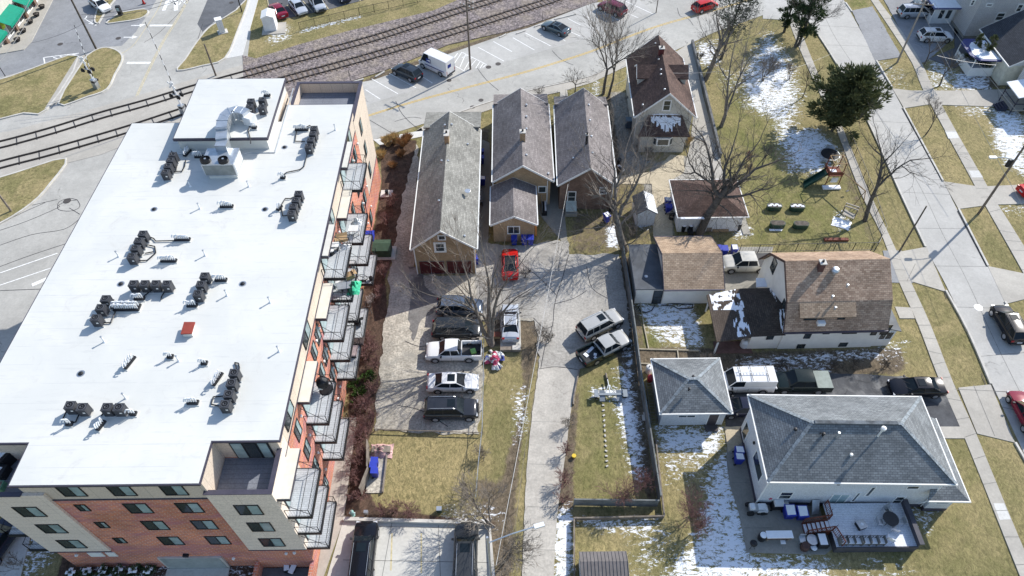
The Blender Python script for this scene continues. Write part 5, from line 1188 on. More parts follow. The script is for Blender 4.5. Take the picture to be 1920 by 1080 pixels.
baluster_rail((x0+.05,y1-.1),(x0+.05,y1-1.35),.9,.9,m_reddeck,dk); baluster_rail((x0+.05,y0+1.35),(x0+.45,y0+.1),.9,.9,m_reddeck,dk)
for i in range(6): MB().box(x0-.32*(i+1),x0-.32*i,y0+1.35,y1-1.35,0,.8-.13*i).build('step',m_reddeck,dk); MB().box(x0-.32*(i+1)+.04,x0-.32*i-.03,y0+1.45,y1-1.45,.80-.13*i,.83-.13*i).build('step_snow',m_snow,dk)
baluster_rail((x0,y0+1.35),(x0-1.9,y0+1.35),.9,.1,m_reddeck,dk); baluster_rail((x0,y1-1.35),(x0-1.9,y1-1.35),.9,.1,m_reddeck,dk)
# 11 metal roofed shed bottom
h=House('garden_shed','small shed with ribbed dark taupe roof at the bottom edge beside the snowy alley verge','shed',5.1,16.5)
m_taupe=flat('taupe_metal',(.17,.155,.15),.5,.2)
m=MB(); h.part('wall',m_sideg,MB().box(0,3.45,0,3.4,0,2.0)); exy(m,[(-.1,1.9),(2.6,2.45),(2.6,2.53),(-.1,1.98)],-.1,3.6,'x'); exy(m,[(2.6,2.45),(3.5,2.05),(3.5,2.13),(2.6,2.53)],-.1,3.6,'x'); ro=h.part('roof',m_taupe,m)
m=MB()
for i in range(14): exy(m,[(-.1,1.98),(2.6,2.53),(2.6,2.58),(-.1,2.03)],-.08+i*.28,-.04+i*.28,'x'); exy(m,[(2.6,2.53),(3.5,2.13),(3.5,2.18),(2.6,2.58)],-.08+i*.28,-.04+i*.28,'x')
m.build('roof_rib',m_taupe,ro)
# 12 upper right white house
x,y=G(1805,72); h=House('white_house','tall white clapboard house in the upper right corner with porch on its left','house',x,y,-1)
h.part('wall',m_sidew,MB().box(0,13,0,12,.4,8.5)); h.part('foundation',m_patio,MB().box(-.02,13.02,-.02,12.02,0,.4)); gable(h,0,13,0,12,8.5,11,m_sidew,s_mauve,ov=.4)
for a,b in (((1035,385),(1100,352)),((1215,198),(1320,132)),((1130,58),(1190,40)),((1310,305),(1415,180)),((1425,108),(1500,45)),((970,50),(1015,5))): pwin(h,(1640+a[0]/5.4,a[1]/5.4),(1640+b[0]/5.4,b[1]/5.4),G(1805,72)[1],y=0,tw=.14)
p=h.part('side_porch',m_trim,MB().box(-3.4,-.3,4.2,4.3,0,2.6).box(-3.5,-3.35,4.2,4.4,0,2.7).box(-.4,-.25,4.2,4.4,0,2.7).box(-3.5,-3.35,11,11.2,0,2.7).box(-3.4,-3.3,4.4,11,0,1.0))
MB().box(-4.0,-.02,3.7,11.6,2.7,2.85).build('porch_roof',m_snow,p); MB().box(-4.05,-.02,3.62,3.69,2.62,2.86).box(-4.08,-4.01,3.62,11.6,2.62,2.86).build('porch_fascia',flat('blue_grey_trim',(.10,.12,.25),.5),p)
for i in range(2): MB().box(-2.6+i*1.1,-2.0+i*1.1,4.16,4.19,.9,2.2).build('pane',m_glass,p)
# 13 white house below it
x,y=G(1870.6,160); h=House('white_house','white house with snowy curved porch roof and dark slate roof, below the tall clapboard house','house',x,y,-1)
h.part('wall',flat('cream_wall',(.70,.68,.56),.7,coord='pos'),MB().box(0,10,0,9,0,3.1)); ro=gable(h,0,10,0,9,3.1,6.2,m_sidew,s_blue if False else shing('slate_shingles',(.075,.08,.095),(.055,.06,.07)),axis='y',z0=3.05,ov=.15)
pr=h.part('front_porch',m_trim,MB().box(-3.4,-.02,2.2,7.0,0,.6).box(-3.4,-3.3,2.2,2.3,.6,2.6).box(-3.4,-3.3,6.9,7,.6,2.6).box(-.3,-.2,2.2,2.3,.6,2.6).box(-3.4,-3.34,2.3,6.9,.6,1.3).box(-3.3,-.3,2.2,2.26,.6,1.3))
MB().prism([(-3.8,3.2),(-3.0,1.9),(0,1.7),(0,7.4),(-3.0,7.4),(-3.8,6.4)],2.6,2.74).build('porch_roof',flat('navy_porch_edge',(.05,.06,.2),.5),pr); MB().prism([(-3.4,3.4),(-2.8,2.2),(-.1,2.0),(-.3,7.0),(-2.4,6.4),(-3.0,5.6)],2.74,2.80).build('porch_snow',m_snow,pr)
for xa in (2.6,5.8): hwin(h,xa,xa+1.,1.0,2.2,0)
# 14 porch at the right edge
x,y=G(1868,213); h=House('dark_trimmed_porch','white porch with dark blue trim and steps at the right edge, above the snowy lawn','porch',x+1.5,y-.3,-1)
m_navy=flat('navy_trim',(.03,.035,.06),.5)
h.part('deck_floor',m_patio,MB().box(0,5,0,3.2,.6,.8)); h.part('wall',m_sidew,MB().box(3.0,6,.2,6,0,5))
h.part('railing',m_navy,MB().box(0,.08,0,3.2,1.6,1.7).box(0,3,0,.08,1.6,1.7).box(0,.1,0,.1,0,2.8).box(1.5,1.6,0,.1,.8,2.8).box(0,.1,3.1,3.2,0,2.8)); h.part('roof',m_snow,MB().slab([(-.2,-.2,2.8),(3.1,-.2,3.5),(3.1,3.4,3.5),(-.2,3.4,2.8)],.12))
for i in range(4): h.part('step',m_navy,MB().box(-.3*(i+1),-.3*i,.8,2.2,0,.65-.15*i))
# 15 shops top left
o_=Vector(G(22,82)); ax=(Vector(G(70,18))-o_).normalized(); ang=math.atan2(ax.y,ax.x)
h=House('shop_building','row of small cream and brick shops with green awnings, top left corner','shop',o_.x,o_.y,math.degrees(ang))
h.part('wall',m_sidec,MB().box(-1,26,.9,12,0,5.2)); h.part('roof',m_flatroof,MB().box(-1.2,26.2,1.1,12,5.2,5.3)); h.part('fascia_board',m_sidec,MB().box(-1.1,26.1,.55,.9,3.3,5.4))
h.part('roof_ledge',flat('pale_blue_roof_edge',(.45,.52,.58),.6),MB().box(-1.1,26.1,1.0,2.2,5.4,5.5))
for i in range(7):
    h.part('brick_pier',m_rbrick,MB().box(-.2+i*3.7,.45+i*3.7,.35,.95,0,3.3))
    if i<6: 
        w_=h.part('shopfront',m_trim,MB().box(.5+i*3.7,3.45+i*3.7,.78,.88,.1,3.2)); MB().box(.7+i*3.7,1.9+i*3.7,.74,.79,.5,2.9).build('pane',m_glassg if i%2==0 else m_glass,w_); MB().box(2.1+i*3.7,3.3+i*3.7,.74,.79,.3,2.9).build('pane',m_glass,w_)
m_awn=flat('green_awning_cloth',(.0,.22,.14),.6,var=.08)
for x0,x1 in ((.3,5.3),(6.2,11.5),(-5.5,-1.2),(13,18)):
    a=h.part('awning',m_awn,MB().slab([(x0,-1.15,2.75),(x1,-1.15,2.75),(x1,.6,3.6),(x0,.6,3.6)],.05)); MB().box(x0,x1,-1.19,-1.15,2.35,2.74).build('valance',m_awn,a)
h.part('notice_sheet',flat('yellow_green_poster',(.45,.62,.05),.6),MB().box(.9,1.9,.70,.735,1.7,2.7))
# planters by the shop
for i,(x,y) in enumerate(((34,77),(45,60),(58,43),(70,30),(80,15))):
    t=thing('flower_tub','round dark flower tub on the shop pavement, '+['nearest the street corner','second from the corner','third from the corner','fourth from the corner','fifth from the corner, under the far awning'][i],'planter',(*G(x,y,.12),.12),0,'flower tubs by the shops')
    MB().lathe((0,0,0),[(.3,0),(.5,.45),(.42,.45),(.4,.38)],12).build('tub',m_black,t); crump(MB(),.75,.75,.25,i,7).build('soil',m_barkd,t).location=(0,0,.36)
# ---------------- vehicles ----------------
CP={}
def paint(name,c,met=.1,rough=.13): 
    if name not in CP: CP[name]=flat('car_paint_'+name,c if max(c)>.1 else sh(c,.6),rough,min(met,.3),var=.03,coat=0,spec=.5)
    return CP[name]
m_cglass=flat('car_glass',(.012,.018,.024),.05,0,var=.1,spec=.2)
m_light=flat('headlamp_glass',(.6,.62,.65),.15); m_tail=flat('tail_lamp_red',(.35,.02,.02),.25); m_clad=flat('dark_bumper_plastic',(.035,.036,.04),.6)
m_plate=flat('number_plate',(.6,.62,.66),.5)
def interp(P,t):
    for (a,za),(b,zb) in zip(P[:-1],P[1:]):
        if t<=b:
            k=(t-a)/(b-a) if b>a else 0; k=k; return za+(zb-za)*k
    return P[-1][1]
KIND={
 'sedan':dict(L=4.85,W=1.84,belt=[(0,.60),(.02,.70),(.10,.80),(.27,.93),(.5,.96),(.84,1.0),(.97,.98),(1,.78)],gh=(.25,.42,.70,.86),H=1.44),
 'coupe':dict(L=4.6,W=1.85,belt=[(0,.58),(.02,.68),(.12,.82),(.3,.93),(.5,.96),(.86,1.0),(.98,.98),(1,.78)],gh=(.28,.45,.66,.90),H=1.36),
 'suv':dict(L=4.75,W=1.88,belt=[(0,.66),(.02,.85),(.08,.98),(.25,1.07),(.5,1.1),(.9,1.12),(.985,1.10),(1,.8)],gh=(.22,.39,.88,.985),H=1.72),
 'bigsuv':dict(L=4.95,W=1.92,belt=[(0,.7),(.02,.95),(.08,1.08),(.25,1.13),(.5,1.15),(.9,1.16),(.99,1.15),(1,.8)],gh=(.25,.385,.92,.99),H=1.82),
 'hatch':dict(L=4.3,W=1.8,belt=[(0,.62),(.03,.78),(.12,.9),(.25,1.0),(.5,1.02),(.9,1.05),(.98,1.03),(1,.8)],gh=(.2,.37,.84,.975),H=1.52),
 'pickup':dict(L=5.5,W=1.92,belt=[(0,.7),(.02,.95),(.07,1.06),(.22,1.12),(.6,1.14),(1,1.14)],gh=(.235,.355,.575,.612),H=1.78,bed=(.635,.985)),
 'crewpickup':dict(L=5.6,W=1.96,belt=[(0,.7),(.02,.95),(.07,1.08),(.22,1.15),(.6,1.17),(1,1.2)],gh=(.22,.35,.65,.70),H=1.85,bed=(.72,.985)),
 'van':dict(L=5.6,W=2.0,belt=[(0,.7),(.02,.95),(.08,1.1),(.17,1.25),(.5,1.28),(1,1.28)],gh=(.13,.24,.985,.998),H=2.1,van=1),
 'tallvan':dict(L=5.6,W=2.05,belt=[(0,.7),(.02,.98),(.06,1.15),(.13,1.35),(.5,1.35),(1,1.35)],gh=(.10,.22,.985,.998),H=2.6,van=1),
 'minivan':dict(L=5.0,W=1.95,belt=[(0,.65),(.02,.8),(.08,.95),(.2,1.08),(.5,1.1),(.95,1.12),(1,.8)],gh=(.16,.33,.90,.99),H=1.75),
}
def car(kind,px,py,hdg,pm,name,label,cat,group=None,z=0.02,L=None,rails=False,sunroof=False,roofmat=None,lower=None,cover=None,bedstuff=None,spoiler=False,cz=.8):
    K=KIND[kind]; Ln=L or K['L']; W=K['W']; H=K['H']; t1,t2,t3,t4=K['gh']; bed=K.get('bed'); van=K.get('van')
    p=G(px,py,cz); t=thing(name,label,cat,(p[0],p[1],z),R(hdg),group)    # local +x = forward
    X=lambda s: Ln/2-s*Ln
    def hw(s):
        f=1.0
        if s<.14: f-=.16*((.14-s)/.14)**2.2
        if s>.90 and not van and not bed: f-=.10*((s-.90)/.10)**2.2
        return W/2*f
    S=[0,.012,.03,.06,.1,.14,.18,.23,.28,.35,.45,.55,.65,.75,.82,.88,.93,.965,.985,1]
    if bed: S=[s for s in S if s<bed[0]]+[bed[0]]
    m=MB(); N=0; rings=[]
    for s in S:
        w_=hw(s); zb=interp(K['belt'],s); zl=.30 if s<.03 or (s>.97) else .22
        hood=s<t1 or s>t4
        rings.append([(X(s),-w_*.86,zl),(X(s),-w_,.42),(X(s),-w_*1.0,zb-.30),(X(s),-w_*.975,zb-.10),(X(s),-w_*.90,zb-.01),(X(s),-w_*.5,zb+.035),(X(s),0,zb+.05),(X(s),w_*.5,zb+.035),(X(s),w_*.90,zb-.01),(X(s),w_*.975,zb-.10),(X(s),w_*1.0,zb-.30),(X(s),w_,.42),(X(s),w_*.86,zl)])
    k=len(rings[0]); vs=[v for r_ in rings for v in r_]; fs=[]
    for i in range(len(rings)-1):
        for j in range(k): fs.append((i*k+j,i*k+(j+1)%k,(i+1)*k+(j+1)%k,(i+1)*k+j))
    fs.append(tuple(range(k-1,-1,-1))); fs.append(tuple(range((len(rings)-1)*k,len(rings)*k)))
    m.add(vs,[f[::-1] for f in fs]); body=m.build('body',pm,t,smooth=True,uv=False)
    if bed:
        x0,x1=X(1),X(bed[0])-.01; zt=1.12; m=MB()
        m.box(x0,x1,-W/2,-W/2+.12,.4,zt).box(x0,x1,W/2-.12,W/2,.4,zt).box(x0,x0+.08,-W/2+.12,W/2-.12,.4,zt-.02).box(x1-.05,x1,-W/2+.12,W/2-.12,.4,zt)
        bd=m.build('bed_side',lower or pm,t); MB().box(x0+.08,x1-.05,-W/2+.12,W/2-.12,.5,.62).build('bed_floor',m_clad,t)
        if cover: MB().box(x0+.02,x1-.0,-W/2+.03,W/2-.03,zt+.002,zt+.05).build('bed_cover',cover,t)
    # greenhouse
    zb=interp(K['belt'],(t1+t2)/2)-.02; wb=W/2*.90; wt=W/2*(.86 if van else .76 if kind in('bigsuv','suv','crewpickup','pickup') else .70); T=H-.03
    xs=[(X(t1),wb*.93,zb),(X(t2),wt*.92,T-.03),(X((t2+t3)/2),wt,T),(X(t3),wt*.94,T-.02),(X(t4),wb*.95,interp(K['belt'],t4)-.02)]
    def gl(m,off=0.):
        v=[]
        for x,w_,z_ in xs: v+= [(x,-w_,z_),(x,w_,z_)]
        b=[(X(t1),-wb,zb-.05),(X(t1),wb,zb-.05),(X(t4),-wb,zb-.05),(X(t4),wb,zb-.05)]
        mid=[(X((t2+t3)/2),-wb,zb),(X((t2+t3)/2),wb,zb),(X(t2),-wb,zb),(X(t2),wb,zb),(X(t3),-wb,zb),(X(t3),wb,zb)]
        v+=mid  # 10..15
        f=[(0,1,3,2),(2,3,5,4),(4,5,7,6),(6,7,9,8),(0,2,12),(2,4,10,12),(4,6,14,10),(6,8,14),(1,13,3),(3,13,11,5),(5,11,15,7),(7,15,9),(0,12,10,14,8,9,15,11,13,1)]
        return m.add(v,f)
    gl(MB()).build('side_windows',m_cglass if not van else m_cglass,t,uv=False)
    # roof panel, slightly crowned
    def crown(x0,x1,w0,w1,zz,h_=.045,n=6):
        m=MB(); v=[];f=[]
        for i in range(n+1):
            a=i/n; x=x0+(x1-x0)*a; w_=w0+(w1-w0)*a
            for j in range(7):
                b=-1+2*j/6; v.append((x,w_*b,zz+h_*(1-b*b)*(1-.6*abs(2*a-1)**3)))
        for i in range(n):
            for j in range(6): f.append((i*7+j,i*7+j+1,(i+1)*7+j+1,(i+1)*7+j))
        nn=len(v); v+=[(a,b,zz-.06) for a,b,c in v]; f=[q[::-1] for q in f] if x1>x0 else f
        rim=[j for j in range(7)]+[i*7+6 for i in range(1,n+1)]+[n*7+j for j in range(5,-1,-1)]+[i*7 for i in range(n-1,0,-1)]
        for a,b in zip(rim,rim[1:]+rim[:1]): f.append((a,b,nn+b,nn+a))
        return m.add(v,f)
    rm_=roofmat or pm
    rf=crown(X(t2)+.02,X(t3)-.02,wt*.97,wt*.99,T-.005).build('roof',rm_,t,smooth=True,uv=False)
    m=MB(); pw=.045
    for s_ in (-1,1):
        m.tube((xs[0][0],s_*xs[0][1],xs[0][2]),(xs[1][0],s_*xs[1][1],xs[1][2]),pw,n=5); m.tube((xs[1][0],s_*xs[1][1],xs[1][2]),(xs[2][0],s_*xs[2][1],xs[2][2]),pw*.8,n=5)
        m.tube((xs[2][0],s_*xs[2][1],xs[2][2]),(xs[3][0],s_*xs[3][1],xs[3][2]),pw*.8,n=5); m.tube((xs[3][0],s_*xs[3][1],xs[3][2]),(xs[4][0],s_*xs[4][1],xs[4][2]),pw*1.2,n=5)
        m.tube((X((t2+t3)/2)+.1,s_*wt,T-.02),(X((t2+t3)/2)+.05,s_*wb,zb),pw*.9,n=4)
        if t3-t2>.45 and not van: m.tube((X(t3-.13),s_*wt,T-.02),(X(t3-.12),s_*wb,zb),pw,n=4)
    m.build('window_pillars',pm,t,smooth=True,uv=False)
    if van:   # solid panel sides behind the front doors
        xa,xb=X(t2+.17),X(t4)-.0; m=MB()
        for s_ in (-1,1):
            m.add([(xa,s_*(wb+.03),zb-.1),(xb,s_*(wb+.03),zb-.1),(xb,s_*(wt+.03),T),(xa,s_*(wt+.03),T),(xa,s_*(wb-.05),zb-.1),(xb,s_*(wb-.05),zb-.1),(xb,s_*(wt-.05),T),(xa,s_*(wt-.05),T)],
              [(0,1,2,3),(7,6,5,4),(0,4,5,1),(3,2,6,7),(0,3,7,4),(1,5,6,2)] if s_<0 else [(3,2,1,0),(4,5,6,7),(1,5,4,0),(7,6,2,3),(4,7,3,0),(2,6,5,1)])
        m.box(X(.999),X(.985),-wt,wt,zb-.2,T-.02); m.build('side_panel',pm,t)
    # wheels
    wr=.36 if kind in('sedan','coupe','hatch','minivan') else .40
    for sx in (.165,.79):
        for s_ in (-1,1):
            x=X(sx if not bed else (.17,.77)[sx>.5]); y=s_*(W/2-.085)
            wh=MB().tube((x,y-s_*.12,wr),(x,y+s_*.11,wr),wr,n=18).build('wheel',m_tyre,t,uv=False); MB().tube((x,y+s_*.10,wr),(x,y+s_*.125,wr),wr*.62,n=12).build('rim',m_rim,wh,uv=False)
            # arch lip
            MB().path([(x+wr*1.18*math.cos(a),s_*(W/2-.012),wr+wr*1.18*math.sin(a)) for a in [math.pi*i/8 for i in range(9)]],.03,4).build('wheel_arch',m_clad,t,uv=False)
    zf=interp(K['belt'],.03)
    for s_ in (-1,1):
        MB().rbox((X(.022),s_*W*.36,zf-.12),.16,.34,.14,s_*-.25).build('headlight',m_light,t)
        MB().rbox((X(.992),s_*W*.40,(.88 if not bed else .95)),.09,.24 if not van else .12,.2 if not van else .5,0).build('tail_light',m_tail,t)
        MB().rbox((X(t1+.05),s_*(W/2+.09),zb+.05),.14,.2,.13,s_*-.2).build('side_mirror',m_clad if not van else m_clad,t)
    MB().box(X(0)-.02,X(0)+.05,-W*.38,W*.38,.34,.52).box(X(1)-.05,X(1)+.02,-W*.42,W*.42,.36,.56).build('bumper',m_clad if kind not in('sedan','coupe','hatch') else pm,t)
    MB().box(X(.004),X(-.006),-W*.24,W*.24,.55,zf-.14).build('grille',m_clad,t); MB().box(X(1.004),X(1),-.25,.25,.6,.75).build('number_plate',m_plate,t)
    m=MB()
    for s_ in (-1,1):
        for a in (.30,.50,.70) if not bed else (.28,.46): m.box(X(a)-.008,X(a)+.008,min(s_*W/2*1.0,s_*(W/2+.004)),max(s_*W/2*1.0,s_*(W/2+.004)),.4,zb-.15)
    m.build('door_seam',m_clad,t,uv=False)
    MB().tube((X(t1)+.0,-.5,zb+.05),(X(t1)-.35,-.05,zb+.22),.012,n=3).tube((X(t1),.15,zb+.05),(X(t1)-.35,.6,zb+.2),.012,n=3).build('wiper',m_clad,t,uv=False)
    if rails:
        for s_ in (-1,1): MB().path([(X(t2)-.15,s_*wt*.86,T+.02),(X(t2)-.3,s_*wt*.86,T+.09),(X(t3)+.3,s_*wt*.86,T+.09),(X(t3)+.1,s_*wt*.86,T+.02)],.022,4).build('roof_rail',m_galv if rails==2 else m_clad,t,uv=False)
    if sunroof: MB().box(X(t2)-.85,X(t2)-.15,-.38,.38,T+.02,T+.052).build('sunroof',m_cglass,t)
    if lower:
        for s_ in (-1,1): MB().box(X(.97),X(.03),min(s_*W/2,s_*(W/2+.012)),max(s_*W/2,s_*(W/2+.03)),.30,.82).build('lower_cladding',lower,t)
    return t
def head(rear,front,z=.8):
    a=Vector(G(*rear,z));b=Vector(G(*front,z)); return math.degrees(math.atan2(b.y-a.y,b.x-a.x))
GP='vehicles parked in the gravel lot'
car('suv',862,574,-2,paint('blue_grey',(.11,.14,.19),.3),'parked_car','dark blue suv under the bare multi-trunk tree, topmost of the lot column','car',GP)
car('minivan',857,615,-1,paint('charcoal',(.04,.047,.055)),'parked_car','charcoal minivan with sun glint on its windscreen, directly above the white pickup','car',GP)
t=car('pickup',851,657,180,paint('white',(.74,.74,.74),0.0),'pickup_truck','white extended-cab pickup with junk in its open bed, in the gravel lot','pickup truck',GP)
MB().rbox((-1.9,.1,.75),.5,.5,.25,.3).build('bed_load',flat('green_sack',(.25,.5,.15),.7),t); MB().rbox((-2.3,-.3,.72),.5,.8,.15,.1).build('bed_load',m_black,t); MB().box(-.72,-.3,-.86,.86,.65,1.3).build('tool_box',m_clad,t)
car('sedan',849,715,0,paint('white',(.74,.74,.74),0.0),'parked_car','white sedan with sunroof between the white pickup and the black suv','car',GP,sunroof=True)
car('bigsuv',846,766,0,paint('graphite',(.05,.055,.07)),'parked_car','dark graphite suv with silver roof rails, nearest the dry lawn','car',GP,rails=2,sunroof=True)
car('sedan',957,602,90,paint('silver',(.50,.52,.55),.5),'parked_car','silver sedan on the concrete pad right of the bare multi-trunk tree','car',GP,L=4.6)
car('coupe',956,492,90,paint('red',(.50,.015,.012)),'parked_car','bright red coupe with black top beside the blue bins','car',GP,roofmat=m_black,L=4.3)
hd=head((1095,628),(1160,596))
ps=paint('champagne',(.50,.49,.46),.45); pl=paint('dark_green',(.03,.045,.04),.3)
car('bigsuv',1125,607,hd,ps,'parked_car','silver and dark two-tone suv with sunroof beside the long wooden fence','car',GP,lower=pl,sunroof=True,rails=2,L=4.75)
t=car('pickup',1133,651,hd,ps,'pickup_truck','silver and dark green two-tone pickup with snow in its open bed','pickup truck',GP,lower=pl)
MB().rbox((-1.3,.5,.66),.9,.3,.06,.3).rbox((-1.2,-.2,.66),.3,.3,.06,.8).rbox((-2.0,.2,.66),.35,.5,.06,.2).rbox((-1.4,-.5,.66),.25,.25,.06,.2).build('bed_snow',m_snow,t)
m=MB().box(*(lambda s:(s[0],s[1],-.97,.97,.4,.98))((-2.74,-.76))); 
car('bigsuv',681,1037,90,paint('black',(.014,.015,.022)),'parked_car','black suv with chrome roof rails parked close to the apartment path','car','cars in the concrete car park',rails=2,sunroof=True,L=5.2)
car('bigsuv',873,1038,90,paint('dark_grey',(.075,.08,.085)),'parked_car','dark grey suv in the concrete car park under bare branches by the far kerb','car','cars in the concrete car park',rails=2,sunroof=True,L=5.1)
GS='vehicles on the angled bays by the railway'
car('suv',763,134,head((789,147),(738,124)),paint('slate',(.05,.065,.085)),'parked_car','dark slate suv in the angled bay left of the white delivery van','car',GS,sunroof=True,rails=1,L=4.6)
t=car('tallvan',818,117,head((848,134),(790,108)),paint('white',(.74,.74,.74),0.),'delivery_van','white high-roof delivery van with blue emblem and stripe beside the railway','van',GS,cz=1.2,L=5.4)
m_vblue=flat('deep_blue_lettering',(.01,.03,.22),.5)
for s_ in (-1,1):
    y=s_*1.045; f=lambda a,b,c,d:MB().box(a,b,min(y,y+.01*s_),max(y,y+.01*s_),c,d)
    f(-2.3,1.3,.95,1.06).build('blue_stripe',m_vblue,t)
MB().add([(.15,.985,2.05),(1.0,.985,2.05),(1.0,1.06,1.45),(.15,1.06,1.45),(.15,.96,2.05),(1,.96,2.05),(1,1.03,1.45),(.15,1.03,1.45)],[(0,1,2,3)]).build('emblem',m_vblue,t)
MB().add([(.25,1.0,1.95),(.9,1.03,1.72),(.55,1.03,1.68),(.2,1.06,1.6)],[(0,1,2,3)]).build('emblem_eagle',m_white,t)
MB().box(-2.72,-2.70,-.1,.55,1.5,2.0).build('rear_emblem',m_vblue,t)
car('coupe',1042,50,head((1068,61),(1020,41)),paint('steel',(.09,.12,.14),.4),'parked_car','steel blue-grey saloon alone in the angled bays right of the timber pole','car',GS,L=4.6,sunroof=True)
car('suv',1148,14,head((1172,25),(1125,5)),paint('maroon',(.14,.008,.03)),'parked_car','maroon suv in the farthest angled bay near the top edge','car',GS,rails=1)
car('hatch',1322,9,head((1300,16),(1345,2)),paint('red',(.50,.015,.012)),'moving_car','bright red car driving on the main road at the top edge','car')
GT='cars in the lot beyond the railway'
car('sedan',521,17,head((534,33),(509,3)),paint('crimson',(.22,.01,.03)),'parked_car','crimson car parked next to the white utility hut','car',GT,L=4.6)
car('sedan',558,10,head((544,-6),(572,26)),paint('pearl',(.55,.58,.62),.4),'parked_car','silver-white car second from the utility hut','car',GT,L=4.5)
car('suv',594,5,head((582,-12),(606,20)),paint('pearl',(.55,.58,.62),.4),'parked_car','silver suv third from the utility hut','car',GT,L=4.4)
car('sedan',640,-14,head((628,-30),(652,2)),paint('navy',(.035,.05,.09)),'parked_car','dark car only just showing at the top edge behind the black railings','car',GT)
car('sedan',186,6,head((168,-6),(202,18)),paint('white',(.74,.74,.74),0.),'parked_car','white car at the top edge left of the railway junction','car')
GR='vehicles on the driveways of the upper right houses'
car('minivan',1716,21,head((1688,21),(1745,20)),paint('silver',(.50,.52,.55),.5),'parked_car','silver minivan left of the white clapboard porch','car',GR,rails=1)
car('sedan',1762,6,head((1735,4),(1790,8)),paint('navy',(.035,.05,.09)),'parked_car','dark blue car at the top edge behind the silver minivan','car',GR)
car('suv',1754,66,head((1725,65),(1783,66)),paint('white',(.74,.74,.74),0.),'parked_car','white suv below the silver minivan on the dark driveway','car',GR,rails=1,sunroof=True)
car('sedan',1950,352,10,paint('red',(.50,.015,.012)),'parked_car','red car at the right edge beside the second street driveway','car')
car('suv',1893,606,head((1912,640),(1874,572)),paint('black',(.014,.015,.022)),'moving_car','black suv driving on the residential street','car',rails=1,sunroof=True,L=4.7)
car('sedan',1929,774,head((1949,814),(1911,742)),paint('wine',(.20,.008,.03)),'moving_car','wine red car at the right edge on the residential street','car')
GD='vehicles on the black driveway'
car('sedan',1721,724,180,paint('black',(.014,.015,.022)),'parked_car','black saloon at the street end of the black driveway','car',GD,L=5.0,sunroof=True)
car('crewpickup',1503,715,179,paint('dark_teal',(.02,.035,.035),.3),'pickup_truck','dark pickup with grey-green bed cover on the black driveway','pickup truck',GD,cover=flat('grey_green_cover',(.22,.26,.24),.6,coord='obj'),L=5.3)
t=car('van',1400,711,180,paint('white',(.74,.74,.74),0.),'work_van','white work van with ladder on its roof rack, between grey garage and dark pickup','van',GD,cz=1.2,L=5.0)
m=MB().tube((-2.0,-.35,2.32),(1.0,-.35,2.32),.03,n=4).tube((-2.0,-.0,2.32),(1.0,-.0,2.32),.03,n=4)
for i in range(10): m.tube((-1.8+i*.3,-.35,2.32),(-1.8+i*.3,0,2.32),.02,n=4)
lad=m.build('ladder_load',m_alum,t); m=MB()
for x in (-1.7,-.2,.8): m.tube((x,-.85,2.2),(x,.85,2.2),.03,n=4)
m.build('roof_rack',m_black,t)
car('hatch',1399,762,180,paint('midnight',(.025,.03,.06)),'parked_car','midnight blue car tucked under the corner of the large grey house','car',GD,L=4.4)
t=car('crewpickup',1399,492,180,paint('ivory',(.62,.60,.54),.1),'pickup_truck','ivory crew-cab pickup beside the tan-roofed garage','pickup truck',L=5.2,cover=m_clad,sunroof=False)
car('suv',-6,1016,75,paint('navy',(.035,.05,.09)),'parked_car','dark car cut off by the left edge below the corner block','car')
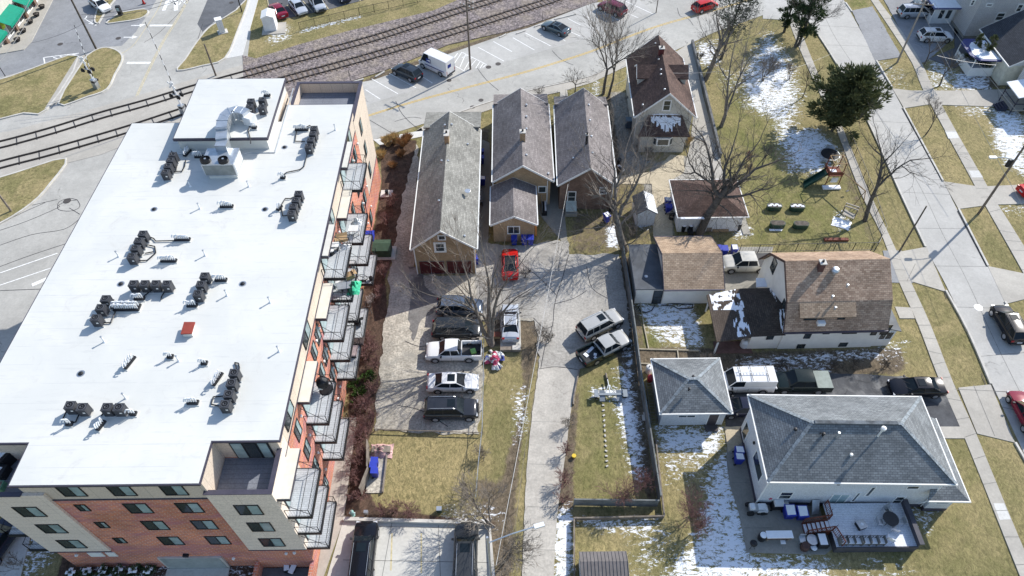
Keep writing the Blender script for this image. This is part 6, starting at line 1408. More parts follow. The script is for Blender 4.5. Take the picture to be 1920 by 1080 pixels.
# ---------------- trees ----------------
def bare_tree(name,label,px,py,H,r0_,seed,lean=(0,0),stems=1,spread=.55,levels=5,bark=m_bark,twig=m_twig,first=.28,group=None,cat='bare tree',gnarl=.18,z=0,twn=3,loc=None,kids_=(3,4),limbs=None,lr=.2,ltop=.05,sub=(1.6,3)):
    rnd=random.Random(seed); p=loc or G(px,py,z); t=thing(name,label,cat,(p[0],p[1],z-.05),0,group)
    A=MB();B=MB()
    def rv(d,a):
        o=d.orthogonal().normalized(); o=Matrix.Rotation(rnd.uniform(0,2*math.pi),3,d)@o
        return (Matrix.Rotation(a,3,o)@d).normalized()
    def grow(p,d,L,r,lv):
        n=3 if lv<=1 else 2
        if lv>=levels-1: n=2
        q=p;rr=r; end=r*(.66 if lv<levels else .4)
        for i in range(n):
            d=rv(d,rnd.uniform(0,gnarl)); d=(d+Vector((0,0,.05 if lv<3 else .10))).normalized()
            q2=q+d*L/n; r2=r+(end-r)*(i+1)/n
            (A if lv<=2 else B).tube(q,q2,rr,r2,n=7 if lv==0 else 5 if lv<3 else 3,cap=False); 
            if lv>=1 and i<n-1 and lv<levels and rnd.random()<.75: grow(q2,rv(d,rnd.uniform(.5,.95)),L*rnd.uniform(.45,.65),r2*.5,lv+1)
            q=q2; rr=r2
        if lv<levels:
            for k in range(rnd.randint(*kids_) if lv<levels-1 else twn):
                dd=rv(d,rnd.uniform(spread*.45,spread*1.15)); grow(q,dd,L*rnd.uniform(.62,.85),max(.012,end*rnd.uniform(.62,.88)),lv+1)
    if limbs:
        for li,L_ in enumerate(limbs):
            P=[Vector((*[a-b for a,b in zip(G(x,y,zz),p)],zz)) for x,y,zz in L_[0]]; ra,rb=L_[1],L_[2]; n=len(P)-1
            Q=[]
            for i in range(n):      # a little extra crookedness between the nodes
                Q.append(P[i]); Q.append(P[i].lerp(P[i+1],.5)+Vector((rnd.uniform(-.1,.1),rnd.uniform(-.1,.1),rnd.uniform(-.06,.06)))*(1 if li else .6))
            Q.append(P[n]); n=len(Q)-1
            for i in range(n):
                A.tube(Q[i],Q[i+1],ra+(rb-ra)*i/n,ra+(rb-ra)*(i+1)/n,n=8 if ra>.15 else 6,cap=False)
                if (li or i>n*.6) and i>0:
                    for k_ in range(1 if ra>.15 and i<n/2 else 2):
                        dd=rv((Q[i+1]-Q[i]).normalized(),rnd.uniform(.5,1.0)); rr_=(ra+(rb-ra)*i/n)*.42; grow(Q[i],dd,sub[0]*rnd.uniform(.6,1.1),max(.02,rr_),sub[1])
            grow(Q[n],(Q[n]-Q[n-1]).normalized(),sub[0]*1.1,rb,sub[1]-1)
        A.build('trunk',bark,t,smooth='all',uv=False); B.build('crown',twig,t,uv=False)
        return t
    for s_ in range(stems):
        a=rnd.uniform(0,2*math.pi) if stems>1 else 0; d=Vector((lean[0],lean[1],1)); 
        if stems>1: d+=Vector((math.cos(a+s_*2.4),math.sin(a+s_*2.4),0))*.35*rnd.uniform(.5,1.2)
        grow(Vector((rnd.uniform(-.2,.2)*(stems>1),rnd.uniform(-.2,.2)*(stems>1),0)),d.normalized(),H*first,r0_,0 if stems==1 else 0)
    A.build('trunk',bark,t,smooth='all',uv=False); B.build('crown',twig,t,uv=False)
    return t
TG='bare trees'
bare_tree('bare_tree','large bare multi-trunk tree among the parked cars, standing over the heap of rubbish',922,648,12,.22,11,bark=m_bark,group=TG,levels=5,twn=3,spread=.45,kids_=(2,4),sub=(1.7,3),limbs=[
 ([(922,648,0),(918,620,2.2),(917,587,4.6),(917,553,7),(915,520,9),(908,480,11)],.3,.05),([(924,646,0),(923,620,2.2),(927,578,5.2),(938,545,7.6),(957,520,9),(975,495,10)],.22,.04),
 ([(918,645,.3),(905,615,2.6),(895,590,4.6),(883,553,7),(878,525,8.6),(868,495,10)],.22,.04),([(920,622,2.5),(905,590,4.2),(880,575,5.5),(850,562,6.6),(820,556,7.5)],.13,.03),
 ([(926,600,3.6),(945,582,5),(968,557,6.6),(1000,538,7.6)],.13,.03),([(917,560,6.5),(925,520,8.6),(938,480,10.6)],.12,.03),([(905,610,3),(880,600,4),(850,595,5),(830,585,5.6)],.1,.03),([(895,590,4.6),(870,550,6.4),(845,520,7.8)],.1,.03)])
bare_tree('bare_tree','big bare oak with thick dark limbs leaning over the maroon-roofed garage',1310,441,11.5,.45,5,bark=m_barkd,twig=m_barkd,group=TG,gnarl=.35,levels=5,twn=3,spread=.8,kids_=(2,4),sub=(1.7,3),limbs=[
 ([(1310,441,0),(1328,402,3),(1350,369,5.4)],.5,.36),([(1350,369,5.4),(1338,348,6.4),(1337,330,7.2),(1332,300,8.4),(1323,268,9.6),(1312,248,10.3)],.27,.06),
 ([(1338,346,6.5),(1325,337,7),(1303,322,7.8),(1293,305,8.5),(1283,268,9.8)],.15,.04),([(1352,367,5.5),(1359,345,6.6),(1358,325,7.4),(1364,302,8.4),(1378,262,10)],.28,.06),
 ([(1359,345,6.6),(1376,334,7.2),(1390,312,8),(1398,295,8.8),(1425,262,10)],.2,.05),([(1352,367,5.5),(1372,356,6.2),(1393,337,7.2),(1415,317,8),(1440,308,8.7),(1465,298,9.2)],.24,.06),
 ([(1355,368,5.5),(1380,368,5.8),(1405,363,6.4),(1428,355,7),(1445,352,7.4)],.18,.04),([(1405,363,6.4),(1415,373,6.4),(1426,388,6.2)],.07,.03),([(1350,368,5.4),(1328,358,5.8),(1296,357,6.2)],.12,.04),([(1345,380,4.6),(1365,395,4.8),(1375,410,4.7)],.09,.03),([(1303,322,7.8),(1285,325,8),(1268,318,8.4)],.09,.03)])
bare_tree('bare_tree','big bare tree at the head of the long wooden fence, beside the dark flat roof',1172,470,12,.42,8,group=TG,gnarl=.25,levels=5,twn=3,spread=.55,kids_=(3,4),sub=(1.9,3),limbs=[
 ([(1172,470,0),(1162,440,2.2),(1156,412,4)],.46,.34),([(1156,412,4),(1166,388,5.2),(1180,365,6.4),(1193,345,7.4),(1203,322,8.6),(1212,300,9.6)],.24,.05),
 ([(1156,412,4),(1152,385,5.4),(1154,352,7),(1153,320,8.6),(1147,285,10.2)],.26,.05),([(1154,352,7),(1165,325,8.2),(1172,295,9.4),(1175,275,10)],.14,.04),([(1152,385,5.4),(1138,358,6.6),(1120,335,7.6),(1108,315,8.4)],.14,.04),
 ([(1157,418,3.6),(1140,424,3.6),(1112,427,3.4)],.11,.04),([(1160,405,4.3),(1175,408,4.6),(1190,398,5.2),(1198,385,5.6)],.09,.03),([(1170,462,.8),(1185,455,1.8),(1200,440,2.8)],.09,.03)])
bare_tree('bare_tree','taller bare tree left of the cottage by the main road',1131,176,12.5,.24,13,first=.33,levels=5,spread=.55,group=TG,lean=(.03,0))
bare_tree('bare_tree','slimmer bare tree beside the taller one left of the cottage',1141,181,12,.19,14,first=.36,levels=5,spread=.45,group=TG,lean=(.05,0))
bare_tree('bare_tree','bare dark street tree on the narrow grass strip west of the street',1622,413,11,.26,17,bark=m_barkd,twig=m_barkd,group=TG,gnarl=.22,levels=5,twn=2,spread=.6,kids_=(2,3),sub=(1.4,3),limbs=[
 ([(1622,413,0),(1630,385,1.8),(1641,358,3.6)],.26,.2),([(1641,358,3.6),(1648,332,5),(1653,307,6.2),(1652,280,7.5),(1645,252,8.8)],.16,.04),([(1645,350,4),(1662,333,5),(1680,317,6),(1707,300,7.2),(1737,297,8)],.15,.04),([(1652,310,6),(1672,290,7),(1692,268,8.2)],.1,.03),([(1652,290,7),(1635,275,7.8),(1622,258,8.6)],.09,.03),([(1690,310,6.4),(1705,322,6.8),(1722,328,7)],.06,.02)])
bare_tree('bare_tree','tall forked bare tree in the garden right of the long low driveway wall',1352,237,12,.22,41,group=TG,gnarl=.2,levels=5,twn=2,spread=.45,kids_=(2,4),sub=(1.6,3),limbs=[
 ([(1352,237,0),(1360,215,1.6)],.28,.24),([(1360,215,1.6),(1364,180,4),(1367,145,6.2),(1372,110,8.2),(1378,80,10)],.17,.04),([(1360,215,1.6),(1374,180,3.6),(1384,150,5.4),(1400,118,7.2),(1418,95,8.6)],.16,.04),
 ([(1366,150,6),(1350,125,7.4),(1342,100,8.6)],.1,.03),([(1380,162,4.8),(1405,145,5.8),(1432,135,6.8)],.1,.03),([(1388,140,6),(1395,105,7.6),(1402,75,9)],.08,.03)])
bare_tree('bare_tree','thick-trunked bare tree at the snowy bed right of the cottage',1322,150,10,.3,42,group=TG,gnarl=.22,levels=5,twn=2,spread=.5,kids_=(2,4),sub=(1.5,3),limbs=[
 ([(1322,150,0),(1336,120,2.4),(1347,93,4.6)],.36,.28),([(1347,93,4.6),(1350,68,6.4),(1345,42,8.2),(1342,15,10)],.2,.05),([(1347,93,4.6),(1362,75,6),(1378,52,7.6),(1392,30,9)],.18,.04),([(1345,98,4.2),(1332,80,5.6),(1318,58,7)],.1,.03),([(1355,84,5.4),(1378,78,6.2),(1400,72,7)],.09,.03)])
bare_tree('bare_shrub','wide upright bare shrub in the middle of the snowy garden strip',1430,150,3.6,.05,43,stems=7,first=.34,levels=4,spread=.55,group=TG,cat='shrub',twn=2)
bare_tree('bare_shrub','small upright bare shrub at the upper edge of the snow',1478,148,2.6,.04,44,stems=6,first=.34,levels=3,spread=.5,group=TG,cat='shrub',twn=3)
bare_tree('bare_tree','bare tree overhanging the top of the street from the dark conifers',1512,70,7,.12,45,first=.3,levels=5,spread=.55,bark=m_barkd,twig=m_barkd,group=TG,lean=(.35,.1),twn=2)
bare_tree('bare_shrub','tiny bare sapling by the corner path at the lower left',42,1062,1.8,.03,46,stems=4,first=.34,levels=3,spread=.6,cat='shrub')
bare_tree('bare_tree','small bare tree leaning in the parkway below the white suv driveway',1736,252,5,.09,51,first=.35,levels=4,spread=.6,bark=m_barkd,twig=m_barkd,group=TG,lean=(.25,.15))
bare_tree('bare_tree','small bare tree on the speckled lawn by the top right sidewalk',1762,160,5.5,.12,52,first=.3,levels=4,spread=.6,bark=m_barkd,twig=m_barkd,group=TG,lean=(.15,.1))
bare_tree('bare_tree','small bare tree with a mulch ring right of the upper timber utility pole',1733,120,5.5,.1,53,first=.3,levels=4,spread=.6,bark=m_barkd,twig=m_barkd,group=TG,lean=(.25,.1))
bare_tree('bare_tree','bare tree at the top edge beside the dark conifer',1490,88,10,.2,54,first=.3,levels=5,spread=.5,bark=m_barkd,twig=m_barkd,group=TG,lean=(.15,.0))
bare_tree('bare_tree','young bare tree beside the far stretch of garden fence',1505,182,5,.08,55,first=.32,levels=4,spread=.5,bark=m_barkd,twig=m_barkd,group=TG,lean=(.12,.1))
bare_tree('bare_tree','small round bare tree in front of the middle bungalow by the main road',1013,190,3.6,.09,56,first=.25,levels=4,spread=.8,bark=m_barkd,twig=m_barkd,group=TG)
bare_tree('bare_tree','small gnarled bare tree between the two mauve-roofed bungalows by the road',1078,175,4.2,.1,57,first=.3,levels=4,spread=.8,bark=m_barkd,twig=m_barkd,group=TG,gnarl=.35)
bare_tree('bare_tree','bare saplings leaning over the end of the concrete car park',925,985,6.5,.09,61,stems=4,first=.3,levels=4,spread=.6,group=TG,lean=(-.2,0))
bare_tree('bare_shrub','fine bare shrub growing against the alley verge at the bottom',950,1040,5,.06,62,stems=4,first=.3,levels=4,spread=.7,group=TG,cat='shrub')
bare_tree('bare_shrub','pale bare sapling in the mulch next to the lowest balconies',697,588,3.2,.05,63,first=.25,levels=4,spread=.6,cat='shrub',twig=flat('pale_twigs',(.38,.33,.31),.9))
SG='leafless shrubs'
MS='reddish bare shrubs along the planting strip'
for i,(x,y,w_) in enumerate(((693,640,'level with the charcoal minivan'),(703,655,'at the lot edge level with the white pickup'),(690,672,'beside the lowest pink bench balcony'),(706,690,'between pickup and white sedan on the strip edge'),(698,735,'just right of the lower green shrub'),(684,770,'next to the pale path top'),(697,790,'level with the graphite suv bumper'),(681,800,'hugging the path below its top end'),(676,825,'midway down the pale path'),(690,812,'left of the enclosure\'s far end'),(670,870,'against the path beside the enclosure'),(722,520,'just below the green dumpster'),(712,555,'in shade above the pale sapling'),(726,420,'in deep shade above the dumpster'),(733,385,'in deep shade near the concrete pad'),(740,955,'under the lower end of the dry lawn'),(770,965,'in mulch near the middle of the car park wall'))):
    bare_tree('bare_shrub','reddish bare shrub '+w_,x,y,1.5+.3*(i%3),.03,300+i,stems=7,first=.34,levels=3,spread=.8,bark=m_twigr,twig=m_twigr,group=MS,cat='shrub',kids_=(3,4),twn=4)
for x,y,H,s_,mt_,lab in ((925,560,2.5,71,m_twig,'tangle of bare stems above the silver sedan pad'),(1012,640,2.6,72,m_twig,'bare brush along the kerb right of the concrete pad'),
 (1296,965,3.4,73,m_twigr,'large reddish-brown leafless shrub in the snowy yard'),(1308,990,3.0,74,m_twigr,'second reddish leafless shrub at the foot of the large one'),
 (1168,940,3.2,75,m_twigr,'reddish bare shrub inside the corner of the double fence'),(1205,915,2.4,76,m_twigr,'low reddish shrub against the inner fence corner'),
 (1325,690,2.,77,m_twig,'bushy brown shrub behind the square hip-roofed garage'),(1655,690,1.5,78,m_barkd,'low dark hedge shrub by the black driveway, street end'),
 (1560,692,1.3,79,m_barkd,'low dark hedge shrub by the black driveway, middle'),(1600,690,1.4,80,m_barkd,'low dark hedge shrub by the black driveway, right of middle'),(1460,688,1.3,81,m_barkd,'low dark hedge shrub by the black driveway, house end'),
 (1062,850,1.6,82,m_twigr,'brown hedge shrub along the alley, upper part'),(1066,800,1.6,83,m_twig,'brown hedge shrub along the alley, top end'),(1060,905,2.,84,m_twigr,'brown hedge shrub along the alley beside its shadow'),(1058,945,1.6,85,m_twigr,'brown hedge shrub along the alley, lower end'),
 (1400,300,1.5,86,m_twigr,'red-stemmed low shrub on the lawn under the oak limbs'),(1402,325,1.4,87,m_twigr,'dark red low shrub below the red-stemmed one'),
 (668,902,1.8,88,m_twigr,'pinkish bare shrub in the mulch left of the bin enclosure'),(672,935,1.6,89,m_twigr,'pinkish bare shrub nearest the hydrant'),(715,965,1.4,90,m_twigr,'pinkish bare shrub spreading below the bin enclosure'),
 (683,850,1.5,91,m_twigr,'dark bare shrub in the mulch by the path corner'),(690,760,1.5,92,m_twigr,'reddish bare shrub left of the graphite suv'),(688,650,1.4,93,m_twigr,'reddish bare shrub below the pale sapling'),
 (1310,115,1.6,94,m_barkd,'dark scrubby shrub in the snowy bed by the driveway wall'),(1130,380,2.2,95,m_twig,'tangled bare shrub behind the red-brown bungalow'),(1215,300,2,96,m_twig,'fine bare shrub behind the cottage, lying in shade'),(1185,440,1.6,97,m_twig,'bare shrub in front of the small shed'),
 (1030,640,1.2,98,m_barkd,'low dark brush at the alley mouth'),(985,520,1.5,99,m_barkd,'dark weeds in a crack right of the red coupe'),(880,930,2.4,100,m_twig,'bare brush at the lower corner of the dry lawn'),(905,860,1.6,101,m_twig,'thin brush along the wire fence')):
    bare_tree('bare_shrub',lab,x,y,H,.035,s_,stems=7 if H>1.8 else 5,first=.34,levels=3,spread=.7,bark=mt_,twig=mt_,group=SG,cat='shrub',kids_=(3,4),twn=4)
# conifers: many leaf sprays on limbs
def conif_mat(name,a,b):
    t=NT(name); p=t.pos(); t.col(t.mix(t.ramp(t.noise(p,1.3,4,.7),.3,.7),a,b)); return t.end(.8,spec=.2)
m_jun=conif_mat('dark_conifer_foliage',(.065,.08,.032),(.19,.195,.085)); m_fir=conif_mat('conifer_foliage',(.03,.06,.025),(.09,.12,.05))
def spray(mb,p,d,L,w,rnd):
    d=d.normalized(); s_=d.cross(Vector((rnd.uniform(-1,1),rnd.uniform(-1,1),rnd.uniform(-.3,1)))).normalized()*w
    a=p-d*L*.3; mb.add([a-s_*.5,p+d*L*.2-s_,p+d*L,p+d*L*.2+s_,a+s_*.5],[(0,1,2,3,4)])
def juniper(px,py,label,H=10,Rm=3.6,seed=1,lean=(.0,.0),name='conifer',mat=None,cone=.0,dens=1.,asp=1.,skip=.0,z0=.15,clumps=60,leaf=.34):
    rnd=random.Random(seed); p=G(px,py); t=thing(name,label,'conifer',(p[0],p[1],0),0)
    A=MB(); A.tube((0,0,-.1),(lean[0]*H*.5,lean[1]*H*.5,H*.5),.22,.14,n=8,cap=False); A.tube((lean[0]*H*.5,lean[1]*H*.5,H*.5),(lean[0]*H*.9,lean[1]*H*.9,H*.9),.14,.04,n=6,cap=False)
    B=MB()
    for c in range(clumps):
        f=rnd.uniform(z0,1)
        prof=(math.sin(math.pi*min(1,(f-z0)/(1-z0)*.95+.04))**.6) if not cone else (1-f)**cone*1.0+.06
        a=rnd.uniform(0,2*math.pi); rr=Rm*prof*(rnd.uniform(.0,1.12)**.6)*(1+.26*math.sin(3*a+seed+f*4)+.2*math.sin(7*a+f*9))
        ctr=Vector((lean[0]*H*f+rr*math.cos(a)*asp,lean[1]*H*f+rr*math.sin(a),H*f+(rr*.35 if clumps>200 else 0)*math.sin(a*5+seed))); tr=Vector((lean[0]*H*f,lean[1]*H*f,max(.4,H*f-rr*.35)))
        A.tube(tr,ctr,.05,.015,n=3,cap=False)
        out=(ctr-tr); out=out.normalized() if out.length>.05 else Vector((0,0,1)); cs=Rm*(.34 if clumps<200 else .2)*rnd.uniform(.6,1.25)*(1-.4*f if cone else 1)
        for k in range(int(95*dens)):
            g=Vector((rnd.gauss(0,.45),rnd.gauss(0,.45),rnd.gauss(0,.34)))*cs; q=ctr+g
            spray(B,q,g.normalized()*.7+out*.8+Vector((0,0,rnd.uniform(-.1,.7))) if g.length>0 else out,leaf*rnd.uniform(.6,1.3),leaf*.22,rnd)
    A.build('trunk',m_barkd,t,uv=False); B.build('crown',mat or m_jun,t,uv=False); return t
juniper(1560,245,'large dense dark evergreen tree overhanging the sidewalk and street',8.4,3.5,4,(.13,.06),clumps=210,dens=.85,asp=1.15,leaf=.40,z0=.16)
juniper(1497,85,'dark ragged evergreen at the top edge beside the snowy garden',10,2.1,5,(.05,0),mat=m_fir,clumps=60,dens=.9,leaf=.3)
juniper(1470,60,'narrow reddish-green evergreen left of the ragged one',7,1.3,6,(.0,0),mat=m_fir,clumps=35,dens=.8,leaf=.3)
juniper(1352,110,'tall open evergreen with grey-green needles above the cottage driveway',11.5,2.5,7,(.09,.0),mat=conif_mat('grey_green_needles',(.035,.05,.035),(.12,.14,.10)),clumps=75,dens=.45,leaf=.26,z0=.35)
juniper(1815,118,'dark slim evergreen beside the snowy curved porch',4.5,.9,8,(0,0),cone=.6,clumps=34,dens=.8,leaf=.2,z0=.05)
juniper(1836,128,'second slim evergreen against the snowy curved porch',5,1.1,9,(0,0),cone=.6,clumps=36,dens=.8,leaf=.2,z0=.05)
for x,y,s_,lab in ((665,715,11,'upper small green shrub in the mulch by the lowest balcony'),(673,745,12,'lower small green shrub in the mulch'),(694,712,13,'rounded green shrub at the edge of the gravel lot')):
    o=juniper(x,y,lab,1.1,.75,s_,name='evergreen_shrub',mat=conif_mat('shrub_green%d'%s_,(.03,.07,.015),(.08,.14,.03)),clumps=16,dens=.5,leaf=.16,z0=.1); o['category']='shrub'
# ornamental grasses and small shrubs near the far building corner
m_straw=flat('straw_grass',(.60,.46,.24),.9,var=.25,scale=2,coord='pos'); m_rust=flat('rust_grass',(.42,.26,.13),.9,var=.3,scale=2,coord='pos')
def tuft(name,lab,cat,px,py,H,Rr,seed,mat,n=260,z=0,group=None):
    rnd=random.Random(seed); p=G(px,py,z); mb=MB()
    for i in range(n):
        a=rnd.uniform(0,2*math.pi); o=Vector((rnd.gauss(0,.12),rnd.gauss(0,.12),0)); d=Vector((math.cos(a)*Rr*rnd.uniform(.1,1),math.sin(a)*Rr*rnd.uniform(.1,1),H*rnd.uniform(.6,1)))
        s_=Vector((-math.sin(a),math.cos(a),0))*.03; mid=o+d*.55+Vector((0,0,H*.12))
        mb.add([o-s_,o+s_,mid+s_,o+d,mid-s_],[(0,1,2,3,4)])
    o=mb.build(name,mat,uv=False); o.location=(p[0],p[1],z); return tag(o,lab,cat,group)
GG='ornamental grass clumps by the far corner of the apartment block'
for x,y,H,rr,mt_,lab in ((728,272,1.5,.9,m_straw,'pale straw grass clump nearest the white corner slab'),(740,268,1.7,.9,m_straw,'tallest straw grass clump beside the bare sapling at the corner slab'),(756,273,1.4,1.0,m_rust,'rust-tinged grass clump right of the tallest one'),(716,295,1.2,.8,m_straw,'straw grass clump against the tan wall'),
  (752,291,.8,.8,m_rust,'low rust grass clump in the middle of the bed'),(737,312,.7,.7,m_rust,'low rust grass clump below the middle one'),(765,262,1.0,.8,m_rust,'rust grass clump at the far end of the bed'),(1288,270,1.3,.9,m_straw,'straw coloured shrub clump at the cottage back corner'),(1283,258,.9,.6,m_rust,'small rusty clump behind the straw one at the cottage corner')):
    tuft('ornamental_grass',lab,'grass clump',x,y,H,rr,int(x),mt_,group=GG if x<1000 else None)
for i,(x,y) in enumerate(((140,1078),(170,1076),(200,1074),(228,1074),(256,1074),(284,1074))):
    p=G(x,y); o=juniper(x,y,['leftmost','second','third','fourth','fifth','sixth'][i]+' snow-dusted round shrub in the row under the brick wall',.9,.5,200+i,name='round_shrub',mat=m_fir,clumps=14,dens=.4,leaf=.15,z0=.1); o['category']='shrub'; o['group']='round shrubs under the brick wall'
    
    for k in range(4): o2=crump(MB(),.34,.26,.14,i*5+k,6).build('snow_patch',m_snow,o); o2.location=(.22*math.cos(k*1.7+i),.2*math.sin(k*1.7+i),.72)
# ---------------- fences ----------------
def board_fence(pts,h,lab,mat=m_dkwood,z=0,name='wooden_fence',posts=2.4,th=.06,gap=.0):
    P=[Vector(G(*p)) for p in pts]; t=thing(name,lab,'fence',(0,0,0)); m=MB();q=MB();c=MB()
    for a,b in zip(P[:-1],P[1:]):
        L=(b-a).length; d=(b-a)/L; ang=math.atan2(d.y,d.x); n=int(L/.155)
        for i in range(n):
            x=a+d*(i+.5)*L/n; m.rbox((x.x,x.y,h/2),L/n*.93,th*.5,h-.05+(i*7%3)*.008,ang)
        c.rbox(((a.x+b.x)/2,(a.y+b.y)/2,h+.01),L,.12,.04,ang)
        c.rbox(((a.x+b.x)/2,(a.y+b.y)/2,h*.3),L,.07,.09,ang)
    m.build('boards',mat,t); c.build('top_rail',mat,t)
    for p in arc(P,posts): MB().box(p.x-.06,p.x+.06,p.y-.06,p.y+.06,0,h+.06).build('post',mat,t)
    return t
m_fgrey=flat('grey_green_fence',(.155,.165,.165),.85,var=.25,scale=1.2,coord='pos')
board_fence([(1166,482),(1178,560),(1190,650),(1199,722),(1214,815),(1234,945)],1.7,'long dark grey board fence running from the leaning tree down to the fence corner',m_fgrey)
board_fence([(1076,948),(1232,950)],1.3,'short dark board fence closing the lower end of the narrow lawn',m_fgrey)
board_fence([(1228,828),(1244,972),(1076,976)],.55,'low timber edging fence around the outer bed',m_wood,name='low_fence')
board_fence([(1076,976),(1076,1095)],.5,'low board edging along the snowy alley verge',m_wood,name='low_fence')
def wire_fence(pts,h,lab,mat=m_galv,name='chain_link_fence',step=2.4,rails=1,r_=.03,fill=None,cat='fence'):
    P=[Vector(G(*p)) for p in pts]; t=thing(name,lab,cat,(0,0,0)); m=MB()
    for a,b in zip(P[:-1],P[1:]):
        m.tube((a.x,a.y,h),(b.x,b.y,h),r_,n=4)
        if rails>1: m.tube((a.x,a.y,.15),(b.x,b.y,.15),r_,n=4)
        if fill:
            L=(b-a).length; n=int(L/fill)
            for i in range(n): q=a.lerp(b,i/n); m.tube((q.x,q.y,.1),(q.x,q.y,h),.010,n=3,cap=False)
    m.build('rails',mat,t)
    for p in arc(P,step): MB().tube((p.x,p.y,0),(p.x,p.y,h+.05),r_*1.25,n=6).build('post',mat,t)
    return t
wire_fence([(908,640),(907,720),(905,815),(898,880),(893,945)],1.3,'silver chain-link fence between the gravel lot and the alley grass',step=2.6,fill=.28)
wire_fence([(703,808),(905,815)],.35,'low pipe rail between the gravel lot and the dry lawn',m_wood,'pipe_rail',step=3.,r_=.05)
wire_fence([(1385,475),(1500,472),(1640,470)],1.3,'black metal fence behind the gambrel house',m_black,'iron_fence',step=2.1,rails=2,fill=.3)
wire_fence([(1640,470),(1655,440),(1628,360),(1608,310),(1585,255)],1.3,'black metal fence along the sidewalk beside the play garden',m_black,'iron_fence',step=2.1,rails=2,fill=.3)
wire_fence([(563,57),(675,29),(790,4)],1.3,'black railings beyond the railway beside the car lot',m_black,'iron_fence',step=2.4,rails=2,fill=.2)
wire_fence([(1060,180),(1150,172),(1172,160),(1176,120),(1200,108)],1.0,'thin grey wire fence in front of the cottage lawn',m_galv,'wire_fence',r_=.018)
wire_fence([(1302,100),(1318,72),(1345,66)],1.1,'dark wire fence round the snowy bed beside the main road',m_black,'wire_fence',r_=.02,fill=.4)
wire_fence([(1010,690),(1000,760),(983,860),(968,980),(960,1095)],.9,'rusty wire fence along the grass side of the alley',m_wood,'wire_fence',r_=.018)
o=kerb('garden_wall',smooth([(1297,82),(1322,180),(1350,296)],4),w=.3,h=.7,mat=m_dkwood,kind=None); tag(o,'long low dark wall along the cottage driveway','wall')
o=kerb('retaining_wall',[(645,975),(918,983),(926,1095)],w=.3,h=.35,mat=m_kerb,kind=None); tag(o,'low pale concrete wall round the concrete car park','wall')
o=kerb('timber_edging',[(1086,694),(1076,745),(1075,760)],w=.12,h=.25,mat=m_wood,kind=None); tag(o,'weathered timber edging at the top of the narrow lawn','edging')
for pts,lab in (([(1200,565),(1207,610),(1216,655)],'left timber edging of the half-snowy garden bed'),([(1190,655),(1270,657),(1310,658)],'timber edging across the foot of the half-snowy garden'),([(1196,682),(1225,683)],'short timber edging above the hip-roofed garage'),([(1270,657),(1272,675)],'short upright timber edging beside the brown bed')):
    tag(kerb('timber_edging',pts,w=.1,h=.12,mat=flat('pale_edging',(.4,.36,.28),.9,coord='pos'),kind=None),lab,'edging')
for i in range(14):
    pass
# bricks row in the narrow lawn
t=thing('stepping_stones','dotted row of small stones down the middle of the narrow lawn','stones',(0,0,0))
for i in range(13): p=G(1131+i*.6,760+i*9.5); MB().rbox((p[0],p[1],.02),.22,.14,.08,.3*i).build('stone',m_kerb,t)
# ---------------- poles, wires, signals ----------------
def upole(px,py,tx,ty,r_,lab,arms=(),mat=m_pole,Hh=None,lamp=None,can=None):
    """base pixel, top pixel -> height by the plane of the base"""
    b=G(px,py); H_=Hh or max(2,min(16,onY(tx,ty,b[1])[1]))
    t=thing('utility_pole' if not lamp else 'street_lamp',lab,'utility pole' if not lamp else 'street lamp',(b[0],b[1],0)); MB().tube((0,0,-.2),(0,0,H_),r_,r_*.72,n=10).build('pole',mat,t,smooth=True)
    for z_,L_,ang in arms:
        c,s_=math.cos(R(ang)),math.sin(R(ang)); a=MB().rbox((0,0,z_),L_,.10,.12,R(ang)).build('crossarm',m_wood,t)
        m=MB()
        for k in (-.45,-.2,.2,.45): m.lathe((c*L_*k,s_*L_*k,z_+.06),[(.04,0),(.07,.05),(.05,.16)],6)
        m.build('insulator',m_alum,a)
    if lamp:
        z_,dx,dy=lamp; m=MB().path([(0,0,z_),(dx*.5,dy*.5,z_+.35),(dx,dy,z_+.4)],.05,6); a=m.build('lamp_arm',m_galv,t); L_=math.hypot(dx,dy)
        MB().rbox((dx*(1+.25/L_),dy*(1+.25/L_),z_+.38),.75,.32,.16,math.atan2(dy,dx)).build('lamp_head',m_alum,t)
    if can: MB().lathe((can[1],can[2],can[0]),[(.24,0),(.25,.05),(.25,.85),(.2,.92)],12).build('transformer',m_black,t)
    return t,(b[0],b[1],H_)
P1=upole(882,130,877,3,.15,'timber utility pole with crossarms beside the hatched bay',arms=((10.4,2.6,-38),(9.6,2.4,-38)),Hh=11)
P2=upole(1835,400,1920,285,.15,'timber utility pole with transformer and street lamp by the second sidewalk driveway',lamp=(7.9,-2.3,.05),can=(7.0,-.35,.1),Hh=11.5)
P3=upole(1686,472,1743,391,.10,'slim dark pole at the sidewalk corner beside the gambrel house',mat=m_barkd,Hh=6.9)
P4=upole(1682,117,1716,3,.14,'grey timber utility pole with crossarm in the top right parkway',arms=((8.8,2.6,-10),),mat=flat('grey_pole',(.30,.27,.24),.9),Hh=9.4)
P5=upole(181,93,132,-8,.16,'tall dark timber pole behind the crossing signal',mat=m_barkd,arms=(),Hh=12)
P6=upole(405,142,385,100,.14,'short leaning timber pole behind the white penthouse roof',Hh=5)
P7=upole(10,143,2,125,.06,'short sign post at the left edge of the upper lawn',mat=m_black,Hh=1.9)
P8=upole(454,23,446,-5,.10,'dark slim pole at the corner of the dark asphalt',mat=m_black,Hh=5)
P9=upole(22,397,-10,355,.13,'timber pole stump on the lower left grass island',mat=m_wood,Hh=4.5)
P10=upole(657,150,653,129,.04,'thin dark marker post beside the ballast',mat=m_black,Hh=1.6)
P11=upole(1017,38,1017,18,.04,'thin marker post by the steel blue-grey saloon',mat=m_wood,Hh=1.6)
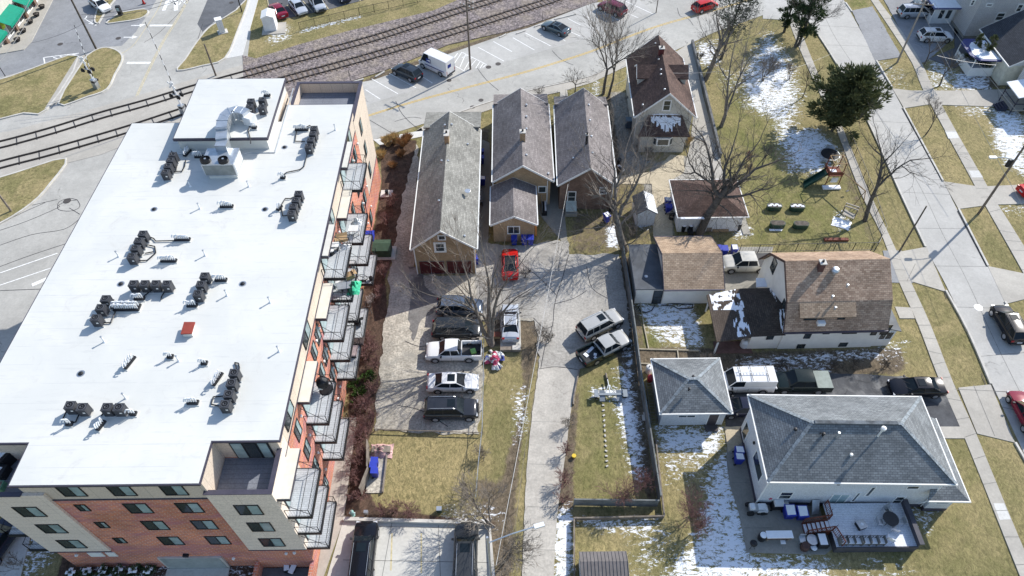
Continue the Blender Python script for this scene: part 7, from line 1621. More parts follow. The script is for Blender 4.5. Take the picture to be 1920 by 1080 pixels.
P12=upole(921,1090,928,1010,.12,'pale street lamp pole by the alley with arm over the lane',mat=m_galv,Hh=9.3,lamp=(8.2,3.4,1.0)) 
t,_=upole(1230,24,1234,0,.08,'slim trunk-like post on the far verge by the parking bays',Hh=5,mat=m_pole)
# overhead wires (gently sagging)
def wire(a,b,lab,sag=.8,r_=.016,mat=None,n=14,group='overhead wires'):
    A=Vector(a);B=Vector(b); pts=[A.lerp(B,i/n)-Vector((0,0,4*sag*(i/n)*(1-i/n))) for i in range(n+1)]
    return tag(MB().path(pts,r_,3).build('overhead_wire',mat or m_wire,uv=False),lab,'wire',group)
m_wire=flat('overhead_cable',(.42,.42,.42),.5,.3); m_wired=flat('dark_cable',(.08,.08,.09),.6)
def W3(px,py,z): x,y=G(px,py,z); return (x,y,z)
wire(W3(1065,345,5),(W3(930,1060,8)),'pale cable running down over the alley from the red-brown bungalow',.6,.025)
wire(W3(1140,-10,9),W3(1066,350,4.6),'thin cable from the main road to the red-brown bungalow roof',.4,.012)
wire(W3(1752,5,9),W3(1925,230,8),'upper right cable crossing the white porch',.3,.022)
wire(W3(1720,0,9),W3(1925,400,8),'cable crossing the snowy lawn from the crossarm pole',.3,.022)
wire(W3(1757,104,8.2),W3(1868,122,6),'short cable to the slate-roofed house',.2,.02)
wire(W3(1430,146,7),W3(1570,96,7.5),'faint cable above the snowy garden',.3,.012)
wire(W3(1262,137,7),W3(1345,134,7),'short cable beside the cottage dormer',.1,.014)
wire(W3(0,85,9),W3(58,-5,10),'left pale cable over the shop awnings',.3,.03)
wire(W3(0,115,9),W3(75,-5,10),'right pale cable over the shop awnings',.3,.03)
wire(W3(150,28,10.2),W3(315,0,11),'upper dark cable above the white car',.4,.03,m_wired)
wire(W3(160,36,10),W3(330,2,11),'lower dark cable above the white car',.4,.03,m_wired)
wire(W3(60,80,9),W3(160,42,10),'dark cable over the asphalt lane',.3,.02,m_wired)
wire(W3(797,430,5),W3(812,530,2.5),'slack cable in front of the maroon garage doors',.5,.012)
# crossing signals
def signal(px,py,lab,gate,hd_):
    b=G(px,py); t=thing('crossing_signal',lab,'crossing signal',(b[0],b[1],0),R(hd_))
    MB().box(-.35,.35,-.3,.3,0,1.5).build('control_cabinet',m_galv,t); MB().tube((0,0,0),(0,0,5.0),.09,n=8).build('mast',m_alum,t)
    MB().rbox((0,-.12,4.6),1.3,.03,.22,0,R(45)).rbox((0,-.15,4.6),1.3,.03,.22,0,R(-45)).build('crossbuck',m_alum,t)
    for z_ in (2.9,3.0):
        for x in (-.55,.55):
            y=-.3 if z_<3 else .3; l=MB().tube((x,y,3.0),(x,y-(.06 if y<0 else -.06),3.0),.33,n=16).build('lamp_disc',m_black,t); MB().tube((x,y,3.0),(x,y-(.25 if y<0 else -.25),3.0),.16,n=10).build('lamp_hood',m_black,l)
    MB().box(-.6,.6,-.05,.05,2.95,3.05).build('lamp_bar',m_galv,t)
    # raised gate arm with stripes
    gx,gy,gz=gate; A=Vector((.1,.1,1.4));B=Vector((gx,gy,gz)); n=16
    for i in range(n): MB().tube(A.lerp(B,i/n),A.lerp(B,(i+1)/n),.05*(1.15-.4*i/n),n=5).build('gate_arm_band',m_black if i%2 else m_alum,t)
    MB().rbox((.1,.1,1.2),.5,.9,.25).build('counterweight',m_black,t)
    return t
signal(183,166,'railway crossing signal with raised striped gate on the rounded grass island',(-.6,1.8,8.6),-20)
signal(346,214,'railway crossing signal with raised striped gate beside the penthouse corner',(-1.3,1.2,12.5),-20)
# ---------------- bins and other small things ----------------
def bin_proto():
    t=thing('wheelie_bin','x','bin')
    m=MB(); m.add([(-.24,-.28,.08),(.24,-.28,.08),(.24,.24,.08),(-.24,.24,.08),(-.30,-.36,1.0),(.30,-.36,1.0),(.30,.32,1.0),(-.30,.32,1.0)],[(0,3,2,1),(0,1,5,4),(1,2,6,5),(2,3,7,6),(3,0,4,7)]); m.build('bin_body',m_blue,t)
    MB().slab([(-.32,-.38,1.02),(.32,-.38,1.02),(.32,.36,1.08),(-.32,.36,1.08)],.05).build('lid',m_bluelid,t)
    MB().tube((-.26,.36,.98),(.26,.36,.98),.025,n=5).build('handle',m_blue,t)
    for s_ in (-1,1): MB().tube((s_*.26,.26,.12),(s_*.32,.26,.12),.12,n=10).build('wheel',m_tyre,t)
    return t
bp=None
SNOWTOP=set()
BINS=[(902,283,'upper of the two beside the long grey-roofed house',0,90),(902,296,'second beside the long grey-roofed house',0,90),(904,336,'lone one halfway down the side of the long house',1,90),
(964,447,'left one in the row at the bungalow annex',0,0),(983,447,'middle one in the row at the bungalow annex',0,0),(995,447,'right one in the row at the bungalow annex',0,0),
(890,484,'one at the corner of the maroon garage doors',0,20),(1138,405,'one with snow on its lid beside the leaning tree',1,30),
(1252,376,'upper one against the maroon-roofed garage wall',1,90),(1254,388,'second one against the maroon-roofed garage wall',0,90),
(1347,466,'left one of three behind the tan-roofed garage',0,0),(1359,467,'middle one of three behind the tan-roofed garage',0,0),(1377,466,'right one of three behind the tan-roofed garage',1,0),
(1386,845,'upper one beside the large grey house wall',1,90),(1386,858,'lower one beside the large grey house wall',1,90),
(1481,958,'left one by the patio grill',1,0),(1504,960,'right one by the patio grill',1,0),
(702,864,'farthest one in the timber enclosure',0,90),(700,873,'middle one in the timber enclosure',0,90),(702,884,'nearest one in the timber enclosure',0,90)]
for x,y,lab,sn,rz in BINS:
    loc=(*G(x,y,.9),.02); lab='blue wheelie bin, '+lab; s_=1.35 if y>930 and x>1400 else .85 if x<710 else 1.05
    if bp is None: bp=bin_proto(); bp.location=loc; bp['label']=lab; bp['group']='blue wheelie bins'; bp.rotation_euler=(0,0,R(rz)); q=bp
    else: q=dup(bp,loc,R(rz),lab,scale=(s_,s_,1.05))
    if sn: SNOWTOP.add(q)
for q in SNOWTOP: MB().slab([(-.27,-.33,1.09),(.24,-.3,1.09),(.28,.28,1.13),(-.25,.3,1.13)],.03).build('snow_patch',m_snow,q)
def simple(name,lab,cat,px,py,parts,z=0.02,rz=0,group=None,pz=None):
    p=G(px,py,pz if pz is not None else z); t=thing(name,lab,cat,(p[0],p[1],z),R(rz),group)
    for nm,mat,mb in parts: mb.build(nm,mat,t)
    return t
m_trough=flat('trough_green',(.03,.065,.045),.5,.1)
m_green=flat('dumpster_green',(.045,.085,.055),.6,.1,var=.15)
simple('dumpster','dark green lidded dumpster on a small slab in the mulch strip','dumpster',719,474,[('body',m_green,MB().box(-.95,.95,-.8,.6,.15,1.15)),('lid',m_green,MB().slab([(-1.0,-.85,1.2),(1.0,-.85,1.2),(1.0,.0,1.45),(-1.0,.0,1.45)],.06)),('lid',m_green,MB().slab([(-1.0,.03,1.45),(1.0,.03,1.45),(1.0,.7,1.4),(-1.0,.7,1.4)],.06)),('pallet_slab',m_kerb,MB().box(-1.2,1.4,-1.1,.9,0,.12))])
simple('utility_hut','white wooden utility hut with pitched lid beyond the railway','hut',509,52,[('wall',m_sidew,MB().box(-.9,.9,-1.1,1.1,0,2.3)),('roof',m_trim,exy(MB(),[(-1.0,2.25),(1.0,2.25),(0,2.65)],-1.2,1.2,'y')),('door',m_alum,MB().box(-.45,.45,-1.14,-1.1,.1,2.1)),('base_slab',m_walk,MB().box(-1.3,2.2,-2.0,1.3,-.02,.06))],rz=8)
simple('signal_cabinet','tall white signal cabinet on the triangular grass island','cabinet',417,60,[('cabinet',m_alum,MB().box(-.45,.45,-.45,.45,.1,2.1)),('door',m_sidew,MB().box(-.38,.38,-.49,-.45,.2,2.0)),('base_slab',m_kerb,MB().box(-.7,.8,-.7,.6,0,.1)),('cap',m_trim,MB().box(-.52,.52,-.52,.52,2.1,2.2))],z=.12,rz=25)
simple('ticket_machine','dark upright kiosk on the small planted island at the top left','kiosk',227,28,[('cabinet',m_black,MB().box(-.3,.3,-.25,.25,0,1.5)),('panel',m_glassg,MB().box(-.22,.22,-.28,-.25,.8,1.3))],z=.12)
# hydrant and small boxes near the car park
simple('fire_hydrant','pale green fire hydrant in the mulch by the car park wall','hydrant',662,966,[('barrel',flat('hydrant_green',(.25,.42,.38),.5),MB().lathe((0,0,0),[(.2,0),(.2,.1),(.14,.12),(.14,.6),(.18,.62),(.16,.75),(.05,.85)],10)),('outlet',flat('hydrant_cap',(.5,.6,.6),.5),MB().tube((-.25,0,.45),(.25,0,.45),.08,n=8)),('bonnet',m_galv,MB().lathe((0,0,.85),[(.06,0),(.05,.08)],6))])
simple('utility_box','small pale utility box right of the hydrant','box',688,965,[('box_body',m_galv,MB().box(-.17,.17,-.12,.12,.3,.7)),('post',m_black,MB().box(-.04,.04,-.04,.04,0,.3))])
simple('utility_box','small grey-green utility box near the snowy brush by the car park','box',824,958,[('box_body',m_trough,MB().box(-.2,.2,-.17,.17,0,.5)),('lid',m_galv,MB().box(-.22,.22,-.19,.19,.5,.54))])
simple('concrete_pad_marker','white concrete pad with dark post at the building foot in the mulch','pad',725,364,[('pad',m_newwalk,MB().box(-.7,.7,-.6,.6,0,.12)),('post',m_black,MB().box(-.1,.25,-.3,.1,.12,.7))])
t=thing('bin_enclosure','timber bin enclosure at the edge of the dry lawn, open at the top','enclosure',(*G(706,880),0))
MB().rbox((-.75,.9,.75),.08,2.6,1.4,.12).build('screen_panel',m_wood,t); MB().rbox((-.75,-1.4,.75),.08,2.0,1.4,-.25).build('screen_panel',m_wood,t); MB().box(.75,.85,-2.2,1.7,0,.3).build('kerb_rail',m_wood,t); MB().box(-.7,.75,-2.2,1.9,.0,.04).build('floor_slab',m_lot,t)
simple('picnic_cover','faded pink and white cloth draped over a bench behind the bin enclosure','cloth',716,846,[('cloth',flat('faded_pink_cloth',(.50,.32,.30),.9,var=.4,scale=1.5),crump(MB(),2.0,1.4,.9,6)),('bench',m_wood,MB().box(-.8,.8,-.3,.3,0,.45))])
# rubbish heap
m_pink=flat('pink_bags',(.50,.07,.14),.6,var=.3); m_navyb=flat('navy_bags',(.04,.06,.25),.6,var=.3)
t=thing('rubbish_heap','colourful heap of pink, white and blue bags at the foot of the multi-trunk tree','rubbish heap',(*G(928,676),0)); rnd=random.Random(77)
for i in range(44):
    mt_=rnd.choice([m_pink,m_pink,m_whitepl,m_whitepl,m_navyb,m_galv]); m=crump(MB(),rnd.uniform(.35,.7),rnd.uniform(.3,.6),rnd.uniform(.25,.5),i,6); o=m.build('bag',mt_,t); a=rnd.uniform(0,6.28); r_=rnd.uniform(0,1.05); o.location=(math.cos(a)*r_*.8,math.sin(a)*r_*1.15,max(0,.5-.45*r_)+rnd.uniform(0,.1)); o.rotation_euler=(rnd.uniform(-.4,.4),rnd.uniform(-.4,.4),a)
# concrete pad under silver sedan with timber sleeper
o=sheet('parking_pad',[(938,574),(975,572),(977,650),(938,655)],.06,m_lotpale)
simple('concrete_block','long rough concrete block below the silver sedan','block',957,657,[('block',m_wood,MB().box(-1.0,1.0,-.2,.2,0,.4)),('cap_piece',m_kerb,MB().box(.2,1.0,-.25,.25,.4,.5))])
simple('wooden_crate','reddish wooden crate at the trunk foot beside the silver sedan','crate',932,632,[('crate_body',m_card,MB().box(-.35,.35,-.25,.25,0,.45)),('lid',m_reddeck,MB().box(-.4,.4,-.3,.3,.45,.5))])
# tow dolly
m_dolly=flat('dull_steel',(.22,.25,.28),.5,.4)
t=thing('tow_dolly','silver two-wheeled car tow dolly on the narrow lawn','trailer',(*G(1144,744),0))
m=MB().box(-1.1,1.1,-.1,.12,.35,.5).tube((0,0,.42),(-.15,1.7,.42),.06).tube((-.5,0,.42),(-.12,1.1,.42),.04).tube((.5,0,.42),(-.12,1.1,.42),.04); m.build('frame',m_dolly,t)
for s_ in (-1,1):
    w_=MB().tube((s_*1.25,0,.3),(s_*1.5,0,.3),.3,n=14).build('wheel',m_tyre,t); MB().tube((s_*1.5,0,.3),(s_*1.52,0,.3),.16,n=10).build('hub',m_rim,w_); MB().slab([(s_*.55,-.6,.22),(s_*1.05,-.6,.22),(s_*1.05,.4,.55),(s_*.55,.4,.55)],.06).build('ramp',m_dolly,t); MB().box(s_*1.2-.05,s_*1.55,-.4,.4,.62,.66).build('mudguard',m_dolly,t) if s_>0 else MB().box(-1.55,-1.15,-.4,.4,.62,.66).build('mudguard',m_dolly,t)
MB().lathe((-.15,1.75,.38),[(.09,0),(.09,.12)],8).build('hitch',m_black,t)
tag(MB().tube(W3(1136,700,.12),W3(1141,725,.12),.09,n=7).build('log',m_wood),'short weathered log above the tow dolly','log')
simple('toy_bucket','small yellow plastic toy in the hedge by the alley','toy',1076,857,[('body',flat('yellow_plastic',(.65,.42,.02),.5),MB().lathe((0,0,0),[(.15,0),(.2,.25),(.1,.28)],8)),('rim',flat('yellow_plastic2',(.7,.5,.05),.5),MB().lathe((0,0,.26),[(.2,0),(.2,.04)],8))])
# ladder by garage
t=thing('ladder','long timber ladder lying against the left wall of the hip-roofed garage','ladder',(0,0,0)); a=Vector(G(1215,722));b=Vector(G(1226,796))
m=MB()
for dx in (-.26,.26): m.tube((a.x+dx,a.y,.5),(b.x+dx,b.y,.25),.04,n=4)
m.build('rail',m_wood,t)
for i in range(14):
    q=a.lerp(b,(i+.5)/14); MB().tube((q.x-.26,q.y,.5-.25*i/14),(q.x+.26,q.y,.5-.25*i/14),.025,n=4).build('rung',m_wood,t)
simple('gas_drum','white round drum behind the hip-roofed garage corner','drum',1216,697,[('drum_body',m_whitepl,MB().lathe((0,0,0),[(.32,0),(.34,.4),(.34,.8),(.25,.88),(.05,.92)],12)),('valve',m_black,MB().lathe((0,0,.92),[(.06,0),(.06,.1)],6))])
simple('red_ball_drum','red round-topped drum beside the white one','drum',1219,713,[('drum_body',flat('red_drum',(.42,.04,.06),.4),MB().lathe((0,0,0),[(.3,0),(.34,.35),(.3,.6),(.18,.72),(.03,.76)],12)),('band',m_black,MB().lathe((0,0,.3),[(.35,0),(.35,.05)],12))])
simple('bicycle','small bicycle leaning between fence and ladder','bicycle',1207,748,[('wheel',m_black,MB().path([(0,.5+.3*math.cos(a*.5),.3+.3*math.sin(a*.5)) for a in range(14)],.03,4)),('wheel',m_black,MB().path([(.05,-.5+.3*math.cos(a*.5),.3+.3*math.sin(a*.5)) for a in range(14)],.03,4)),('frame',m_red if 'm_red' in globals() else m_galv,MB().path([(0,.5,.3),(.02,.1,.75),(.05,-.5,.3),(.02,-.1,.35),(.02,.1,.75)],.03,4)),('handlebar',m_black,MB().tube((-.25,.3,.85),(.25,.3,.85),.025))],rz=15)
simple('paving_block','stack of pale pavers near the fence end of the ladder','pavers',1210,784,[('paver',m_kerb,MB().box(-.3,.3,-.3,.3,0,.12)),('paver',m_kerb,MB().rbox((.1,.35,.18),.5,.4,.1,.3))])
# patio of the grey house
simple('garden_tractor','snow-dusted children\'s ride-on tractor at the patio corner','tractor',1415,957,[('body',m_galv,MB().box(-.6,.5,-.3,.3,.35,.7)),('bonnet',m_alum,MB().box(.1,.75,-.25,.25,.7,.85)),('seat',m_whitepl,MB().box(-.6,-.2,-.25,.25,.7,.95)),('wheel',m_tyre,MB().tube((-.5,-.5,.3),(-.5,-.3,.3),.3,n=12)),('wheel',m_tyre,MB().tube((-.5,.3,.3),(-.5,.5,.3),.3,n=12)),('wheel',m_tyre,MB().tube((.55,-.45,.22),(.55,-.28,.22),.22,n=12)),('wheel',m_tyre,MB().tube((.55,.28,.22),(.55,.45,.22),.22,n=12))])
simple('toy_wagon','second ride-on toy beside the garden tractor, white topped','toy car',1427,958,[('body',m_whitepl,MB().box(-.4,.4,-.3,.3,.2,.6)),('wheel',m_tyre,MB().tube((-.3,-.35,.15),(-.3,-.28,.15),.15,n=10)),('wheel',m_tyre,MB().tube((.3,-.35,.15),(.3,-.28,.15),.15,n=10)),('steering_wheel',m_black,MB().lathe((.1,0,.62),[(.12,0),(.12,.03)],10))])
simple('gas_grill','stainless gas grill with white lid on the patio','grill',1455,952,[('cart',m_black,MB().box(-.5,.5,-.25,.25,.1,.8)),('lid',m_alum,MB().box(-.38,.38,-.25,.25,.8,1.1)),('side_shelf',m_galv,MB().box(.5,.85,-.22,.22,.78,.82)),('wheel',m_tyre,MB().tube((-.5,-.3,.1),(-.5,-.25,.1),.1,n=8))])
simple('covered_pinwheel','pink and white garden ornament beside the gas grill','ornament',1441,945,[('stem',m_galv,MB().tube((0,0,0),(0,0,1.1),.03)),('vane',m_pink,MB().rbox((0,0,1.1),.6,.05,.25,.3,R(30))),('vane',m_whitepl,MB().rbox((0,.05,1.15),.6,.05,.25,.3,R(-40)))])
simple('leaning_board','grey sheet leaning on the house by the deck stairs','board',1524,957,[('board',m_galv,MB().slab([(-.3,-.5,.3),(.3,-.4,.3),(.3,.4,1.2),(-.3,.4,1.2)],.05)),('strut',m_wood,MB().box(-.3,.3,.4,.45,0,1.1))])
simple('kettle_grill','black kettle grill nearest the patio corner','grill',1409,1025,[('bowl',m_black,MB().lathe((0,0,.5),[(.05,0),(.28,.12),(.3,.28),(.22,.42),(.05,.5)],14)),('leg',m_black,MB().tube((-.2,-.2,0),(0,0,.55),.02)),('leg',m_black,MB().tube((.2,-.2,0),(0,0,.55),.02)),('leg',m_black,MB().tube((0,.25,0),(0,0,.55),.02))])
simple('barrel','snow-capped dark barrel at the end of the long smoker','barrel',1427,1010,[('barrel_body',m_black,MB().lathe((0,0,0),[(.3,0),(.35,.4),(.3,.8)],14)),('snow_cap',m_snow,MB().lathe((0,0,.8),[(.28,0),(.26,.05),(.1,.08)],12))])
simple('long_smoker','long smoker table with snowy white cover on the patio','smoker',1456,1010,[('tabletop',m_snow,MB().box(-1.05,1.05,-.3,.3,.85,.97)),('cabinet',flat('rusty_brown',(.14,.07,.05),.8),MB().box(-1.0,1.0,-.25,.25,.5,.85)),('leg',m_wood,MB().box(-.9,-.8,-.2,.2,0,.5)),('leg',m_wood,MB().box(.8,.9,-.2,.2,0,.5)),('shelf',m_alum,MB().box(.1,.5,-.6,-.3,.4,.44))])
simple('folding_chair','pale folding chair beside the stair foot','chair',1502,1015,[('seat',m_galv,MB().box(-.25,.25,-.25,.25,.4,.45)),('backrest',m_galv,MB().box(-.25,.25,.22,.27,.45,.9)),('leg_frame',m_galv,MB().box(-.25,-.2,-.25,.25,0,.4).box(.2,.25,-.25,.25,0,.4))])
simple('fire_ring','dark round tub under the stair railing','tub',1519,1017,[('tub',m_black,MB().lathe((0,0,0),[(.4,0),(.45,.6),(.38,.6),(.34,.15)],14)),('rim',m_galv,MB().lathe((0,0,.6),[(.45,0),(.45,.04),(.38,.04)],14))])
simple('barrel','reddish-brown barrel at the patio edge by the tub','barrel',1507,1028,[('barrel_body',flat('brown_barrel',(.09,.05,.045),.7),MB().lathe((0,0,0),[(.32,0),(.36,.35),(.32,.7)],14)),('hoop',m_black,MB().lathe((0,0,.3),[(.37,0),(.37,.05)],14))])
simple('utility_cart','black cart with snowy top beside the deck skirt','cart',1537,1018,[('cart_body',m_black,MB().box(-.4,.4,-.55,.55,.2,.8)),('snow_patch',m_snow,MB().box(-.3,.3,-.45,.45,.8,.84)),('wheel',m_tyre,MB().tube((-.45,-.4,.15),(-.4,-.4,.15),.15,n=8)),('wheel',m_tyre,MB().tube((-.45,.4,.15),(-.4,.4,.15),.15,n=8))])
simple('small_bowl','white-topped round bowl below the tub','bowl',1524,1029,[('bowl',m_black,MB().lathe((0,0,0),[(.2,0),(.3,.3)],12)),('snow_cap',m_snow,MB().lathe((0,0,.3),[(.27,0),(.2,.04)],12))])
simple('patio_stool','pair of pale snow-capped patio stools inside the near brick patio walls','stool',544,1068,[('seat',m_snow,MB().rbox((-.2,.1,.45),.4,.6,.12,.2)),('seat',m_snow,MB().rbox((.3,-.1,.45),.4,.7,.12,-.3)),('leg_frame',m_black,MB().box(-.35,.45,-.3,.3,.0,.38))])
# deck furniture
DZ=.93
def dsimple(*a,**k): return simple(*a,z=DZ,**k)
m=MB().lathe((0,0,.7),[(.62,0),(.62,.04),(.58,.04)],18); legs=MB()
for a in range(4): legs.tube((.4*math.cos(a*1.57+.7),.4*math.sin(a*1.57+.7),0),(.3*math.cos(a*1.57+.7),.3*math.sin(a*1.57+.7),.7),.025,n=4)
dsimple('round_table','dark round metal table at the right end of the snowy deck','table',1664,979,[('tabletop',flat('dark_mesh',(.05,.05,.055),.7),m),('leg_frame',m_black,legs)])
def patio_chair(name,lab,px,py,rz,mat,grp=None):
    m=MB().tube((-.25,-.25,0),(-.25,-.25,.45),.018,n=4).tube((.25,-.25,0),(.25,-.25,.45),.018,n=4).tube((-.25,.25,0),(-.28,.35,1.0),.018,n=4).tube((.25,.25,0),(.28,.35,1.0),.018,n=4).tube((-.28,.35,1.0),(.28,.35,1.0),.018,n=4).tube((-.27,-.25,.65),(-.27,.3,.68),.018,n=4).tube((.27,-.25,.65),(.27,.3,.68),.018,n=4)
    return dsimple(name,lab,'chair',px,py,[('frame',m_galv,m),('seat',mat,MB().box(-.24,.24,-.24,.26,.42,.45)),('backrest',mat,MB().slab([(-.24,.27,.5),(.24,.27,.5),(.24,.35,.95),(-.24,.35,.95)],.03))],rz=rz,group=grp)
for x,y,rz,lab in ((1658,964,0,'patio chair on the far side of the round table'),(1682,982,-90,'patio chair on the right of the round table'),(1646,983,90,'patio chair on the left of the round table'),(1672,995,170,'patio chair tipped at the near side of the round table'),(1662,960,20,'second patio chair behind the round table'),(1666,1012,150,'pale folded lounger in the sunlit corner of the deck')):
    patio_chair('patio_chair',lab,x,y,rz,m_galv if 'lounger' not in lab else m_snow,'chairs on the snowy deck')
dsimple('fire_pit','small square dark fire pit with snow heart on the deck','fire pit',1612,987,[('pit_body',m_black,MB().rbox((0,0,.25),.65,.65,.4,.3)),('rim',m_galv,MB().rbox((0,0,.47),.7,.7,.04,.3)),('snow_cap',m_snow,MB().lathe((0,0,.49),[(.14,0),(.1,.08)],8))])
for i,x in enumerate((1578,1591,1604,1620,1634,1648)):
    dsimple('deck_chair',['leftmost','second','third','fourth','fifth','rightmost'][i]+' dark slatted chair in the row along the deck front','chair',x,1017,[('seat',m_dkwood,MB().box(-.3,.3,-.3,.2,.4,.43)),('slats',m_dkwood,MB().box(-.3,-.25,-.3,.3,0,.8).box(.25,.3,-.3,.3,0,.8).box(-.3,.3,.22,.27,.75,.8).box(-.3,.3,-.3,-.26,.2,.24).box(-.02,.02,.22,.26,.4,.78)),('snow_patch',m_snow,MB().box(-.27,.27,-.28,.18,.43,.47))],group='slatted chairs along the deck front')
for i,(a,b) in enumerate((((1552,966),(1565,953)),((1562,995),(1575,980)))):
    p=G(*a,DZ);q=G(*b,1.9); tag(MB().tube((*p,DZ),(*p,2.2),.02,n=4).build('flag_pole',m_black),['thin upright rod on the deck near the house','thin upright rod on the deck at the stair top'][i],'rod')
# play garden
t=thing('play_set','wooden climbing tower with dark green slide and swing frame in the garden','play set',(*G(1555,340),0))
m=MB()
for x in (-.8,.8):
    for y in (-.8,.8): m.tube((x,y,0),(x*.9,y*.9,3.4),.06,n=4)
m.build('tower_post',m_reddeck,t); MB().box(-.85,.85,-.85,.85,1.5,1.6).build('platform',m_reddeck,t); MB().box(-.85,.85,-.87,-.82,1.7,2.2).box(-.87,-.82,-.85,.85,1.7,2.2).build('side_board',m_reddeck,t)
MB().box(-.75,.75,-.78,-.72,3.35,3.42).box(-.75,.75,.72,.78,3.35,3.42).box(-.78,-.72,-.72,.72,3.35,3.42).box(.72,.78,-.72,.72,3.35,3.42).build('roof_frame',m_card,t)
MB().slab([(-.8,-.5,1.6),(-.8,.4,1.6),(-3.4,-.5,.15),(-3.4,-1.3,.15)],.08).slab([(-.8,.4,1.9),(-.8,.45,1.9),(-3.4,-.45,.5),(-3.4,-.5,.5)],.4).slab([(-.8,-.5,1.9),(-.8,-.55,1.9),(-3.4,-1.35,.5),(-3.4,-1.3,.5)],.4).build('slide',flat('dark_green_slide',(.012,.05,.035),.5,coord='obj'),t)
MB().tube((.6,-.8,2.2),(2.2,-4.2,2.2),.07,n=5).tube((2.2,-4.2,2.2),(1.5,-4.4,0),.05,n=5).tube((2.2,-4.2,2.2),(2.9,-3.9,0),.05,n=5).build('swing_beam',m_card,t); MB().rbox((1.3,-2.3,.5),.45,.2,.04,.4).tube((1.2,-2.3,.5),(1.2,-2.1,2.2),.01,n=3).tube((1.5,-2.3,.5),(1.4,-2.4,2.2),.01,n=3).build('swing_seat',m_black,t)
MB().box(-1.2,.9,-1.5,-.9,0,.2).build('snow_patch',m_snow,t); MB().box(-.4,.3,-.5,.3,1.6,1.65).build('snow_patch',m_snow,t); MB().rbox((0,-.9,1.0),.8,.06,.7).build('mesh_panel',m_whitepl,t)
simple('trampoline','round dark trampoline behind the climbing tower','trampoline',1553,296,[('mat',m_black,MB().lathe((0,0,.6),[(1.1,0),(1.1,.03)],18)),('frame',m_galv,MB().path([(1.2*math.cos(a*.35),1.2*math.sin(a*.35),.6) for a in range(19)],.05,4)),('leg_frame',m_galv,MB().tube((1.1,0,0),(1.1,0,.6),.03).tube((-1.1,0,0),(-1.1,0,.6),.03))])
m_trough=flat('trough_green',(.03,.065,.045),.5,.1)
for i,(x,y,sn,lab) in enumerate(((1452,387,1,'dark green raised trough with snow, upper left of four'),(1495,388,1,'dark green raised trough with snow, upper right of four'),(1458,420,0,'black-soiled raised trough with snow at its foot, lower left of four'),(1502,421,0,'plain green raised trough, lower right of four'))):
    t=thing('raised_planter',lab,'planter',(*G(x,y,.4),0),R(-2),'raised troughs in the garden')
    def stad(a,b): return [(a*math.cos(q)*.35+(a-.35)*(1 if math.cos(q)>0 else -1)*1.0 if False else (math.copysign(a-b,math.cos(q))+b*math.cos(q)),b*math.sin(q)) for q in [2*math.pi*(k+.5)/16 for k in range(16)]]
    MB().prism(stad(.88,.42),0,.6).build('trough',m_trough,t); MB().prism(stad(.80,.35),.6,.63).build('soil',m_barkd,t)
    if sn: 
        for k in range(5): o=crump(MB(),.45,.3,.08,i*9+k,6).build('snow_patch',m_snow,t); o.location=(-.6+k*.28,.1*((k%2)*2-1),.62)
    if i==2: MB().prism([(-.95,-.75),(.4,-.75),(.6,-.45),(-.95,-.45)],0,.05).build('snow_patch',m_snow,t)
m_pt=flat('pale_timber',(.36,.33,.28),.9)
t=thing('timber_bench_frame','collapsed pale timber play bench on a snowy heap by the fence corner','timber frame',(*G(1588,410),0),R(-30))
MB().rbox((0,0,.7),1.3,.9,.06,0,R(8)).build('tabletop',m_pt,t); MB().rbox((0,.6,1.2),1.5,.12,.12).rbox((0,1.1,1.2),1.5,.12,.12).build('beam',m_pt,t); MB().rbox((-.7,.5,.6),.1,.1,1.3).rbox((.7,.5,.6),.1,.1,1.3).rbox((.7,1.1,.6),.1,.1,1.3).rbox((-.7,1.1,.6),.1,.1,1.3).build('leg_post',m_wood,t); o=crump(MB(),2.0,1.6,.35,9,9).build('snow_heap',m_snow,t); o.location=(-.4,-1.1,0)
simple('garden_chair','small grey chair near the fence by the evergreen','chair',1556,285,[('seat',m_galv,MB().box(-.6,.6,-.3,.3,.4,.45)),('leg_frame',m_galv,MB().box(-.6,-.55,-.3,.3,0,.4).box(.55,.6,-.3,.3,0,.4)),('backrest',m_galv,MB().box(-.6,.6,.28,.32,.45,.8))])
tag(kerb('wood_pile',[(1545,450),(1590,450)],w=.4,h=.2,mat=m_reddeck,kind=None),'low dark red pile of planks near the black metal fence','wood pile')
# clutter by the garages
for x,y,lab in ((1310*0+1280,432,'dark bin with snowy lid left in the gap behind the tan-roofed garage'),(1293,432,'second dark bin right of the snowy-lidded one'),(1383,430,'round black barrel at the garage corner nearest the lawn'),(1258,410,'dark bin below the blue ones along the maroon-roofed garage')):
    simple('dark_bin',lab,'bin',x,y,[('bin_body',m_black,MB().lathe((0,0,0),[(.28,0),(.34,.9)],10)),('lid',m_snow if 'snowy' in lab else m_black,MB().lathe((0,0,.9),[(.34,0),(.3,.06),(.05,.1)],10))])
simple('bed_frame','rusty bedstead and brown junk leaning on the white garage wall','junk',1349,430,[('headboard',m_reddeck,MB().rbox((0,.2,.55),1.7,.08,.9,0,0,R(-15))),('spring_base',m_card,MB().box(-.9,.9,-.5,.1,.1,.35)),('rail',m_wood,MB().box(-1.6,-1.0,-.3,.2,0,.6))])
simple('lawn_mower','dark wheelbarrow with upturned handles behind the garages','wheelbarrow',1293,440,[('tray',m_black,MB().box(-.3,.3,-.4,.4,.3,.6)),('handle',m_black,MB().tube((-.25,.3,.5),(-.3,.6,1.3),.025)),('handle',m_black,MB().tube((.25,.3,.5),(.3,.6,1.3),.025)),('wheel',m_tyre,MB().tube((-.05,-.5,.2),(.05,-.5,.2),.2,n=10))])
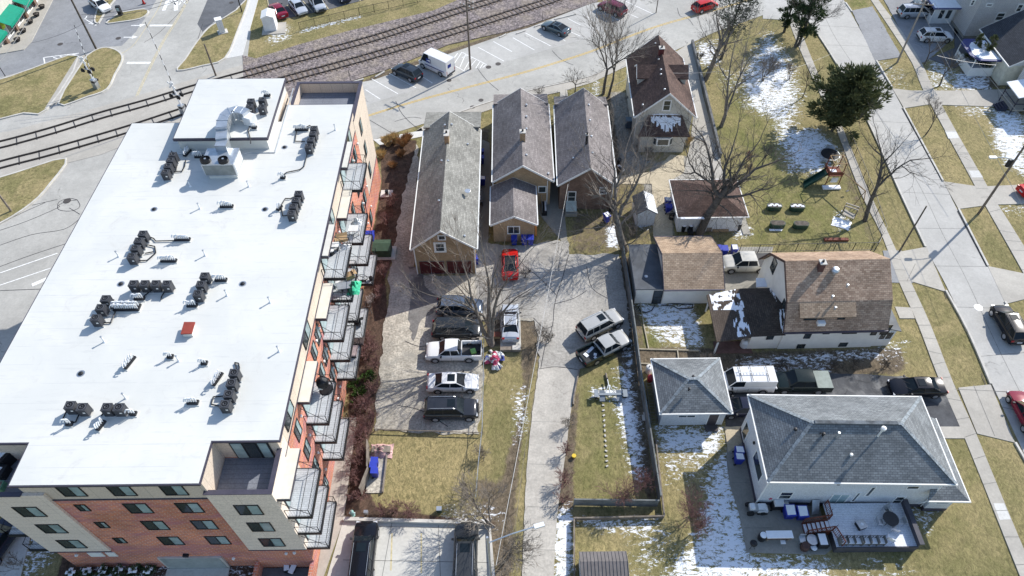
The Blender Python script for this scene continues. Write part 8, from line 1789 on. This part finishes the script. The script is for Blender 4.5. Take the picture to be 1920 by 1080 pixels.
simple('kettle_grill','black round grill beside the cottage wall','grill',1180,190,[('bowl',m_black,MB().lathe((0,0,.4),[(.05,0),(.35,.15),(.38,.35),(.2,.5)],12)),('leg_frame',m_black,MB().lathe((0,0,0),[(.3,0),(.1,.4)],3))])
simple('rain_barrel','dark blue-grey tall bin beside the cottage wall','bin',1178,237,[('bin_body',flat('slate_bin',(.07,.10,.14),.5),MB().box(-.4,.4,-.4,.4,0,1.1)),('lid',flat('slate_lid',(.14,.20,.26),.5),MB().box(-.43,.43,-.43,.43,1.1,1.2))])
simple('motor_scooter','white and black scooter beside the red-brown bungalow','scooter',1163,322,[('body',m_whitepl,MB().rbox((0,0,.5),.35,1.1,.4,.5)),('seat',m_black,MB().rbox((-.1,-.2,.75),.3,.6,.1,.5)),('wheel',m_tyre,MB().tube((-.35,-.5,.22),(-.25,-.55,.22),.22,n=10)),('wheel',m_tyre,MB().tube((.25,.5,.22),(.35,.45,.22),.22,n=10))])
simple('kettle_grill','dark cooker left of the scooter','grill',1160,308,[('bowl',m_black,MB().lathe((0,0,.4),[(.05,0),(.35,.15),(.38,.35),(.2,.5)],12)),('leg_frame',m_black,MB().lathe((0,0,0),[(.3,0),(.1,.4)],3))])
simple('tyre_stack','stacked old tyres with white rim by the leaning tree','tyres',1148,395,[('tyre',m_tyre,MB().lathe((0,0,0),[(.3,0),(.4,.1),(.3,.22)],14)),('tyre',m_tyre,MB().lathe((0,0,.22),[(.3,0),(.4,.1),(.3,.22)],14)),('rim',m_whitepl,MB().lathe((0,0,.44),[(.28,0),(.24,.05),(.18,.02)],14))])
simple('side_table','open dark table frames between the long house and the middle bungalow','table',899,375,[('tabletop',m_dkwood,MB().box(-.5,.5,-1.2,1.2,.7,.76)),('leg_post',m_black,MB().box(-.45,-.38,-1.1,-1.03,0,.7).box(.38,.45,-1.1,-1.03,0,.7)),('covering',m_whitepl,MB().box(-.3,.2,-.8,.0,.76,.8))])
simple('porch_steps','dark steps and railing beside the middle bungalow','steps',1020,390,[('step',m_black,MB().box(-.3,.3,-1.3,1.3,0,.5)),('railing',m_galv,MB().tube((-.3,-1.3,.5),(-.3,-1.3,1.4),.03).tube((-.3,1.3,.5),(-.3,1.3,1.4),.03).tube((-.3,-1.3,1.4),(-.3,1.3,1.4),.03)),('planter',m_whitepl,MB().box(.05,.25,-1.0,1.0,.5,.6))])
tag(MB().lathe(G3(1290,640,0),[(.3,0),(.3,.02)],12).build('hose_coil',m_black),'dark hose coil in the half-snowy garden','hose') if False else None
simple('propane_tank','pale grey propane cylinder on the red patio','tank',1396,644,[('tank_body',m_alum,MB().lathe((0,0,0),[(.2,0),(.38,.1),(.38,.8),(.2,1.0),(.05,1.05)],12)),('collar',m_galv,MB().lathe((0,0,1.0),[(.15,0),(.15,.12)],10))],pz=.5)
m=MB().path([W3(x,y,.06) for x,y in ((1197,575),(1200,583),(1212,586),(1222,582),(1228,572))],.05,5); tag(m.build('garden_hose',m_black),'looped black hose in the snow left of the garage door','hose')
m=MB().path([W3(x,y,.06) for x,y in ((1240,572),(1262,574),(1272,579),(1298,578),(1299,571),(1245,568))],.05,5); tag(m.build('garden_hose',m_black),'long black hose in the snow along the tan-roofed garage','hose')
tag(MB().rbox((*G(933,455),.25),.8,.4,.5).build('junk_box',m_black),'dark box between the bungalow annex bins and red coupe','box') if False else None
simple('orange_board','orange board leaning on the annex corner','board',1004,437,[('board',flat('orange_board',(.5,.22,.07),.7),MB().slab([(-.1,-.5,0.1),(.15,-.5,.1),(.15,.5,1.3),(-.1,.5,1.3)],.06)),('strut',m_wood,MB().box(-.05,.05,.5,.55,0,1.2))])
simple('traffic_cone_stub','small orange-red barrier at the junction by the top edge','barrier',270,7,[('post',m_tail,MB().lathe((0,0,0),[(.25,0),(.08,.8)],8)),('base_slab',m_black,MB().box(-.3,.3,-.3,.3,-.02,.03))])
m=MB()
for a,b in (((665,152),(683,147)),((704,145),(720,134)),((660,154),(680,150)),((847,100),(862,92)),((937,70),(948,65)),((1000,48),(1016,43)),((1020,42),(1050,31)),((968,62),(975,58))): pass
GW='concrete wheel stops of the angled bays'
for i,(a,b,lab) in enumerate((((660,155),(682,149),'first concrete wheel stop, by the ballast and the thin marker post'),((704,145),(721,135),'pale wheel stop left of the slate suv'),((937,71),(949,65),'wheel stop right of the timber pole'),((968,64),(985,58),'wheel stop between the pole and the steel saloon'),((1002,51),(1018,45),'wheel stop at the nose of the steel saloon'),((1040,37),(1080,27),'long wheel stop right of the steel saloon'))):
    A=Vector(G(*a));B=Vector(G(*b)); d=B-A; tag(MB().rbox(((A.x+B.x)/2,(A.y+B.y)/2,.08),d.length,.2,.15,math.atan2(d.y,d.x)).build('wheel_stop',m_kerb),lab,'wheel stop',GW)
# people on the parkway walk? none seen clearly
